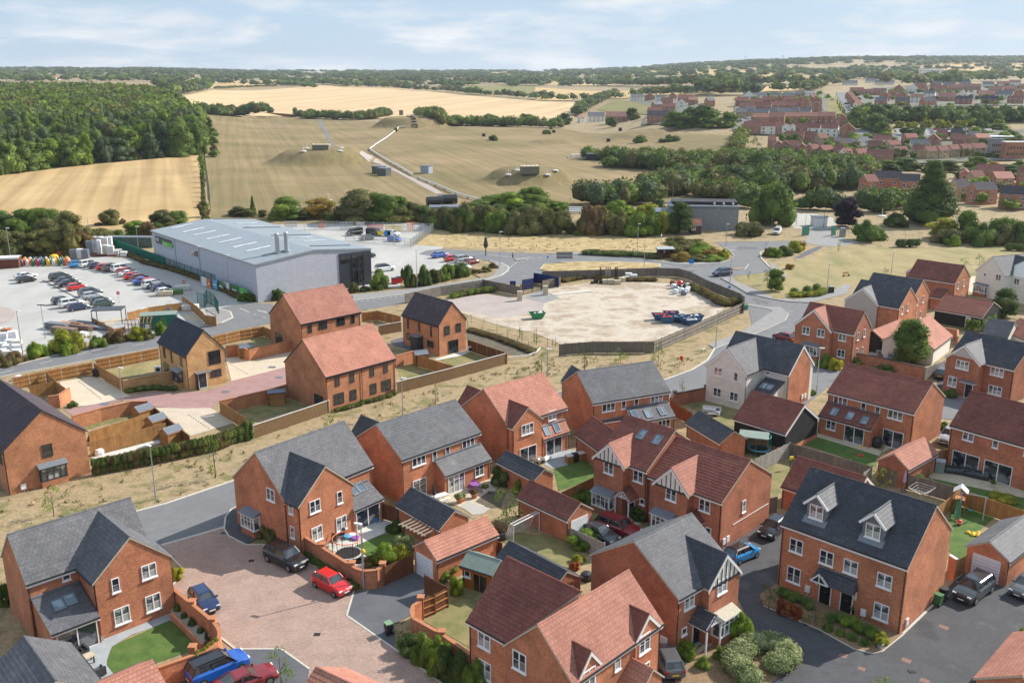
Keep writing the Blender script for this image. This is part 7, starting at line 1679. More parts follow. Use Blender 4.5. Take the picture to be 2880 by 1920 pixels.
def car_mesh(kind):
 L,W,H,hb,BE,a,b_,c,d,wr=SH[kind];X=lambda f:(f-.5)*L
 body=MB();g=MB();rf=MB()
 st=[(0,.80,BE-.22,.35),(.015,.93,BE-.06,.28),(.10,1,BE,.22),(.45,1,BE,.2),(a,1,BE-.02,.2),(.86,.97,hb-.06,.22),(.965,.90,hb-.2,.26),(1,.74,hb-.34,.34)]
 rings=[]
 for f,w,zt,zb in st:
  h=W/2*w;rings.append([(X(f),-h*.93,zb),(X(f),-h,zb+.18),(X(f),-h,zt-.14),(X(f),-h*.88,zt),(X(f),0,zt+.035),(X(f),h*.88,zt),(X(f),h,zt-.14),(X(f),h,zb+.18),(X(f),h*.93,zb)])
 n=9;k0=0
 for r in rings:body.v+=r
 for i in range(len(rings)-1):
  for j in range(n):body.f.append((i*n+j,i*n+(j+1)%n,(i+1)*n+(j+1)%n,(i+1)*n+j));body.mi.append(0)
 for i in(0,len(rings)-1):body.f.append(tuple(i*n+j for j in range(n)));body.mi.append(0)
 body.m=[];body.sm=False
 hw=W/2*.88;rw=W/2*.70
 B0=[(X(d),-hw*.92,BE-.05),(X(a),-hw,BE-.05),(X(a),hw,BE-.05),(X(d),hw*.92,BE-.05)]
 T0=[(X(c),-rw,H-.05),(X(b_),-rw,H-.05),(X(b_),rw,H-.05),(X(c),rw,H-.05)]
 k=len(g.v);g.v+=B0+T0;g.f+=[(k,k+1,k+5,k+4),(k+1,k+2,k+6,k+5),(k+2,k+3,k+7,k+6),(k+3,k,k+4,k+7),(k+4,k+5,k+6,k+7)];g.mi+=[0]*5
 R0=[(X(c)-.08,-rw-.03,H-.08),(X(b_)+.05,-rw-.03,H-.08),(X(b_)+.05,rw+.03,H-.08),(X(c)-.08,rw+.03,H-.08)];R1=[(X(c)+.1,-rw*.8,H),(X(b_)-.12,-rw*.8,H),(X(b_)-.12,rw*.8,H),(X(c)+.1,rw*.8,H)]
 k=len(rf.v);rf.v+=R0+R1;rf.f+=[(k+j,k+(j+1)%4,k+4+(j+1)%4,k+4+j)for j in range(4)]+[(k+4,k+5,k+6,k+7)];rf.mi+=[0]*5
 for s in(-1,1):
  for(p,q)in((B0[0 if s<0 else 3],T0[0 if s<0 else 3]),(B0[1 if s<0 else 2],T0[1 if s<0 else 2])):BA(rf,VC(p),VC(q),.09,.09)
  m_=(d+a)/2-.02;BA(rf,VC((X(m_),s*hw,BE-.03)),VC((X((b_+c)/2),s*(rw+.01),H-.07)),.08,.05)
  if kind=='suv':BA(rf,VC((X(c),s*rw*.9,H+.05)),VC((X(b_),s*rw*.9,H+.05)),.05,.05)
  if kind=='van':rf.prism([VC((X(.03),s*(hw*.9+.03),BE)),VC((X(.66),s*(hw*.95+.03),BE)),VC((X(.66),s*(rw+.09),H-.2)),VC((X(.03),s*(rw+.07),H-.2))],(0,s*.03,0))
  body.box((X(a)-.1,s*(W/2+.02)-.07,BE-.02),(X(a)+.05,s*(W/2+.02)+.07,BE+.12))
 wh=MB();wh.tube((0,-.10,0),(0,.10,0),wr,n=16);rim=MB();rim.tube((0,-.112,0),(0,.112,0),wr*.62,n=10)
 hl=MB();hl.box((X(.965)-.05,-.16,hb-.34),(X(1)-.06,.16,hb-.2));tl=MB();tl.box((X(.0)-.01,-.12,BE-.28),(X(.02),.12,BE-.1))
 pl=MB();pl.box((X(1)-.02,-.26,.42),(X(1)+.02,.26,.53));pr=MB();pr.box((X(0)-.02,-.26,.5),(X(0)+.02,.26,.61));gr=MB();gr.box((X(.985),-.45,.5),(X(1)+.004,.45,hb-.36));gr.box((X(.98),-.6,.3),(X(1)+.0,.6,.4))
 return dict(body=body.mesh('body'),roof=rf.mesh('roof'),windows=g.mesh('windows','car_glass'),wheel=wh.mesh('wheel','tyre'),rim=rim.mesh('rim','rim'),headlight=hl.mesh('headlight','lamp_glass'),tail_light=tl.mesh('tail_light','lamp_red'),pf=pl.mesh('number_plate','plate_white'),pr=pr.mesh('number_plate','plate_yellow'),grille=gr.mesh('grille','black_plastic'))
def car(kind,paint,s,front,label,group=None,roofp=None,name='parked_car',cat='car',p=None,dr=None,far=False):
 for q in(('darkred','dark red'),('skyblue','sky blue'),('darkgrey','dark grey')):label=label.replace(*q)
 if kind not in CARS:CARS[kind]=car_mesh(kind)
 M=CARS[kind];L,W,H,hb,BE,a,b_,c,d,wr=SH[kind]
 if p is None:p=gp(s)[0];q=gp(front)[0];dr=(q-p)
 root=EM(name,p+Z3*.03,label,cat,group,math.atan2(dr.y,dr.x))
 def add(nm,me,loc=(0,0,0),par=root,m=None):
  o=bpy.data.objects.new(nm,me);COL.objects.link(o);o.parent=par;o.location=loc
  if m:
   if not me.materials:me.materials.append(MATS[m])
   o.material_slots[0].link='OBJECT';o.material_slots[0].material=MATS[m]
  return o
 add('body',M['body'],m='paint_'+paint);add('roof',M['roof'],m='paint_'+(roofp or paint));add('windows',M['windows'])
 for fx in(.17,.81):
  for sy in(-1,1):
   w_=add('wheel',M['wheel'],((fx-.5)*L,sy*(W/2-.08),wr));
   if not far:add('rim',M['rim'],(0,0,0),w_)
 if not far:
  for sy in(-1,1):add('headlight',M['headlight'],(0,sy*W*.33,0));add('tail_light',M['tail_light'],(0,sy*W*.36,0))
  add('number_plate',M['pf']);add('number_plate',M['pr']);add('grille',M['grille'])
 return root
car('suv','black','A1 365,660','A1 500,725','black estate-type off-roader parked on the block paving beside the low planting')
car('hatch','red','A1 715,855','A1 810,905','bright red small hatchback beside the lamp post and curved wall')
car('mini','navy','A0 1555,985','A0 1625,1060','small dark blue-black city car beside the bottom-left curved wall')
car('suv','blue','A0 1660,1500','A0 1850,1420','bright blue off-roader with black roof at the bottom edge',roofp='black')
car('coupe','darkred','A0 1880,1590','A0 2000,1545','crimson car cut by the bottom edge beside the blue off-roader')
car('suv','darkred','A2 1320,430','A2 1420,465','dark red off-roader with silver roof rails before the timbered pair')
car('hatch','darkgrey','A2 1185,480','A2 1275,520','dark grey car left of the dark red off-roader, behind the laurel')
car('hatch','grey','A2 1695,1440','A2 1650,1350','grey hatchback seen from behind at the bottom edge, with yellow plate')
car('mini','skyblue','A3 205,620','A3 310,575','light blue small car with black roof and stripes beside the brick gable',roofp='black')
car('hatch','black','A3 440,430','A3 390,470','black hatchback half hidden behind the left end of the townhouse pair')
car('suv','darkgrey','A3 1960,900','A3 1885,955','dark grey off-roader in front of the wide white garage door')
car('hatch','grey','A3 2370,880','A3 2300,930','grey car cut by the right edge beside the light grey garage')
car('suv','silver','B3 1790,920','B3 1700,985','silver car squeezed between the two maroon roofed houses')
car('hatch','darkgrey','B3 1730,430','B3 1760,400','dark car under the trees left of the cream gabled house')
car('hatch','darkred','C3 525,1180','C3 470,1165','dark car with red roof parked beside the standing person')  # body and roof share one dark red paint
car('suv','navy','C2 2110,690','C2 2030,700','dark blue pickup driving down from the road junction',name='moving_car')
car('suv','white','C1 1115,655','C1 1190,645','white off-roader with black roof alone on the warehouse forecourt',roofp='black')
car('hatch','darkgrey','C1 985,550','C1 1040,548','dark grey car half hidden behind the warehouse corner')
for s,f,m,l,kd in(('C1 1535,550','C1 1600,540','blue','blue saloon, leftmost of four cars beside the forecourt hedge','saloon'),('C1 1625,578','C1 1690,568','red','bright red hatchback, second of four cars beside the forecourt hedge','hatch'),('C1 1712,585','C1 1780,575','silver','silver car, third of four beside the forecourt hedge','suv'),('C1 1775,603','C1 1840,592','darkred','dark red car, rightmost of four beside the forecourt hedge','hatch'),('C1 1715,640','C1 1760,650','white','white car hidden behind the dark forecourt hedge','hatch')):car(kd,m,s,f,l,'cars beside the forecourt hedge')
car('van','black','C1 885,382','C1 835,390','black van with green stripe, left of two in the back yard','vehicles in the back yard',name='parked_van',cat='van');car('van','black','C1 1035,385','C1 1090,392','black van with green stripe, right of two in the back yard','vehicles in the back yard',name='parked_van',cat='van')
car('suv','white','C1 1172,390','C1 1230,396','white off-roader in the fenced back yard','vehicles in the back yard');car('hatch','grey','C1 975,420','C1 920,425','grey car behind the steel fence of the back yard','vehicles in the back yard');car('hatch','blue','C1 1190,430','C1 1245,435','blue car behind the steel fence of the back yard','vehicles in the back yard')
car('van','white','D3 473,1455','D3 455,1470','small white van beyond the chain-link fence by the willow',name='parked_van',cat='van')
ORD=['first','second','third','fourth','fifth','sixth','seventh','eighth','ninth','tenth','eleventh','twelfth','thirteenth','fourteenth','fifteenth','sixteenth']
def carrow(lab,s,grp):
 for i,t in enumerate(s.split()):
  x,y,col,kd=t.split(',');x,y=float(x),float(y)
  car({'h':'hatch','s':'suv','l':'saloon','m':'mini','c':'coupe'}[kd],col,'C0 %f,%f'%(x,y),'C0 %f,%f'%(x+100,y-16),'%s car, %s from far end of %s'%(col,ORD[i],lab),grp)
carrow('the long yard row','590,620,skyblue,h 680,622,white,s 738,632,navy,h 798,642,red,h 855,650,brown,s 925,655,white,s 960,676,red,h 985,690,white,c 1010,714,red,h 1062,724,darkred,h 1092,748,blue,l 1145,756,red,h 1168,778,white,s 1215,785,silver,h 1228,800,navy,h 1262,832,white,h','long car row')
carrow('the leftmost yard pair','200,712,white,l 203,738,black,h','left car pair')
carrow('the middle yard row','462,722,darkgrey,s 500,748,black,l 528,768,black,l 585,796,red,h','middle car row')
carrow('the yard row nearer the pergola','690,840,grey,s 700,864,silver,h 765,900,darkgrey,h 790,922,green,h','pergola car row');carrow('the yard row nearest the road','478,900,darkgrey,h 548,924,white,s 595,950,navy,h','nearest car row')
LMP=None
def lamp(s,top,label,dr=(-1,0),head=True,m='galvanised',name='street_lamp',r=.08,group='street lamps',double=False,cat='street lamp'):
 p=atg(*PX(s));h=hz(p,PX(s.split()[0]+' 0,%d'%top)[1])-p.z
 root=EM(name,p,label,cat,group);b=MB();b.tube((0,0,-.1),(0,0,1.1),r*1.15,n=10);b.tube((0,0,1.1),(0,0,h),r*.85,r*.6,8);b.build('column',m,root,(0,0,0))
 if head:
  d=VC((dr[0],dr[1],0)).normalized();n=VC((-d.y,d.x,0))
  for sg in((1,-1)if double else(1,)):
   b=MB();c=VC((0,0,h));b.prism([c-d*.1*sg-n*.13,c+d*sg*.6-n*.11,c+d*.6*sg+n*.11,c-d*.1*sg+n*.13],(0,0,.12));o=b.build('lamp_head','white_paint' if not double else 'black_plastic',root,(0,0,0))
 return root
for s,t,l in(('A1 955,862',365,'grey street lamp at the end of the curved wall beside the red hatchback'),('B0 1185,1360',958,'grey street lamp on the dry verge before the green hedge'),('B0 932,612',365,'slim lamp post on the rose lane left of the buff house'),('B1 1252,720',443,'street lamp on the verge right of the nearer salmon semi'),('B3 772,548',215,'street lamp right of the white house gable'),('B2 783,425',222,'street lamp on the verge behind the salmon roofed house'),('C2 423,615',358,'street lamp at the mouth of the forecourt road'),('C2 1465,545',298,'tall green-grey lamp post before the brown thicket'),('C2 1518,628',432,'street lamp on the oval grass island'),('C2 2170,742',500,'street lamp beside the blue keep-left sign'),('C2 2062,1238',955,'street lamp on the verge below the plot rail fence'),('C3 850,835',600,'street lamp behind the clipped ball shrubs'),('C3 1342,672',508,'street lamp in the middle of the dry green'),('C3 85,462',300,'street lamp on the far kerb before the olive shrub'),('C1 1360,778',495,'street lamp beside the forecourt hedge'),('C1 527,782',718,'short lamp post before the warehouse end wall'),('C0 1528,752',470,'tall lamp post against the warehouse long wall, nearer the window'),('C0 1745,838',535,'tall lamp post against the warehouse long wall, nearer the corner'),('C0 85,582',330,'tall lamp post at the far left of the yard'),('C0 685,432',258,'lamp post behind the wrapped pallet stacks'),('C0 1052,485',318,'lamp post behind the green netting'),('C0 180,1335',960,'tall thin lamp post at the bottom left of the yard'),('D3 1700,1455',1380,'white-headed lamp post before the huge conifer'),('C2 1750,370',230,'thin lamp post before the weeping conifer'),('C1 508,1160',1055,'lamp post between the two salmon roofed semis')):
 lamp(s,t,l,(-.9,.3)if 'A1' in s or 'B0 11' in s else(1,-.2))
lamp('C0 345,1168',915,'double floodlight on a tall pole in the yard',(1,0),double=True);
for s,t,l in(('D3 500,1385',1255,'white flag-like pole beside the willow'),('D3 828,1405',1200,'tall dark pole behind the gates'),('D2 1735,1200',1060,'tall thin mast behind the thicket'),('D3 435,1400',1215,'thin pole against the willow'),('D0 1575,650',480,'thin wooden pole before the wood corner'),('C2 395,95',62,'thin white marker pole on the meadow')):lamp(s,t,l,head=False,name='pole',group=None,cat='pole',m='galvanised' if 'dark' not in l else 'bark_tree')
def TG(name,label,cat,loc,parts,rz=0,group=None):
 root=EM(name,loc,label,cat,group,rz)
 for nm,m,fn in parts:b=MB();fn(b);b.build(nm,m,root,(0,0,0))
 return root
def g1(s,z=0):return gp(s,z)[0]
def rzof(a,b):p,q=g1(a),g1(b);return math.atan2(q.y-p.y,q.x-p.x)
def bin_parts(lid,body):return[('body',body,lambda b:(b.prism([VC((-.24,-.26,.1)),VC((.24,-.26,.1)),VC((.24,.26,.1)),VC((-.24,.26,.1))],(0,0,.05)),b.prism([VC((-.22,-.24,.12)),VC((.22,-.24,.12)),VC((.22,.24,.12)),VC((-.22,.24,.12))],(0,0,.4)),b.box((-.27,-.29,.5),(.27,.29,1.0)))),('lid',lid,lambda b:(b.box((-.29,-.32,1.0),(.29,.32,1.06)),b.box((-.2,-.36,1.0),(.2,-.3,1.08)))),('wheel','tyre',lambda b:(b.tube((-.3,-.22,.12),(-.22,-.22,.12),.12),b.tube((.22,-.22,.12),(.3,-.22,.12),.12)))]
PA('lid_green',(.18,.30,.16),.6)
TG('wheelie_bin','dark wheelie bin with pale green lid standing on the black driveway edge','bin',g1('A1 1145,1195'),bin_parts('lid_green','black_plastic'),.6)
TG('wheelie_bin','green wheelie bin beside the townhouse gable','bin',g1('A3 1695,975'),bin_parts('green_plastic','green_plastic'),.7);TG('wheelie_bin','black wheelie bin behind the green one at the townhouse gable','bin',g1('A3 1735,930'),bin_parts('black_plastic','black_plastic'),.7)
for s,l in(('B0 722,425','left one of two black bins at the cream parking bays'),('B0 740,430','right one of two black bins at the cream parking bays')):TG('wheelie_bin',l,'bin',g1(s),bin_parts('black_plastic','black_plastic'),.2)
for s,l in(('C1 1190,752','left'),('C1 1225,742','right')):TG('wheeled_skip','%s red wheeled commercial bin at the end of the forecourt'%l,'bin',g1(s),[('body','red_paint',lambda b:b.box((-.7,-.5,.2),(.7,.5,1.2))),('lid','black_plastic',lambda b:b.box((-.72,-.53,1.2),(.72,.53,1.3))),('wheel','tyre',lambda b:[b.tube((x,y-.04,.1),(x,y+.04,.1),.1)for x in(-.55,.55)for y in(-.4,.4)])],.2)
TG('litter_bin','red dog waste bin on a post in the dry verge','bin',g1('B2 1800,335'),[('post','black_plastic',lambda b:b.tube((0,0,0),(0,0,1.2),.04)),('body','red_paint',lambda b:b.prism([VC((-.2,-.16,.7)),VC((.2,-.16,.7)),VC((.22,.2,.7)),VC((-.22,.2,.7))],(0,0,.6)))])
TG('litter_bin','dark square litter bin behind the yellow hedge on the green','bin',g1('C3 884,820'),[('body','black_plastic',lambda b:b.box((-.45,-.45,0),(.45,.45,1.3))),('top','galvanised',lambda b:b.box((-.48,-.48,1.3),(.48,.48,1.36)))])
TG('litter_bin','black bin left of the bus shelter','bin',g1('C2 1597,555'),[('body','black_plastic',lambda b:b.box((-.5,-.45,0),(.5,.45,1.2))),('top','black_gloss',lambda b:b.box((-.53,-.48,1.2),(.53,.48,1.28)))])
TG('grit_bin','teal grit bin at the corner of the plot fence','bin',g1('C2 2283,945'),[('body','teal',lambda b:b.prism([VC((-.5,-.35,0)),VC((.5,-.35,0)),VC((.55,.4,0)),VC((-.55,.4,0))],(0,0,.75))),('lid','green_plastic',lambda b:b.prism([VC((-.58,-.42,.75)),VC((.58,-.42,.75)),VC((.5,.42,.95)),VC((-.5,.42,.95))],(0,0,.06)))])
TG('street_name_sign','white street name board on two posts beside the path','sign',g1('B2 1970,248'),[('board','white_paint',lambda b:b.box((-.55,-.02,.55),(.55,.02,.85))),('post','black_plastic',lambda b:(b.box((-.5,.02,0),(-.42,.08,.85)),b.box((.42,.02,0),(.5,.08,.85))))],rzof('B2 1960,248','B2 1985,240'))
def rsign(name,label,s,top,m,w=.6,h=.6,round_=True,txt=None):
 p=atg(*PX(s));H=hz(p,PX(s.split()[0]+' 0,%d'%top)[1])
 def f(b):
  if round_:b.tube((0,-.03,H-w/2),(0,-.01,H-w/2),w/2,n=16)
  else:b.box((-w/2,-.04,H-h),(w/2,-.01,H))
 return TG(name,label,'sign',p,[('post','galvanised',lambda b:b.tube((0,0,0),(0,0,H),.035)),('sign_face',m,f)])
rsign('keep_left_sign','blue round keep-left sign below the driving pickup','C2 2165,800',765,'blue_sign');rsign('bus_sign','blue rectangular sign on a post right of the bus shelter','C2 1877,615',563,'blue_sign',1.1,1.1,False)
rsign('keep_left_sign','small blue sign on the traffic island at the forecourt mouth','C2 784,580',540,'blue_sign',.5);rsign('no_entry_sign','round no-entry sign beside the pergola car row','C0 907,905',808,'red_paint',.7);rsign('no_entry_sign','round no-entry sign near the yard gate','C0 1402,785',725,'red_paint',.7)
q=bpy.context.scene.objects
for o in[o for o in q if o.name.startswith('no_entry_sign')]:
 for c in o.children:
  if c.name.startswith('sign_face'):
   zs=[v.co.z for v in c.data.vertices];zc=(min(zs)+max(zs))/2;b=MB();b.box((-.24,-.045,zc-.06),(.24,-.031,zc+.06));w_=b.build('white_bar','white_paint',c,(0,0,0))
TG('direction_sign','dark wide road direction sign on the oval island','sign',g1('C2 912,590'),[('board','lead',lambda b:(b.box((-1.9,-.03,1.7),(1.9,.03,2.5)),b.box((-1.9,-.03,.9),(1.9,.03,1.6)))),('post','galvanised',lambda b:(b.tube((-1.4,.08,0),(-1.4,.08,2.5),.05),b.tube((1.4,.08,0),(1.4,.08,2.5),.05)))])
TG('bollard','black bollard on the traffic island','bollard',g1('C2 519,552'),[('body','black_plastic',lambda b:b.lathe([(.16,0),(.14,1.0),(.1,1.15),(.02,1.2)])),('band','white_paint',lambda b:b.tube((0,0,.8),(0,0,.9),.15))])
TG('road_sign','small round white sign lying low at the junction kerb','sign',g1('C3 392,458'),[('sign_face','white_paint',lambda b:b.tube((0,-.03,.6),(0,.0,.6),.55,n=16)),('post','galvanised',lambda b:b.tube((0,.03,0),(0,.03,1),.04))])
TG('bench','wooden bench alone on the dry green','bench',g1('C3 1000,695'),[('seat','shed_timber',lambda b:[b.box((-.9,y,.42),(.9,y+.1,.46))for y in(-.2,-.07,.06)]),('backrest','shed_timber',lambda b:[b.box((-.9,.2,z),(.9,.24,z+.1))for z in(.55,.7,.85)]),('leg','timber_dark',lambda b:[b.box((x-.04,-.2,0),(x+.04,.24,.42))for x in(-.8,.8)])],.5)
TG('bus_shelter','brown timber bus shelter with dark roof beside the road','bus shelter',g1('C2 1678,558'),[('wall','timber_dark',lambda b:(b.box((-1.9,1.2,0),(1.9,1.3,2.3)),b.box((-1.9,-.6,0),(-1.8,1.2,2.3)),b.box((1.8,-.6,0),(1.9,1.2,2.3)),b.box((-1.8,-.6,0),(-.6,-.55,1.2)))),('roof','slab_grey',lambda b:b.prism([VC((-2.1,-.9,2.3)),VC((2.1,-.9,2.3)),VC((2.1,1.5,2.5)),VC((-2.1,1.5,2.5))],(0,0,.12))),('seat','shed_timber',lambda b:b.box((-1.5,.8,.45),(1.5,1.15,.5))),('notice','white_paint',lambda b:b.box((-.2,1.14,1.1),(.2,1.19,1.8)))],.05)
def sculpt(b):
 b.tube((0,0,0),(0,0,2.0),.12);r=random.Random(4);b.lathe([(.1,1.9),(.55,2.3),(.6,2.9),(.45,3.6),(.35,4.2),(.15,4.7)],n=7)
 for i in range(12):a=r.uniform(0,6.28);z=r.uniform(2.2,4.6);b.tube((0,0,z),(math.cos(a)*.9,math.sin(a)*.5,z+r.uniform(-.2,.7)),.06,.02,5)
 b.tube((0,0,4.5),(-.5,.1,5.6),.06,.02,5)
root=EM('sculpture',g1('C1 1882,540'),'dark wiry figure sculpture on a pole beside the forecourt road','sculpture');b=MB();sculpt(b);b.build('figure','bronze',root,(0,0,0))
def person(label,s,cloth='fabric_dark',legs='black_plastic',h=1.75,rz=0):
 root=EM('person',g1(s),label,'person',None,rz);me=bpy.data.meshes.new('body')
 J=[(0,0,.95),(0,0,1.15),(0,0,1.42),(0,0,1.52),(0,.01,1.66),(.1,0,.9),(.11,.02,.5),(.12,0,.08),(.12,.14,.04),(-.1,0,.9),(-.11,-.04,.5),(-.12,-.06,.08),(-.12,.08,.04),(.2,0,1.4),(.26,.02,1.12),(.27,.1,.88),(-.2,0,1.4),(-.26,.03,1.12),(-.27,.14,.9)]
 E=[(0,1),(1,2),(2,3),(3,4),(0,5),(5,6),(6,7),(7,8),(0,9),(9,10),(10,11),(11,12),(2,13),(13,14),(14,15),(2,16),(16,17),(17,18)]
 Rr=[.15,.14,.16,.06,.11,.1,.07,.05,.045,.1,.07,.05,.045,.07,.05,.035,.07,.05,.035]
 me.from_pydata(J,E,[]);o=bpy.data.objects.new('body',me);COL.objects.link(o);md=o.modifiers.new('skin','SKIN')
 for v,r in zip(me.skin_vertices[0].data,Rr):v.radius=(r,r)
 me.skin_vertices[0].data[0].use_root=True;o.modifiers.new('sub','SUBSURF').levels=1
 dg=bpy.context.evaluated_depsgraph_get();m2=bpy.data.meshes.new_from_object(o.evaluated_get(dg));bpy.data.objects.remove(o)
 for k_ in(cloth,legs,'skin','bronze'):m2.materials.append(MATS[k_])
 for p in m2.polygons:z=p.center.z;p.material_index=1 if z<.95 and abs(p.center.x)<.22 else(2 if(z>1.52 and z<1.68)or(z<.93)else(3 if z>=1.68 else 0));p.use_smooth=True
 b=bpy.data.objects.new('body',m2);COL.objects.link(b);b.parent=root;b.scale=(h/1.77,)*3;return root
person('person in dark clothes standing beside the red-roofed parked car','C3 598,1182');person('person in a pale top walking in the dry grass behind the bus shelter','C2 1648,418','white_bag','fabric_grey',rz=1);person('person in a red top in the doorway of the cream gabled house','B3 1932,545','red_paint','fabric_dark')
def sofa(b,L=1.9,m1='fabric_grey',m2='fabric_dark'):b.box((-L/2,-.4,.1),(L/2,.4,.38),m2);b.box((-L/2,.25,.38),(L/2,.42,.75),m2);b.box((-L/2,-.4,.38),(-L/2+.12,.25,.6),m2);b.box((L/2-.12,-.4,.38),(L/2,.25,.6),m2);b.box((-L/2+.13,-.38,.38),(L/2-.13,.24,.5),m1)
def seat(label,s,L=1.9,rz=0,m1='fabric_grey',m2='fabric_dark',name='garden_sofa',group=None):
 root=EM(name,g1(s),label,'garden sofa',group,rz);b=MB();sofa(b,L,m1,m2);b.build('frame',None,root,(0,0,0));return root
def table(label,s,w=1.4,d=.8,h=.7,m='slab_sand',rz=0,lm='fabric_dark',name='garden_table'):
 return TG(name,label,'table',g1(s),[('table_top',m,lambda b:b.box((-w/2,-d/2,h-.05),(w/2,d/2,h))),*[('leg',lm,lambda b,x=x,y=y:b.box((x-.05,y-.05,0),(x+.05,y+.05,h-.05)))for x in(-w/2+.15,w/2-.15)for y in(-d/2+.12,d/2-.12)]],rz)
G4=math.radians(45)
seat('dark rattan armchair with grey cushion beside the bottom-left patio doors','A0 625,1360',.95,-G4*.9);seat('grey rattan sofa behind the stone topped table, bottom left','A0 560,1390',1.5,G4);table('stone topped fire table on the bottom-left patio','A0 645,1425',1.5,.8,.65,'slab_sand',G4);seat('long dark rattan bench in front of the stone topped table','A0 710,1530',1.7,math.pi+G4*1.1)
TG('planter','pale grey square planter beside the bottom-left patio doors','planter',g1('A0 757,1245'),[('box','galvanised',lambda b:b.box((-.25,-.25,0),(.25,.25,.4))),('soil','soil',lambda b:b.box((-.22,-.22,.4),(.22,.22,.42)))],G4)
for i,(s,rz)in enumerate((('B3 1840,1165',0),('B3 1990,1195',-.3))):seat('dark grey rattan corner seat on the right-edge patio, %s'%('left part' if i==0 else 'right part'),s,2.6,rz-.3)
table('low dark table with pale top between the right-edge rattan seats','B3 1930,1170',1.6,.8,.6,'lead',-.3)
seat('grey rattan sofa left part in the walled garden by the birch','C3 1290,1295',2.4,-.2,'fabric_grey','slab_grey');seat('grey rattan sofa right part in the walled garden by the birch','C3 1335,1310',2.0,1.2,'fabric_grey','slab_grey')
PA('wicker_white',(.62,.60,.56),.8);seat('pale corner sofa, back part, in the white house garden','B2 2030,700',2.4,-.35,'white_bag','wicker_white');seat('pale corner sofa, side part, in the white house garden','B2 2075,715',1.6,1.2,'white_bag','wicker_white');table('low pale table before the pale corner sofa','B2 2030,730',1,.6,.4,'wicker_white')
def lounger(b):b.box((-.35,-.9,.25),(.35,.5,.33));b.prism([VC((-.35,.5,.25)),VC((.35,.5,.25)),VC((.35,.95,.85)),VC((-.35,.95,.85))],(0,0,.07));[b.box((x-.03,y-.03,0),(x+.03,y+.03,.25))for x in(-.3,.3)for y in(-.8,.4)]
for s,l in(('B2 720,1080','left'),('B2 768,1070','right')):TG('deck_chair','%s of two white reclining chairs on the pale grey patio'%l,'deck chair',g1(s),[('frame','white_paint',lounger)],2.6,'white reclining chairs')
TG('outdoor_kitchen','low timber and stone counter beside the pale grey patio','counter',g1('B2 990,1075'),[('counter','fence_orange',lambda b:(b.box((-1.1,-.35,0),(-.4,.35,.9)),b.box((.4,-.35,0),(1.4,.35,.9)))),('worktop','slab_pale',lambda b:(b.box((-1.15,-.4,.9),(-.35,.4,.97)),b.box((.35,-.4,.9),(1.45,.4,.97)))),('barbecue','black_plastic',lambda b:b.box((-.35,-.3,0),(.35,.3,1.05)))],.5)
def round_table(label,s,m,chairs=4):
 TG('bistro_table',label,'table',g1(s),[('table_top',m,lambda b:b.tube((0,0,.7),(0,0,.74),.55,n=16)),('leg',m,lambda b:(b.tube((0,0,0),(0,0,.7),.04),b.tube((0,0,0),(0,0,.04),.3)))])
round_table('round purple table on the sandy patio of the middle house','B1 1800,1290','purple')
for i,(s,rz)in enumerate((('B1 1765,1300',1.6),('B1 1835,1300',-1.6),('B1 1790,1265',3.1))):TG('garden_chair','purple folding chair at the purple table, %s side'%('left','right','far')[i],'chair',g1(s),[('seat','purple',lambda b:b.box((-.22,-.22,.42),(.22,.22,.46))),('backrest','purple',lambda b:b.box((-.22,.2,.46),(.22,.24,.9))),('leg','purple',lambda b:[b.box((x-.02,y-.02,0),(x+.02,y+.02,.42))for x in(-.2,.2)for y in(-.2,.2)])],rz,'purple chairs')
def pot(label,s,m='terracotta',pl='m',r=.28,h=.45,ph=.6):
 root=EM('flower_pot',g1(s),label,'plant pot');b=MB();b.lathe([(r*.7,0),(r,h),(r*1.1,h),(r*1.1,h+.05),(r*.85,h+.05)],n=12);b.build('pot',m,root,(0,0,0));o=bpy.data.objects.new('plant',crown_mesh('bush',1,1,'leaf_mid'));COL.objects.link(o);o.parent=root;o.location=(0,0,h);o.scale=(r*1.5,r*1.5,ph);o.material_slots[0].link='OBJECT';o.material_slots[0].material=MATS[LM_[pl]]
pot('large terracotta pot with grey plant on the sandy patio','B1 1685,1385',pl='g',r=.4);pot('small terracotta pot right of the large one on the sandy patio','B1 1715,1375',r=.2,ph=.4);pot('terracotta pot with tall plant nearer the purple table','B1 1795,1350',pl='n',r=.35);pot('blue pot with orange flowers beside the corner house patio door','A1 1048,345','blue_sign','a',.28,.5,.5);pot('white flower pot at the rounded corner of the townhouse bed','A3 1255,1310','galvanised','y',.25);pot('small pot on the right-edge patio','B3 2118,1275','verge_stone','m',.22)
pot('dark pot with small shrub between the black townhouse doors','A3 1050,1050','black_plastic','d',.22);pot('small white pot in the pebble garden behind the two small garages','B1 1880,1310','white_paint','m',.3)
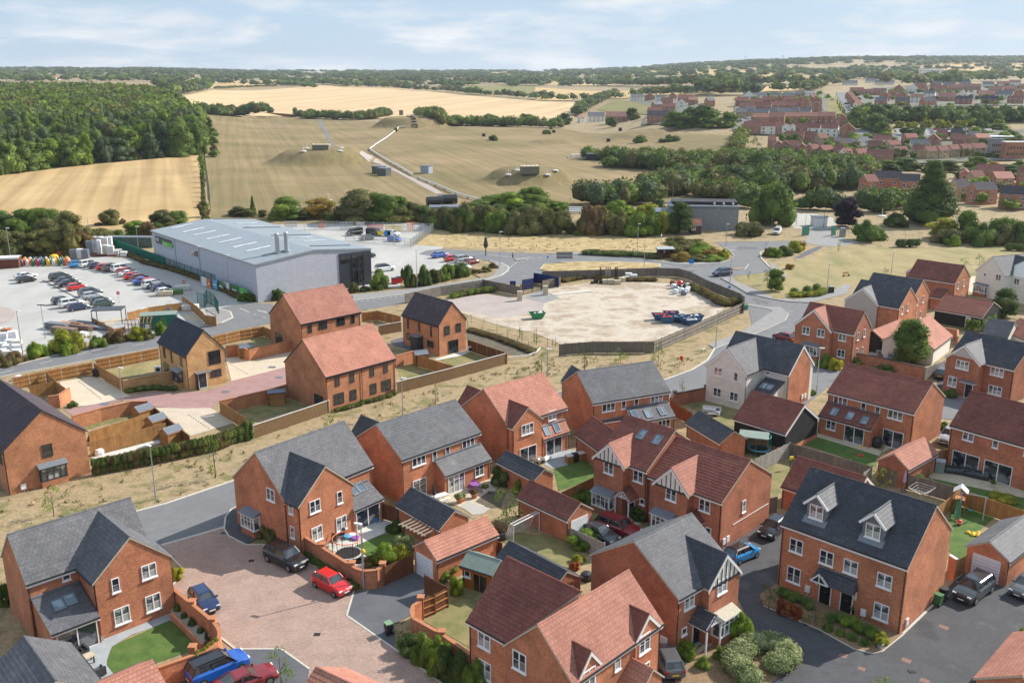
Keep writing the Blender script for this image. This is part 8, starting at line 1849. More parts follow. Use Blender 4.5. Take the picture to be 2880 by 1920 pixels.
def trampoline(label,s,frame='orange_plastic',net='black_plastic',r=1.35,h=2.2,mat_='black_plastic'):
 def ring(b,z,rr,t=.04):[b.tube((math.cos(i*.3927)*rr,math.sin(i*.3927)*rr,z),(math.cos((i+1)*.3927)*rr,math.sin((i+1)*.3927)*rr,z),t,n=6)for i in range(16)]
 TG('trampoline',label,'trampoline',g1(s),[('bed',mat_,lambda b:b.tube((0,0,.62),(0,0,.64),r*.85,n=24)),('pad','skyblue' if frame=='teal' else 'slab_pale',lambda b:ring(b,.66,r*.93,.09)),('top_ring',frame,lambda b:ring(b,h,r)),('net',net,lambda b:[b.tube((math.cos(i*.1963)*r,math.sin(i*.1963)*r,.7),(math.cos(i*.1963)*r,math.sin(i*.1963)*r,h),.008,n=4)for i in range(32)]),*[('pole',net,lambda b,i=i:b.tube((math.cos(i*1.047)*r*1.03,math.sin(i*1.047)*r*1.03,0),(math.cos(i*1.047)*r*1.03,math.sin(i*1.047)*r*1.03,h),.03))for i in range(6)]])
trampoline('netted trampoline with orange rim beside the corner house, inside the curved wall','A1 835,630');trampoline('trampoline with teal frame and tall net beside the flat-roofed shelter','B3 335,1010','teal','teal',1.3,2.2);
TG('paddling_pool','round pale edged pool low beside the orange trampoline','pool',g1('A1 905,660'),[('rim','white_bag',lambda b:b.lathe([(1.0,0),(1.05,.2),(1.0,.4),(.85,.4),(.85,.1)],n=24)),('base','black_gloss',lambda b:b.tube((0,0,.05),(0,0,.12),.86,n=24))])
TG('water_tray','pink and blue plastic toys heaped by the corner house wall','toys',g1('A1 860,470'),[('blue_toy','skyblue',lambda b:b.lathe([(.35,0),(.42,.12),(.35,.2)],(-.4,.1,.1))),('pink_toy','purple',lambda b:b.lathe([(.4,0),(.48,.12),(.4,.2)],(.4,-.1,.05))),('white_toy','white_bag',lambda b:b.lathe([(.3,0),(.38,.15),(.3,.22)],(0,.4,.1)))])
for i,s in enumerate(('A1 715,525','A1 780,480')):TG('garden_chair','%s dark folding garden chair before the corner house windows'%('left','right')[i],'chair',g1(s),[('seat','fabric_grey',lambda b:b.box((-.28,-.28,.42),(.28,.28,.46))),('backrest','fabric_grey',lambda b:b.prism([VC((-.28,.26,.46)),VC((.28,.26,.46)),VC((.28,.45,1.1)),VC((-.28,.45,1.1))],(0,.03,0))),('leg','galvanised',lambda b:[b.box((x-.02,y-.02,0),(x+.02,y+.02,.42))for x in(-.26,.26)for y in(-.26,.26)])],-.4,'dark garden chairs')
TG('ball_pole','yellow ball on a thin pole inside the curved wall','toy',g1('A1 955,700'),[('pole','galvanised',lambda b:b.tube((0,0,0),(0,0,1.7),.02)),('ball','yellow',lambda b:b.lathe([(.02,-.22),(.15,-.18),(.22,0),(.15,.18),(.02,.22)],(0,0,1.75)))])
def pergola(b):
 for i in range(7):b.box((-1.6+i*.53,-1.5,2.2),(-1.55+i*.53,1.6,2.32))
 for y in(-1.1,1.1):b.box((-1.7,y-.04,2.08),(1.7,y+.04,2.2))
def pposts(b):[b.box((x-.05,y-.05,0),(x+.05,y+.05,2.1))for x in(-1.5,1.5)for y in(-1.1,1.1)]
PA('timber_pale',(.40,.34,.28),.8);TG('pergola','dark slatted timber pergola behind the salmon roofed garage','pergola',g1('A1 1400,530'),[('beams','timber_pale',pergola),('post','timber_dark',pposts)],-.75)
TG('pergola','tall grey flat-roofed pergola in the builders yard display','pergola',g1('C0 835,1045'),[('roof','anthracite',lambda b:b.box((-2.6,-1.6,2.5),(2.6,1.6,2.62))),('post','anthracite',lambda b:[b.box((x-.06,y-.06,0),(x+.06,y+.06,2.5))for x in(-2.5,2.5)for y in(-1.5,1.5)])],.15)
def goal(b):
 W2,H2,D2=1.85,1.9,.9
 for s_ in(-1,1):b.tube((s_*W2,0,0),(s_*W2,0,H2),.045,n=6);b.tube((s_*W2,0,H2),(s_*W2,D2*.5,H2),.03,n=6);b.tube((s_*W2,D2*.5,H2),(s_*W2,D2*1.4,0),.03,n=6)
 b.tube((-W2,0,H2),(W2,0,H2),.045,n=6);b.tube((-W2,D2*.5,H2),(W2,D2*.5,H2),.03,n=6)
def gnet(b):
 W2,H2,D2=1.85,1.9,.9
 for i in range(19):x=-W2+i*W2/9;b.tube((x,0,H2),(x,D2*.5,H2),.008,n=3);b.tube((x,D2*.5,H2),(x,D2*1.4,0),.008,n=3)
 for i in range(10):t=i/9;y=D2*(.5+.9*t);z=H2*(1-t);b.tube((-W2,y,z),(W2,y,z),.008,n=3);[b.tube((s_*W2,0,z),(s_*W2,y,z),.008,n=3)for s_ in(-1,1)]
pa_,pb_=g1('A2 542,500'),g1('A2 705,415');mid_=(pa_+pb_)/2;TG('football_goal','white football goal with net on the small lawn between garages','goal',mid_,[('frame','white_paint',goal),('net','white_bag',gnet)],math.atan2((pb_-pa_).y,(pb_-pa_).x))
def swing(b):
 for s_ in(-1,1):b.tube((s_*1.1,-.8,0),(s_*1.1,0,2.2),.05,n=6);b.tube((s_*1.1,.8,0),(s_*1.1,0,2.2),.05,n=6)
 b.tube((-1.3,0,2.2),(1.3,0,2.2),.06,n=6)
def ssw(b):[b.tube((x,0,2.2),(x,0,.5),.012,n=4)for x in(-.3,.05)];b.box((-.34,-.14,.42),(.09,.16,.55))
TG('swing_set','pale green swing frame with teal seat on the townhouse lawn','swing',g1('A3 1950,290'),[('frame','galvanised',swing),('swing_seat','teal',ssw)],-.5)
def slide(b):b.prism([VC((-.25,0,1.4)),VC((.25,0,1.4)),VC((.25,-2.2,.15)),VC((-.25,-2.2,.15))],(0,0,.05));[b.prism([VC((s_*.25-.02,0,1.4)),VC((s_*.25+.02,0,1.4)),VC((s_*.25+.02,-2.2,.15)),VC((s_*.25-.02,-2.2,.15))],(0,0,.2))for s_ in(-1,1)]
TG('play_tower','timber play hut with white roof and dark green slide','play tower',g1('A3 1850,270'),[('slide','green_plastic',slide),('platform','shed_timber',lambda b:(b.box((-.5,0,1.3),(.5,1,1.4)),[b.box((x-.05,y-.05,0),(x+.05,y+.05,2.3))for x in(-.5,.5)for y in(0,1)])),('roof','white_bag',lambda b:(b.prism([VC((-.7,-.1,2.1)),VC((-.7,1.1,2.1)),VC((0,1.1,2.7)),VC((0,-.1,2.7))],(0,0,.05)),b.prism([VC((.7,-.1,2.1)),VC((.7,1.1,2.1)),VC((0,1.1,2.7)),VC((0,-.1,2.7))],(0,0,.05))))],-.5)
TG('rotary_dryer','grey rotary washing line with blue bag behind the townhouse roof','clothes dryer',g1('B3 1560,1400'),[('pole','galvanised',lambda b:b.tube((0,0,0),(0,0,1.9),.03)),('arms','galvanised',lambda b:[b.tube((0,0,1.1),(math.cos(a)*1.4,math.sin(a)*1.4,1.9),.02,n=5)for a in(0,1.57,3.14,4.71)]),('lines','white_bag',lambda b:[b.tube((math.cos(a)*r_,math.sin(a)*r_,1.1+.57*r_),(math.cos(a+1.57)*r_,math.sin(a+1.57)*r_,1.1+.57*r_),.012,n=4)for a in(0,1.57,3.14,4.71)for r_ in(.5,.8,1.1,1.4)])])
def parasol(label,s,m,h=2.2,base='lead'):TG('parasol',label,'parasol',g1(s),[('pole','galvanised',lambda b:b.tube((0,0,0),(0,0,h),.025)),('canopy',m,lambda b:b.lathe([(.2,h-1.3),(.16,h-.8),(.1,h-.3),(.02,h)],n=8)),('foot',base,lambda b:b.tube((0,0,0),(0,0,.08),.3))])
PA('lilac',(.40,.33,.42),.8);parasol('closed lilac parasol behind the dark townhouse roof','B3 1435,1300','lilac',2.4);parasol('closed dark green parasol on the sandy patio beside the small grey garage','B1 1490,1380','fabric_dark',2.1)
TG('cross_tray','white folding picnic table beside the closed green parasol','table',g1('B1 1540,1370'),[('table_top','white_paint',lambda b:b.box((-.8,-.4,.6),(.8,.4,.66))),('bench','white_paint',lambda b:(b.box((-.8,-.8,.35),(.8,-.55,.4)),b.box((-.8,.55,.35),(.8,.8,.4)))),('leg','white_paint',lambda b:[b.box((x-.03,-.75,0),(x+.03,.75,.05))for x in(-.6,.6)])],.6)
TG('covered_barbecue','barbecue under a rounded black cover on the maroon house patio','barbecue',g1('B3 1230,960'),[('cover','black_plastic',lambda b:b.lathe([(.5,0),(.62,.3),(.6,.8),(.4,1.15),(.1,1.3)],n=12)),('wheel','tyre',lambda b:b.tube((-.4,0,.08),(.4,0,.08),.08))])
TG('feeder_pole','yellow and red bird pole on the maroon house lawn','toy',g1('B3 1108,1030'),[('pole','galvanised',lambda b:b.tube((0,0,0),(0,0,1.3),.02)),('flag','yellow',lambda b:b.box((-.15,-.02,1.0),(.1,.02,1.3))),('base','red_paint',lambda b:b.tube((0,0,0),(0,0,.1),.35))])
TG('basketball_hoop','yellow-topped post in the small garden left of the maroon garage','toy',g1('B3 572,1130'),[('post','black_plastic',lambda b:b.tube((0,0,0),(0,0,1.4),.04)),('top','yellow',lambda b:(b.box((-.1,-.1,1.3),(.3,.1,1.5)),b.box((-.1,-.1,1.1),(.05,.1,1.3))))])
TG('storage_box','grey-green plastic garden store beside the right-edge house','storage box',g1('B3 1690,1150'),[('body','felt_green',lambda b:b.box((-.7,-.5,0),(.7,.5,1.3))),('lid','slab_grey',lambda b:b.box((-.75,-.55,1.3),(.75,.55,1.4)))],-.4)
TG('toy_heap','yellow toys in a heap on the townhouse lawn','toys',g1('A3 1965,435'),[('toy','yellow',lambda b:[b.lathe([(.2,0),(.26,.12),(.1,.25)],(x,y,0),8)for x,y in((0,0),(.5,.1),(-.4,.2),(.2,-.4),(-.2,-.3))])]);TG('beach_ball','red and white ball on the townhouse lawn near the slide','ball',g1('A3 1860,365'),[('ball','red_paint',lambda b:b.lathe([(.02,0),(.2,.06),(.28,.28),(.2,.5),(.02,.56)],n=12)),('patch','white_paint',lambda b:b.tube((0,0,.25),(0,0,.31),.29,n=12))])
TG('heat_pump','white heat pump beside the plum-roofed modern house','heat pump',g1('B1 1765,240'),[('body','white_paint',lambda b:b.box((-.5,-.2,0),(.5,.2,.9))),('fan','black_plastic',lambda b:b.tube((0,-.21,.45),(0,-.2,.45),.32,n=14))],.2);TG('heat_pump','white heat pump behind the buff house garden wall','heat pump',g1('B0 1205,395'),[('body','white_paint',lambda b:b.box((-.5,-.2,0),(.5,.2,.9))),('fan','black_plastic',lambda b:b.tube((0,-.21,.45),(0,-.2,.45),.32,n=14))],.2)
for s,l,m in(('B0 805,890','dark sofa under cover in the shed garden, left','fabric_dark'),('B0 880,870','pink-white cover over garden furniture between the shed fences','lilac'),('B0 950,845','black covered barbecue between the shed fences','black_plastic'),('B0 705,910','black bench at the house end of the shed garden','black_plastic'),('B0 375,530','white and blue laundry airer in the small bin enclosure','white_bag'),('B0 140,455','pale garden parasol top in the left edge garden','white_bag'),('B0 755,1020','folded white sheet on the path before the hedge','white_bag'),('A1 2000,470','black bin bags behind the salmon roofed garage','black_plastic'),('A2 1080,780','black covered motorcycle behind the dark pantile garage','black_plastic')):
 TG('covered_item',l,'cover',g1(s),[('cover',m,lambda b:b.lathe([(.55,0),(.6,.35),(.45,.65),(.15,.75)],n=9))],R.random())
def skip(label,s,m,rz,fill='white_bag'):
 def f(b):
  P=[(-1.7,1.35),(1.7,1.35),(.95,.12),(-.95,.12)]
  for y in(-.85,.82):b.prism([VC((x,y,z))for x,z in P],(0,.05,0))
  b.prism([VC((-1.7,-.85,1.35)),VC((-.95,-.85,.12)),VC((-.95,.85,.12)),VC((-1.7,.85,1.35))],(.06,0,0));b.prism([VC((1.7,-.85,1.35)),VC((.95,-.85,.12)),VC((.95,.85,.12)),VC((1.7,.85,1.35))],(-.06,0,0));b.box((-.95,-.85,.1),(.95,.85,.18))
  b.box((-1.75,-.9,1.3),(1.75,-.84,1.4));b.box((-1.75,.84,1.3),(1.75,.9,1.4))
 r_=TG('skip',label,'skip',g1(s),[('container',m,f),('rubble',fill,lambda b:[b.lathe([(.35,0),(.3,.25),(.05,.4)],(R.uniform(-1,1),R.uniform(-.5,.5),R.uniform(.85,1.15)),6)for _ in range(9)])],rz);r_.scale=(.85,)*3
PA('skip_green',(.01,.20,.06),.5);PA('skip_blue',(.035,.10,.19),.6)
skip('green skip full of waste alone on the bare plot','C2 705,1015','skip_green',.25);
for s,c,l,f in(('C2 1635,1025','skip_blue','leftmost blue skip with red waste bags','red_paint'),('C2 1690,1045','skip_blue','blue skip with red bags, second from the left','red_paint'),('C2 1720,1010','skip_blue','blue skip behind, third from the left','red_paint'),('C2 1785,1040','skip_blue','blue skip in the middle of the skip group','lead'),('C2 1840,1055','skip_blue','blue skip with grey waste right of the middle','lead'),('C2 1905,1035','skip_blue','rightmost blue skip at the back','white_bag'),('C2 1885,1068','skip_blue','blue skip with white bags nearest the rail fence','white_bag')):skip(l,s,c,R.uniform(-.1,.7),f)
for i,(s,m,h_)in enumerate((('C2 1225,750','slab_sand',.9),('C2 1265,752','slab_sand',1.0),('C2 1315,755','slab_sand',.9),('C2 1350,735','slab_sand',.9),('C2 1375,725','slab_sand',.8),('C2 1400,710','white_bag',1.2),('C2 1440,722','white_bag',1.2))):TG('concrete_block' if m=='slab_sand' else 'liquid_tank','%s from the left in the row of pale blocks behind the plot'%ORD[i],'block',g1(s),[('block',m,lambda b:b.box((-.7,-.45,.1),(.7,.45,h_))),('base','shed_timber',lambda b:b.box((-.7,-.45,0),(.7,.45,.1)))],.1,'pale blocks')
for i in range(12):
 x,y=[(1740,770),(1765,790),(1755,810),(1790,775),(1800,800),(1820,820),(1840,805),(1830,775),(1850,790),(1735,745),(1790,745),(1850,765)][i]
 TG('bulk_bag','filled builders bag in the heap at the back right of the bare plot','bulk bag',g1('C2 %d,%d'%(x,y+18)),[('bag',('white_bag','lead','white_bag','black_plastic')[i%4]if i<9 else('rust','red_paint','white_bag')[i-9],lambda b:b.lathe([(.45,0),(.62,.3),(.6,.8),(.4,1.0),(.15,1.05)],n=9))],R.random()*3,'bulk bags on the plot')
TG('pipe_bundle','long white plastic pipes lying near the plot gates','pipes',g1('C2 975,825'),[('pipe','white_paint',lambda b:[b.tube((-4.5,i*.13,.12),(4.5,i*.13,.12),.06,n=6)for i in range(5)])],.42)
for i,x in enumerate((1183,1228,1243,1258,1297,1310)):TG('stake','upright %s stake number %s from the left at the plot back'%('black' if i in(0,4,5)else 'pale timber',('one','two','three','four','five','six')[i]),'stake',g1('C2 %d,%d'%(x,715)),[('stake','black_plastic' if i in(0,4,5)else 'timber_pale',lambda b:b.box((-.12,-.12,0),(.12,.12,2.6))),('cap','timber_dark',lambda b:b.box((-.13,-.13,2.6),(.13,.13,2.65)))])
TG('rubble_heap','black heap of scrap left of the pale blocks','heap',g1('C2 1175,750'),[('scrap','black_plastic',lambda b:[b.box((x,y,0),(x+1,y+.3,z))for x,y,z in((-1.8,0,.5),(-1,.3,.9),(0,-.2,.7),(.8,.1,.8))])],.3)
def PT(label,s,m,w=1.1,d=1.0,h=1.1,grp='wrapped pallets',z=0,rz=.2,name='wrapped_pallet',n=1):
 TG(name,label,'pallet',g1(s)+Z3*z,[('load',m,lambda b:[b.box((-w/2+R.uniform(0,.08),-d/2,.14+i*h),(w/2-R.uniform(0,.08),d/2,.1+(i+1)*h))for i in range(n)]),('pallet','shed_timber',lambda b:(b.box((-w/2,-d/2,.1),(w/2,d/2,.14)),[b.box((-w/2,y,0),(w/2,y+.1,.1))for y in(-d/2,-.05,d/2-.1)]))],rz+R.uniform(-.1,.1),grp)
i=0
for s,m,n in(('C0 690,535','lead',3),('C0 720,530','steel_shiny',3),('C0 750,528','white_bag',3),('C0 700,500','white_bag',3),('C0 735,500','white_bag',3),('C0 770,500','white_bag',3),('C0 805,505','white_bag',3),('C0 835,500','white_bag',3),('C0 815,530','slab_pale',2),('C0 845,538','slab_pale',2),('C0 880,535','slab_pale',1),('C0 905,528','slab_pale',1),('C0 565,565','lead',2),('C0 610,562','white_bag',2),('C0 655,565','lead',2),('C0 945,545','white_bag',1)):
 PT('%s stack of wrapped goods in the far heap behind the car row'%ORD[i],s,m,1.6,1.4,1.15,n=n);i+=1
i=0
for x,y,m in((20,1160,'slab_pale'),(60,1165,'terracotta'),(100,1185,'white_bag'),(30,1200,'white_bag'),(80,1215,'white_bag'),(130,1220,'slab_pale'),(15,1240,'slab_pale'),(60,1255,'white_bag'),(110,1255,'white_bag'),(150,1265,'slab_grey'),(10,1290,'white_bag'),(60,1300,'slab_pale'),(120,1290,'white_bag')):
 PT('%s pallet of pale paving in the bottom left corner of the yard'%ORD[i],'C0 %d,%d'%(x,y),m,1.5,1.2,.8,'paving pallets',n=1 if i>3 else 2);i+=1
def boards(label,s,m,L=4,w=1.2,h=.8,rz=-.35):TG('timber_stack',label,'timber stack',g1(s),[('boards',m,lambda b:[b.box((-L/2+R.uniform(0,.3),-w/2,.15+j*.2),(L/2-R.uniform(0,.3),w/2,.32+j*.2))for j in range(int(h/.2))]),('bearer','shed_timber',lambda b:[b.box((x,-w/2,0),(x+.1,w/2,.15))for x in(-1.2,1.1)])],rz,'timber stacks')
PA('composite_brown',(.20,.13,.10),.8,grain=.3);PA('composite_grey',(.16,.17,.19),.8,grain=.3)
boards('stack of grey boards at the left of the timber rows','C0 440,1095','composite_grey',5,1.3,1.2);boards('stack of brown boards nearest the main road','C0 490,1130','composite_brown',5,1.3,1.2);boards('stack of pale brown boards in the middle of the timber rows','C0 545,1085','shed_timber',5,1.0,.8);boards('stack of mixed boards right of the middle','C0 610,1100','composite_brown',5,1.2,.8);boards('dark board stack behind the timber rows','C0 630,1060','composite_grey',6,1.2,.6);boards('long grey board stack near the display fence','C0 740,1095','composite_grey',6,1.2,.5);boards('white wrapped stack before the timber rows, left','C0 480,1175','white_bag',2.2,1.5,.8);boards('white wrapped stack before the timber rows, right','C0 570,1180','white_bag',2.4,1.5,.8);boards('white wrapped stack under the mixed boards','C0 640,1150','white_bag',2.2,1.2,.7)
TG('pipe_stack','stack of long orange drain pipes behind the wrapped goods','pipes',g1('C0 580,530'),[('pipe','orange_plastic',lambda b:[b.tube((-5,-1+i*.32,.2+j*.28),(5,-1+i*.32,.2+j*.28),.14,n=6)for i in range(7)for j in range(4)])],.25);TG('pipe_stack','upright orange pipe bundles in the far yard corner','pipes',g1('C0 572,500'),[('pipe','orange_plastic',lambda b:[b.tube((x,y,0),(x,y,3.2),.16,n=6)for x in(-1,-.6,0,.4,.9)for y in(0,.35)])]);TG('pipe_stack','flat brown-red pipe rack below the wrapped goods','pipes',g1('C0 755,545'),[('pipe','rust',lambda b:[b.tube((-4,i*.3,.2),(4,i*.3,.2),.13,n=6)for i in range(6)])],.1)
cols=['white_bag','lead','white_bag','red_paint','green_plastic','blue_sign','green_plastic','yellow','green_plastic','orange_plastic','yellow','rust','lead','lead','red_paint','lead']
CN=dict(white_bag='white',lead='grey',red_paint='red',green_plastic='green',blue_sign='blue',yellow='yellow',orange_plastic='orange',rust='rusty')
cn_={}
for i in range(34):
 x=90+i*13.3;y=622-(i%3)*8-x*.02;c=cols[(i*7+i//3)%16];cn_[c]=cn_.get(c,0)+1
 TG('gas_cylinder','%s %s gas cylinder counted from the left along the yard edge'%(ORD[cn_[c]-1]if cn_[c]<17 else 'last',CN[c]),'gas cylinder',g1('C0 %f,%f'%(x,y)),[('bottle',c,lambda b:b.lathe([(.3,0),(.34,.1),(.34,1.3),(.2,1.6),(.08,1.7)],n=9)),('valve','galvanised',lambda b:b.tube((0,0,1.7),(0,0,1.85),.06))],0,'gas cylinders')
TG('storage_tank','yellow plastic tank above the gas cylinders','tank',g1('C0 415,585'),[('tank','yellow',lambda b:b.lathe([(.9,0),(1.0,.3),(1.0,1.3),(.7,1.7),(.2,1.8)],n=12))]);TG('storage_tank','orange barrel at the right end of the gas cylinders','tank',g1('C0 518,612'),[('tank','orange_plastic',lambda b:b.lathe([(.6,0),(.65,.3),(.65,1.2),(.4,1.6),(.2,1.7)],n=12))])
k=RB(g1('C0 0,640')+VC((-2,0,0)),VC((.97,.2,0)),VC((-.2,.97,0)),6,3,2.4,2.7);House('site_cabin','rusty red container hut with white top at the left edge of the yard',k,'rust','white_paint','hut',None,real=False)
p=g1('C0 1215,1085');TG('green_container','dark green storage container in the display yard','container',p,[('body','green_steel',lambda b:b.box((-3,-1.4,.1),(3,1.4,2.5))),('roof','felt_green',lambda b:b.box((-3.05,-1.45,2.5),(3.05,1.45,2.62))),('door','green_plastic',lambda b:b.box((.4,-1.46,.2),(1.4,-1.4,2.2)))],.25)
def frame(b):
 for x in[i*.6-2.1 for i in range(8)]:
  for y in(-1.3,1.3):b.box((x-.04,y-.04,0),(x+.04,y+.04,1.9))
  BA(b,VC((x,-1.35,1.9)),VC((x,0,2.7)),.07,.07);BA(b,VC((x,1.35,1.9)),VC((x,0,2.7)),.07,.07)
 for z in(0,1,1.9):b.box((-2.2,-1.34,z),(2.2,-1.26,z+.08));b.box((-2.2,1.26,z),(2.2,1.34,z+.08))
TG('shed_frame','open timber frame of a display shed with a white window','shed',g1('C0 1065,1120'),[('frame','shed_timber',frame),('window','white_paint',lambda b:(b.box((1.2,-1.42,.9),(1.9,-1.36,1.7))))],.2)
S('display_paving','C0 870,1040 1000,1010 1100,1060 930,1110','slab_grey',4);S('display_paving','C0 980,1000 1080,965 1150,1000 1060,1030','slab_pale',4);S('display_paving','C0 770,1030 920,1010 950,1040 800,1060','slab_sand',4);S('display_paving','C0 1380,1000 1530,960 1600,1010 1450,1040','slab_sand',4)
for i,(s,m)in enumerate((('C0 1140,975','slab_pale'),('C0 1240,965','lead'),('C0 1320,950','green_plastic'),('C0 1395,935','slab_grey'),('C0 1450,950','slab_pale'),('C0 1260,840','slab_sand'),('C0 1330,830','green_plastic'),('C0 1390,800','slab_pale'))):PT('%s display unit of the garden yard, counted from the left'%ORD[i],s,m,3.0,1.6,.9,'display units',name='display_unit')
for s,l,m,W_,H_ in(('C1 820,345','white steel ladder frames stacked in the back yard','galvanised',3.5,2.4),('C1 1040,340','red boom lift folded in the back yard','red_paint',4.5,1.4),('C1 1180,350','yellow scaffold boards on racks in the back yard','yellow',4.5,1.6),('C1 1310,350','orange barrier stack at the right end of the back yard','orange_plastic',2.0,2.6),('C1 633,330','orange cement mixer in the back yard','orange_plastic',1.4,1.4),('C1 925,330','pale crate frame in the back yard','white_bag',1.8,1.8),('C1 400,320','white scaffold frame at the left end of the back yard','galvanised',3.5,1.8)):
 def f(b,W_=W_,H_=H_):
  n_=int(W_/.45)
  for i in range(n_+1):x=-W_/2+i*W_/n_;BA(b,VC((x,-.5,0)),VC((x+.2,.3,H_)),.1,.1)
  for j in range(4):BA(b,VC((-W_/2,-.4+j*.2,H_*(j+1)/4.5)),VC((W_/2,-.4+j*.2,H_*(j+1)/4.5)),.12,.14)
 TG('plant_equipment',l,'equipment',g1(s),[('frame',m,f)],.1)
for s,m,l in(('C1 1090,408','yellow','yellow warning sign on the low yard fence'),('C1 1135,410','blue_sign','blue sign on the low yard fence'),('C1 1163,410','white_paint','white sign on the low yard fence')):TG('warning_sign',l,'sign',g1(s)+VC((0,-.6,1.2)),[('panel',m,lambda b:b.box((-.9,-.02,-.1),(.9,.02,.9))),('bracket','galvanised',lambda b:b.box((-.9,.02,.4),(.9,.06,.45)))])
TG('shipping_container','dark ribbed container at the far end of the yard fence','container',g1('C0 1000,470'),[('body','container',lambda b:b.box((-6,-1.3,.1),(6,1.3,2.6))),('roof','lead',lambda b:b.box((-6.05,-1.35,2.6),(6.05,1.35,2.68)))],-.05)
def tp(s):return atg(*PX(s))
def thing_t(name,label,cat,s,parts,rz=0,group=None):return TG(name,label,cat,tp(s),parts,rz,group)
PA('mossy',(.17,.16,.115),.9,grain=.2);PA('depot_white',(.62,.63,.62),.6);PA('depot_blue',(.30,.34,.40),.6)
def topbox(w,d,h):return[('wall','mossy',lambda b:b.box((-w/2,-d/2,-.5),(w/2,d/2,h))),('roof','slab_sand',lambda b:b.box((-w/2-.3,-d/2-.3,h),(w/2+.3,d/2+.3,h+.3))),('railing','black_timber',lambda b:[BA(b,VC((x,-d/2,h)),VC((x,-d/2,h+1)),.12,.12)for x in(-w/2,-w/4,0,w/4,w/2)])]
thing_t('valve_house','mossy concrete valve house on the left mound','building','D1 632,815',topbox(8,5,2.4));thing_t('valve_house','mossy concrete valve house on the lower right mound','building','D2 648,985',topbox(7,4.5,2.3),.2);thing_t('valve_house','small blue-grey hut on the far left mound','building','D0 2058,528',topbox(6,4,3));thing_t('valve_house','small dark hut on the highest mound','building','D1 1240,552',topbox(4,4,5))
def shedblk(w,d,h,m):return[('wall',m,lambda b:b.box((-w/2,-d/2,-.3),(w/2,d/2,h))),('roof','lead',lambda b:b.box((-w/2-.2,-d/2-.2,h),(w/2+.2,d/2+.2,h+.2)))]
thing_t('store_building','dark green steel store, left one of the joined pair on the meadow','building','D1 1070,995',shedblk(4.6,4,3.1,'container'),-.5);thing_t('store_building','dark green steel store, right one of the joined pair on the meadow','building','D1 1110,1010',shedblk(4.6,4,3.1,'container'),-.5);thing_t('store_building','pale blue-grey box hut on the meadow right of the pipeline','building','D1 1433,993',shedblk(4,4,3.2,'depot_blue'),-.4)
thing_t('store_building','black hut beside white pipes at the scrub belt','building','D2 1115,893',shedblk(5,4,3.2,'black_timber'));
for i,s in enumerate(('D1 498,827','D1 522,802','D1 775,824','D1 787,801','D2 487,1005','D2 553,970','D2 783,1005','D2 842,973','D1 687,1200','D1 792,1252','D3 1272,1322','D0 2310,826')):
 thing_t('vent_dome','white round vent cap, %s on the meadow'%('left mound front left','left mound back left','left mound front right','left mound back right','right mound front left','right mound back left','right mound front right','right mound back right','low near the belt trees, farther','low near the belt trees, nearer','beyond the gates','left mound outer left')[i],'vent cap',s,[('cap','depot_white',lambda b:b.lathe([(1.3,-.2),(1.3,.25),(.9,.35),(.2,.45)],n=12)),('mast','depot_white',lambda b:b.tube((0,0,.5),(0,0,2.4),.12))],0,'vent caps')
def pipeline(label,s,r=.45,z=.9):
 P=[atg(x,y)for x,y in pp(s)];root=EM('pipeline',P[0],label,'pipeline');b=MB(P[0]);sb=MB(P[0])
 for a,c in zip(P,P[1:]):
  n=max(1,int((c-a).length/12))
  for i in range(n):
   p,q=a.lerp(c,i/n),a.lerp(c,(i+1)/n);p.z=TE(p.x,p.y)+z;q.z=TE(q.x,q.y)+z;b.tube(p,q,r,n=8);sb.box((p.x-.3,p.y-.3,p.z-z-.3),(p.x+.3,p.y+.3,p.z-r))
 b.build('pipe','depot_white',root,(0,0,0));sb.build('support','mossy',root,(0,0,0))
pipeline('long white pipeline crossing the meadow from the highest mound','D1 1272,645 1218,650 1180,688 1115,738 1000,818 1160,920 1330,1018',.38,.8);pipeline('lower end of the white pipeline near the black tanks','D1 1372,1037 1500,1090 1650,1155 1745,1185 1825,1205',.34,.8);
for i,s in enumerate(('D2 945,1275 1120,1275 1260,1270','D2 945,1290 1120,1290','D2 945,1303 1110,1303','D2 935,880 1080,888','D2 960,865 1060,860')):pipeline('%s short white pipe run beside the %s'%(ORD[i],'brown thicket' if i<3 else 'black hut'),s,.35,.8)
P_=[atg(x,y)for x,y in pp('D1 1345,645 1300,562')]
def stairs(b):
 for j in range(14):
  p=P_[0].lerp(P_[1],j/13);p.z=TE(p.x,p.y);p=p-P_[0];b.box((p.x-2,p.y-.5,p.z-.2),(p.x+2,p.y+.5,p.z+.5))
 for sx in(-2,2):BA(b,VC((sx,0,1)),VC((P_[1].x-P_[0].x+sx,P_[1].y-P_[0].y,TE(P_[1].x,P_[1].y)-P_[0].z+1.2)),.3,.6)
TG('steps','dark timber steps up the highest mound','steps',P_[0],[('treads','black_timber',stairs)])
for i,(s,L_)in enumerate((('D1 1495,1240',5.5),('D1 1590,1225',6.5))):thing_t('storage_tank','%s large black cylindrical tank at the end of the pipeline'%('left','right')[i],'tank',s,[('tank','black_plastic',lambda b,L_=L_:b.tube((-L_/2,0,1.5),(L_/2,0,1.5),1.5,n=16)),('cradle','mossy',lambda b:[b.box((x-.3,-1.8,-.3),(x+.3,1.8,.8))for x in(-2,2)]),('walkway','galvanised',lambda b,L_=L_:b.box((-L_/2,-.4,3.05),(L_/2,.4,3.2)))],.3)
thing_t('low_building','long flat-roofed low building before the black tanks','building','D1 1600,1285',shedblk(12,5,1.7,'slab_grey'),.08)
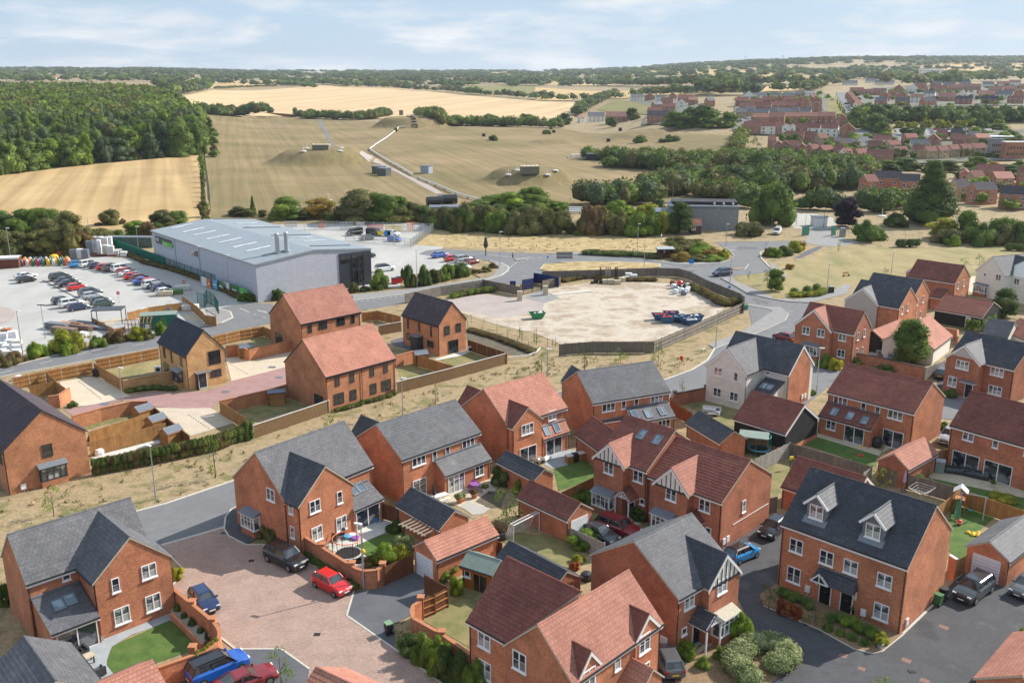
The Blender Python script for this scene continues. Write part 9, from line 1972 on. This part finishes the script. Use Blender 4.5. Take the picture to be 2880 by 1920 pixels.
for i,s in enumerate(('D1 1863,715','D2 300,715','D2 832,686','D2 1337,670','D2 1247,755')[1:]+('D2 1340,672',)[:0]):thing_t('bunker_entrance','small dark bunker doorway on the meadow, %s from the left'%ORD[i],'bunker',s,[('doorway','black_gloss',lambda b:b.box((-1,-.2,-.3),(1,.3,1.9))),('frame','mossy',lambda b:(b.box((-1.3,-.3,-.3),(-1,1,2)),b.box((1,-.3,-.3),(1.3,1,2)),b.box((-1.3,-.3,1.9),(1.3,1,2.2))))],-.3,'bunker doorways')
TG('gatehouse','small white cabin beyond the green gates','hut',tp('D3 790,1390'),shedblk(4,3,2.6,'white_paint'));TG('equipment_cabinet','tall pale blue cabinet right of the green gates','cabinet',tp('D3 970,1475'),[('body','depot_blue',lambda b:b.box((-.7,-.5,0),(.7,.5,2.4))),('door','galvanised',lambda b:b.box((-.6,-.54,.1),(.6,-.5,2.3)))])
FW={'o':('brick_far','brick'),'w':('render_white','white'),'b':('brick_buff_far','buff'),'k':('block_grey','grey')}
brick('tile_far_red',(.31,.14,.11),(.25,.11,.09),(.12,.05,.04),.9,.6,.05,.15,bmp=0);brick('tile_far_salmon',(.50,.25,.19),(.40,.20,.15),(.2,.09,.07),.9,.6,.05,.15,bmp=0);brick('tile_far_grey',(.22,.225,.24),(.17,.175,.19),(.1,.1,.11),.9,.6,.05,.15,bmp=0);brick('tile_far_dark',(.09,.08,.095),(.07,.062,.075),(.04,.04,.045),.9,.6,.05,.15,bmp=0)
FR={'r':('tile_far_red','maroon'),'s':('tile_far_salmon','salmon'),'g':('tile_far_grey','grey'),'d':('tile_far_dark','dark')}
wb=MB();wb.box((-.6,0,-.65),(.6,.05,.65),'white_pvc');wb.box((-.5,.05,-.55),(-.04,.06,.55),'glass_dark');wb.box((.04,.05,-.55),(.5,.06,.55),'glass_dark');FWM=wb.mesh('window')
VR('town_mix',[(.13,.13,.13),(.10,.11,.05),(.17,.165,.16),(.16,.14,.07)],.09,.95,6)
F('town_ground','D3 170,420 250,385 850,385 860,560 1000,580 1120,640 1200,720 1000,760 420,700 150,700 140,600','town_mix',.05,14)
F('town_ground','D3 430,760 1000,720 1300,700 2352,660 2352,890 1700,910 1150,930 760,890 430,850','town_mix',.05,14)
F('town_ground','D3 1010,390 1200,340 2352,310 2352,480 1300,490 1180,560 1110,580','town_mix',.05,14)
F('town_ground','D2 1410,440 1900,400 1960,500 1740,560 1740,620 1500,625 1580,480','town_mix',.05,14)
F('car_park','D3 1370,655 2100,640 2120,700 1880,715 1640,705 1400,712','footway',.12,10)
def row(lab,s,ze=4.2,crop='D3',group='houses of the far town'):
 for i,t in enumerate(s.split()):
  x,y,w_,o,wl,rf=t.split(',');x,y,w_=float(x),float(y),float(w_)
  p=atg(*PX('%s %f,%f'%(crop,x,y)));d=p.y*C_+(CAMH-p.z)*S_;W_=w_/CS/FX*d
  los=VC((p.x,p.y,0)).normalized();X=VC((los.y,-los.x,0))
  big=1 if W_<22 else 1
  if o=='f':U,V,L,Wd=X,los,W_,min(9,max(6,W_*.55))
  elif o=='g':U,V,L,Wd=los,X,10,W_
  else:
   a=math.radians(38 if o=='l' else-38);U=(X*math.cos(a)+los*math.sin(a))if o=='l' else(X*math.cos(a)+los*math.sin(a));V=VC((-U.y,U.x,0));Wd=max(5.5,W_*.55);L=max(5,(W_-Wd*.5)/.8)
  q=VC((p.x,p.y,0))-X*W_/2
  if o=='f':a=R.uniform(-.16,.16);U=X*math.cos(a)+los*math.sin(a);V=VC((-U.y,U.x,0))
  if o in 'lr':q=VC((p.x,p.y,0))-U*L/2-V*.2
  z=TE(p.x,p.y);zr=ze+(Wd/2*.85 if rf in FR else 0)
  k=RB(q,U,V,L,Wd,z+ze,z+zr,.25,.08);nm='house'
  root=EM(nm,k.ctr()+Z3*z,'%s-roofed %s house, %s from left in %s'%(FR[rf][1],FW[wl][1],ORD[i]if i<16 else 'last',lab),'house',group)
  b=MB(root.location);walls(b,k,FW[wl][0],base=z-1);b.build('wall',None,root,(0,0,0));b=MB(root.location);roof(b,k,FR[rf][0],'verge_stone',False,False);b.build('roof',None,root,(0,0,0))
  fs={'f':'f','g':'g','l':'fg','r':'fh'}[o]
  for f in fs:
   pt,n=k.face(f);T=k.U if f=='f' else k.V;LL_=k.L if f=='f' else k.W;m=max(1,int(LL_/3.6))
   base=k.p(0,k.oh)if f=='f' else(k.p(k.og,0)if f=='g' else k.p(k.L-k.og,0))
   for j in range(m):
    for zz in([1.2,3.4]):place(FWM,'window',root,base+T*LL_*(j+.5)/m+Z3*(z+zz),n,root.location)
row('the hill-top group by dark trees','1465,440,95,f,w,g 1560,440,80,g,o,s 1640,442,70,f,w,g 1690,475,95,f,o,r 1735,432,60,g,o,g 1800,492,60,g,w,r 1830,458,110,f,o,r 1890,474,70,f,o,s 2030,482,80,l,o,g',crop='D2')
row('the short row behind the dark terrace','1600,560,110,f,o,r 1630,505,90,l,o,g 1705,525,100,f,o,r',crop='D2')
row('the farm group at the meadow corner','1052,608,50,l,w,s 1155,600,130,f,w,g 1310,605,175,f,o,s 1625,608,170,f,o,d',4.6,crop='D2');row('the column beside big dark trees','2265,485,90,f,o,r 2310,445,90,g,w,g 2330,560,80,f,b,g',crop='D2')
row('the back row of white hipped houses','255,437,85,f,w,g 355,437,85,f,w,g 458,437,85,f,w,g 560,437,85,f,w,g 640,425,60,f,o,g 740,420,80,l,w,g')
row('the second row of the left town block','210,480,90,f,o,r 310,490,90,f,o,r 405,475,90,f,o,r 490,480,90,g,o,r 570,472,80,f,o,r 650,485,80,g,o,r 760,455,70,l,o,r');row('the third row of the left town block','250,528,120,f,o,r 370,525,110,f,o,r 480,520,120,f,o,r 580,520,80,f,o,r 690,500,80,g,o,r 775,490,80,g,o,r 770,528,85,g,o,r')
row('the buff row of the left town block','200,575,80,f,b,g 270,575,55,f,b,g 355,578,100,f,b,g 440,565,60,f,b,g 525,572,100,f,b,g 605,568,60,f,b,g 685,572,80,f,b,g')
row('the rear long three-storey terrace','345,625,120,f,o,s 465,620,120,f,o,s 590,618,120,f,o,s 715,615,120,f,o,s 845,615,130,f,o,s 960,640,100,g,o,s',4.9);row('the front long three-storey terrace','280,692,130,f,o,r 400,697,115,f,w,r 480,700,50,f,o,r 532,703,55,g,w,r 585,704,55,g,w,r 655,706,85,f,o,r 745,710,100,f,w,r 860,715,140,f,w,r 1005,722,120,g,o,r',4.9)
row('the front row above the scrub','435,800,60,f,o,r 480,838,70,g,o,r 532,840,80,g,o,r 590,842,105,f,b,r 658,860,75,g,o,r 710,868,75,g,o,r 770,872,90,l,o,r 860,878,120,l,o,r 935,885,80,f,o,r 1020,905,105,l,w,r 1125,910,115,l,b,r 1245,925,190,f,o,r');row('the second row above the scrub','600,762,140,f,o,r 715,765,110,f,o,r 830,782,100,l,b,r 940,808,85,l,o,d 1040,822,140,l,b,d 1150,805,60,l,w,g 1210,840,105,f,o,r')
row('the right front row under the town','1370,835,120,l,b,r 1425,888,130,l,b,r 1560,880,120,f,b,r 1655,885,120,l,b,r 1742,882,110,l,b,r 1830,872,105,l,b,r 1920,868,110,l,b,r 2015,862,130,l,b,r');row('the right second row under the town','1268,795,140,f,w,r 1500,778,120,l,o,r 1560,832,140,f,w,g 1655,800,110,g,o,r 1720,748,80,f,o,r 1870,790,120,f,o,r 1830,745,80,f,b,d 1975,765,90,f,b,g 2040,780,130,l,b,s')
row('the avenue row, counted from the far end','1035,430,60,l,o,r 1050,450,60,l,o,r 1065,470,60,l,o,r 1083,492,60,l,o,r 1103,515,60,l,w,r 1130,542,60,l,b,r 1150,575,60,l,b,r');row('the far right block, back row','1560,335,80,f,o,g 1680,335,80,f,o,g 1780,342,80,f,o,g 1900,338,80,f,w,g 2080,340,80,f,w,g 2190,338,90,f,w,s 2280,325,80,f,w,s 2350,355,70,f,o,s')
row('the far right block, second row','1080,395,100,f,o,r 1165,402,75,f,o,r 1250,402,100,f,o,r 1395,385,90,g,o,s 1500,385,100,g,w,s 1570,372,100,g,o,s 1690,378,110,f,o,r 1820,368,110,f,o,s 1950,362,130,f,o,s 2130,382,100,f,o,s 2240,378,100,f,o,s');row('the far right block, third row','1340,430,90,g,o,s 1290,445,80,g,o,s 1420,440,90,g,o,s 1535,455,100,f,w,s 1630,418,80,f,w,g 1760,448,130,f,o,s 1880,428,75,g,w,s 1965,435,70,g,w,s 2075,430,130,f,o,s 2195,430,120,f,w,g 2310,428,100,g,o,r')
row('the far right block, front row','1260,475,90,f,o,g 1430,478,100,f,o,d 1640,478,120,l,o,d 1890,468,120,f,o,d 2085,468,120,f,o,d 2285,465,110,f,o,r',3.5)
row('the group right of the huge conifer, rear','1890,1090,80,g,o,r 2090,1065,190,f,o,r 2330,1080,80,f,o,r',4.6);row('the group right of the huge conifer, middle','2005,1115,130,l,b,r 2200,1125,180,l,o,s 1880,1195,110,l,b,d',4.6);row('the group right of the huge conifer, front','2060,1225,210,l,o,d 2270,1268,210,f,o,d',4.8)
row('the dark-roofed group left of the huge conifer','1195,1160,90,l,o,r 1310,1135,190,f,o,d 1470,1160,150,f,o,d',5.0)
row('the farmsteads beyond the avenue','1030,322,110,f,w,g 1190,305,80,f,w,g 1290,318,140,f,w,g',3.0);row('the cottage above the wood','435,282,70,l,w,s',3.5,crop='D0')
for s,w_,h_,m,l in(('D3 1640,246',170,45,'render_white','white flat-roofed building far right on the hill'),('D3 1735,264',150,14,'white_paint','long low white shed below the white building'),('D3 1765,700',160,20,'white_paint','white filling station canopy with blue edge at the far car park'),('D3 2140,865',110,125,'block_grey','grey boxy flats at the right end of the town front row'),('D3 2285,882',170,120,'brick_far','flat-roofed brick flats at the right edge of the town'),('D3 2220,765',260,45,'block_grey','wide dark supermarket roof behind the brick flats')):
 q=atg(*PX(s));q=(q.y*C_+(CAMH-q.z)*S_)/CS/FX;w_*=q;h_*=q
 def f(b,w_=w_,h_=h_):b.box((-w_/2,0,-1),(w_/2,w_*.4,h_))
 thing_t('flat_roofed_building',l,'building',s,[('wall',m,f),('roof','white_paint' if 'white' in l or 'brick' in l else 'lead',lambda b,w_=w_,h_=h_:b.box((-w_/2-.2,-.2,h_),(w_/2+.2,w_*.4+.2,h_+.4))),('window_band' if 'canopy' not in l else 'blue_band','glass_dark' if 'canopy' not in l else 'blue_sign',lambda b,w_=w_,h_=h_:[b.box((-w_/2+1+i*(w_-2)/6,-.1,z),(-w_/2+1+(i+.6)*(w_-2)/6,-.02,z+1.2))for i in range(6)for z in([h_*.2,h_*.6]if h_>4.5 else[h_-1.3])])])
pc=['white','silver','black','blue','grey','red','white','navy']
for i in range(26):
 x=1640+(i%13)*33+(i//13)*12;y=668+(i//13)*18;p=atg(*PX('D3 %d,%d'%(x,y)));car('hatch',pc[(i*5)%8],None,None,'far %s car, %s from left in the %s supermarket row'%(pc[(i*5)%8],ORD[i%13],('rear','front')[i//13]),'cars in the supermarket car park',p=p,dr=VC((.2,1,0)),far=True)
for i,(x,y,c)in enumerate(((1000,470,'black'),(1012,488,'white'),(1022,505,'silver'),(1035,520,'grey'),(1070,530,'navy'),(893,440,'silver'),(812,512,'white'),(250,582,'white'),(150,662,'white'),(2200-2010+0,600,'grey'))):car('hatch',c,None,None,'far %s car on the town streets, number %s'%(c,ORD[i]),'cars in the far streets',p=atg(*PX('D3 %d,%d'%(x,y))),dr=VC((-.6,1,0)),far=True)
for s,t,l in(('D3 230,125',98,'faint pylon on the horizon, left of the mast'),('D3 515,122',92,'dark mast with top on the horizon ridge')):
 x,y=PX(s);p=atg(x,y+12);h=hz(p,120+t/CS)-p.z;TG('mast',l,'mast',p,[('lattice','lead',lambda b,h=h:(b.tube((-3,0,0),(0,0,h),.5,.3,5),b.tube((3,0,0),(0,0,h),.5,.3,5),[b.tube((-6,0,h*q),(6,0,h*q),.3,n=5)for q in(.75,.88)]))])
def haze():
 lo,hi=VC((1e9,)*3),VC((-1e9,)*3);bpy.context.view_layer.update()
 for o in SC.objects:
  if o.type=='MESH':
   for c in o.bound_box:
    p=o.matrix_world@VC(c)
    for i in range(3):lo[i]=min(lo[i],p[i]);hi[i]=max(hi[i],p[i])
 b=MB();b.box((lo.x-20,lo.y-20,lo.z-1),(hi.x+20,hi.y+20,max(hi.z,CAMH)+3))
 m=bpy.data.materials.new('haze');m.use_nodes=True;t=m.node_tree;t.nodes.clear();o=nn(t,'ShaderNodeOutputMaterial');v=nn(t,'ShaderNodeVolumePrincipled',Density=.00006,Anisotropy=.2)
 v.inputs['Color'].default_value=(.86,.93,1,1);t.links.new(v.outputs[0],o.inputs['Volume']);MATS['haze']=m
 ob=b.build('haze','haze');ob['kind']='stuff';ob['label']='thin summer haze over the fields'
haze()
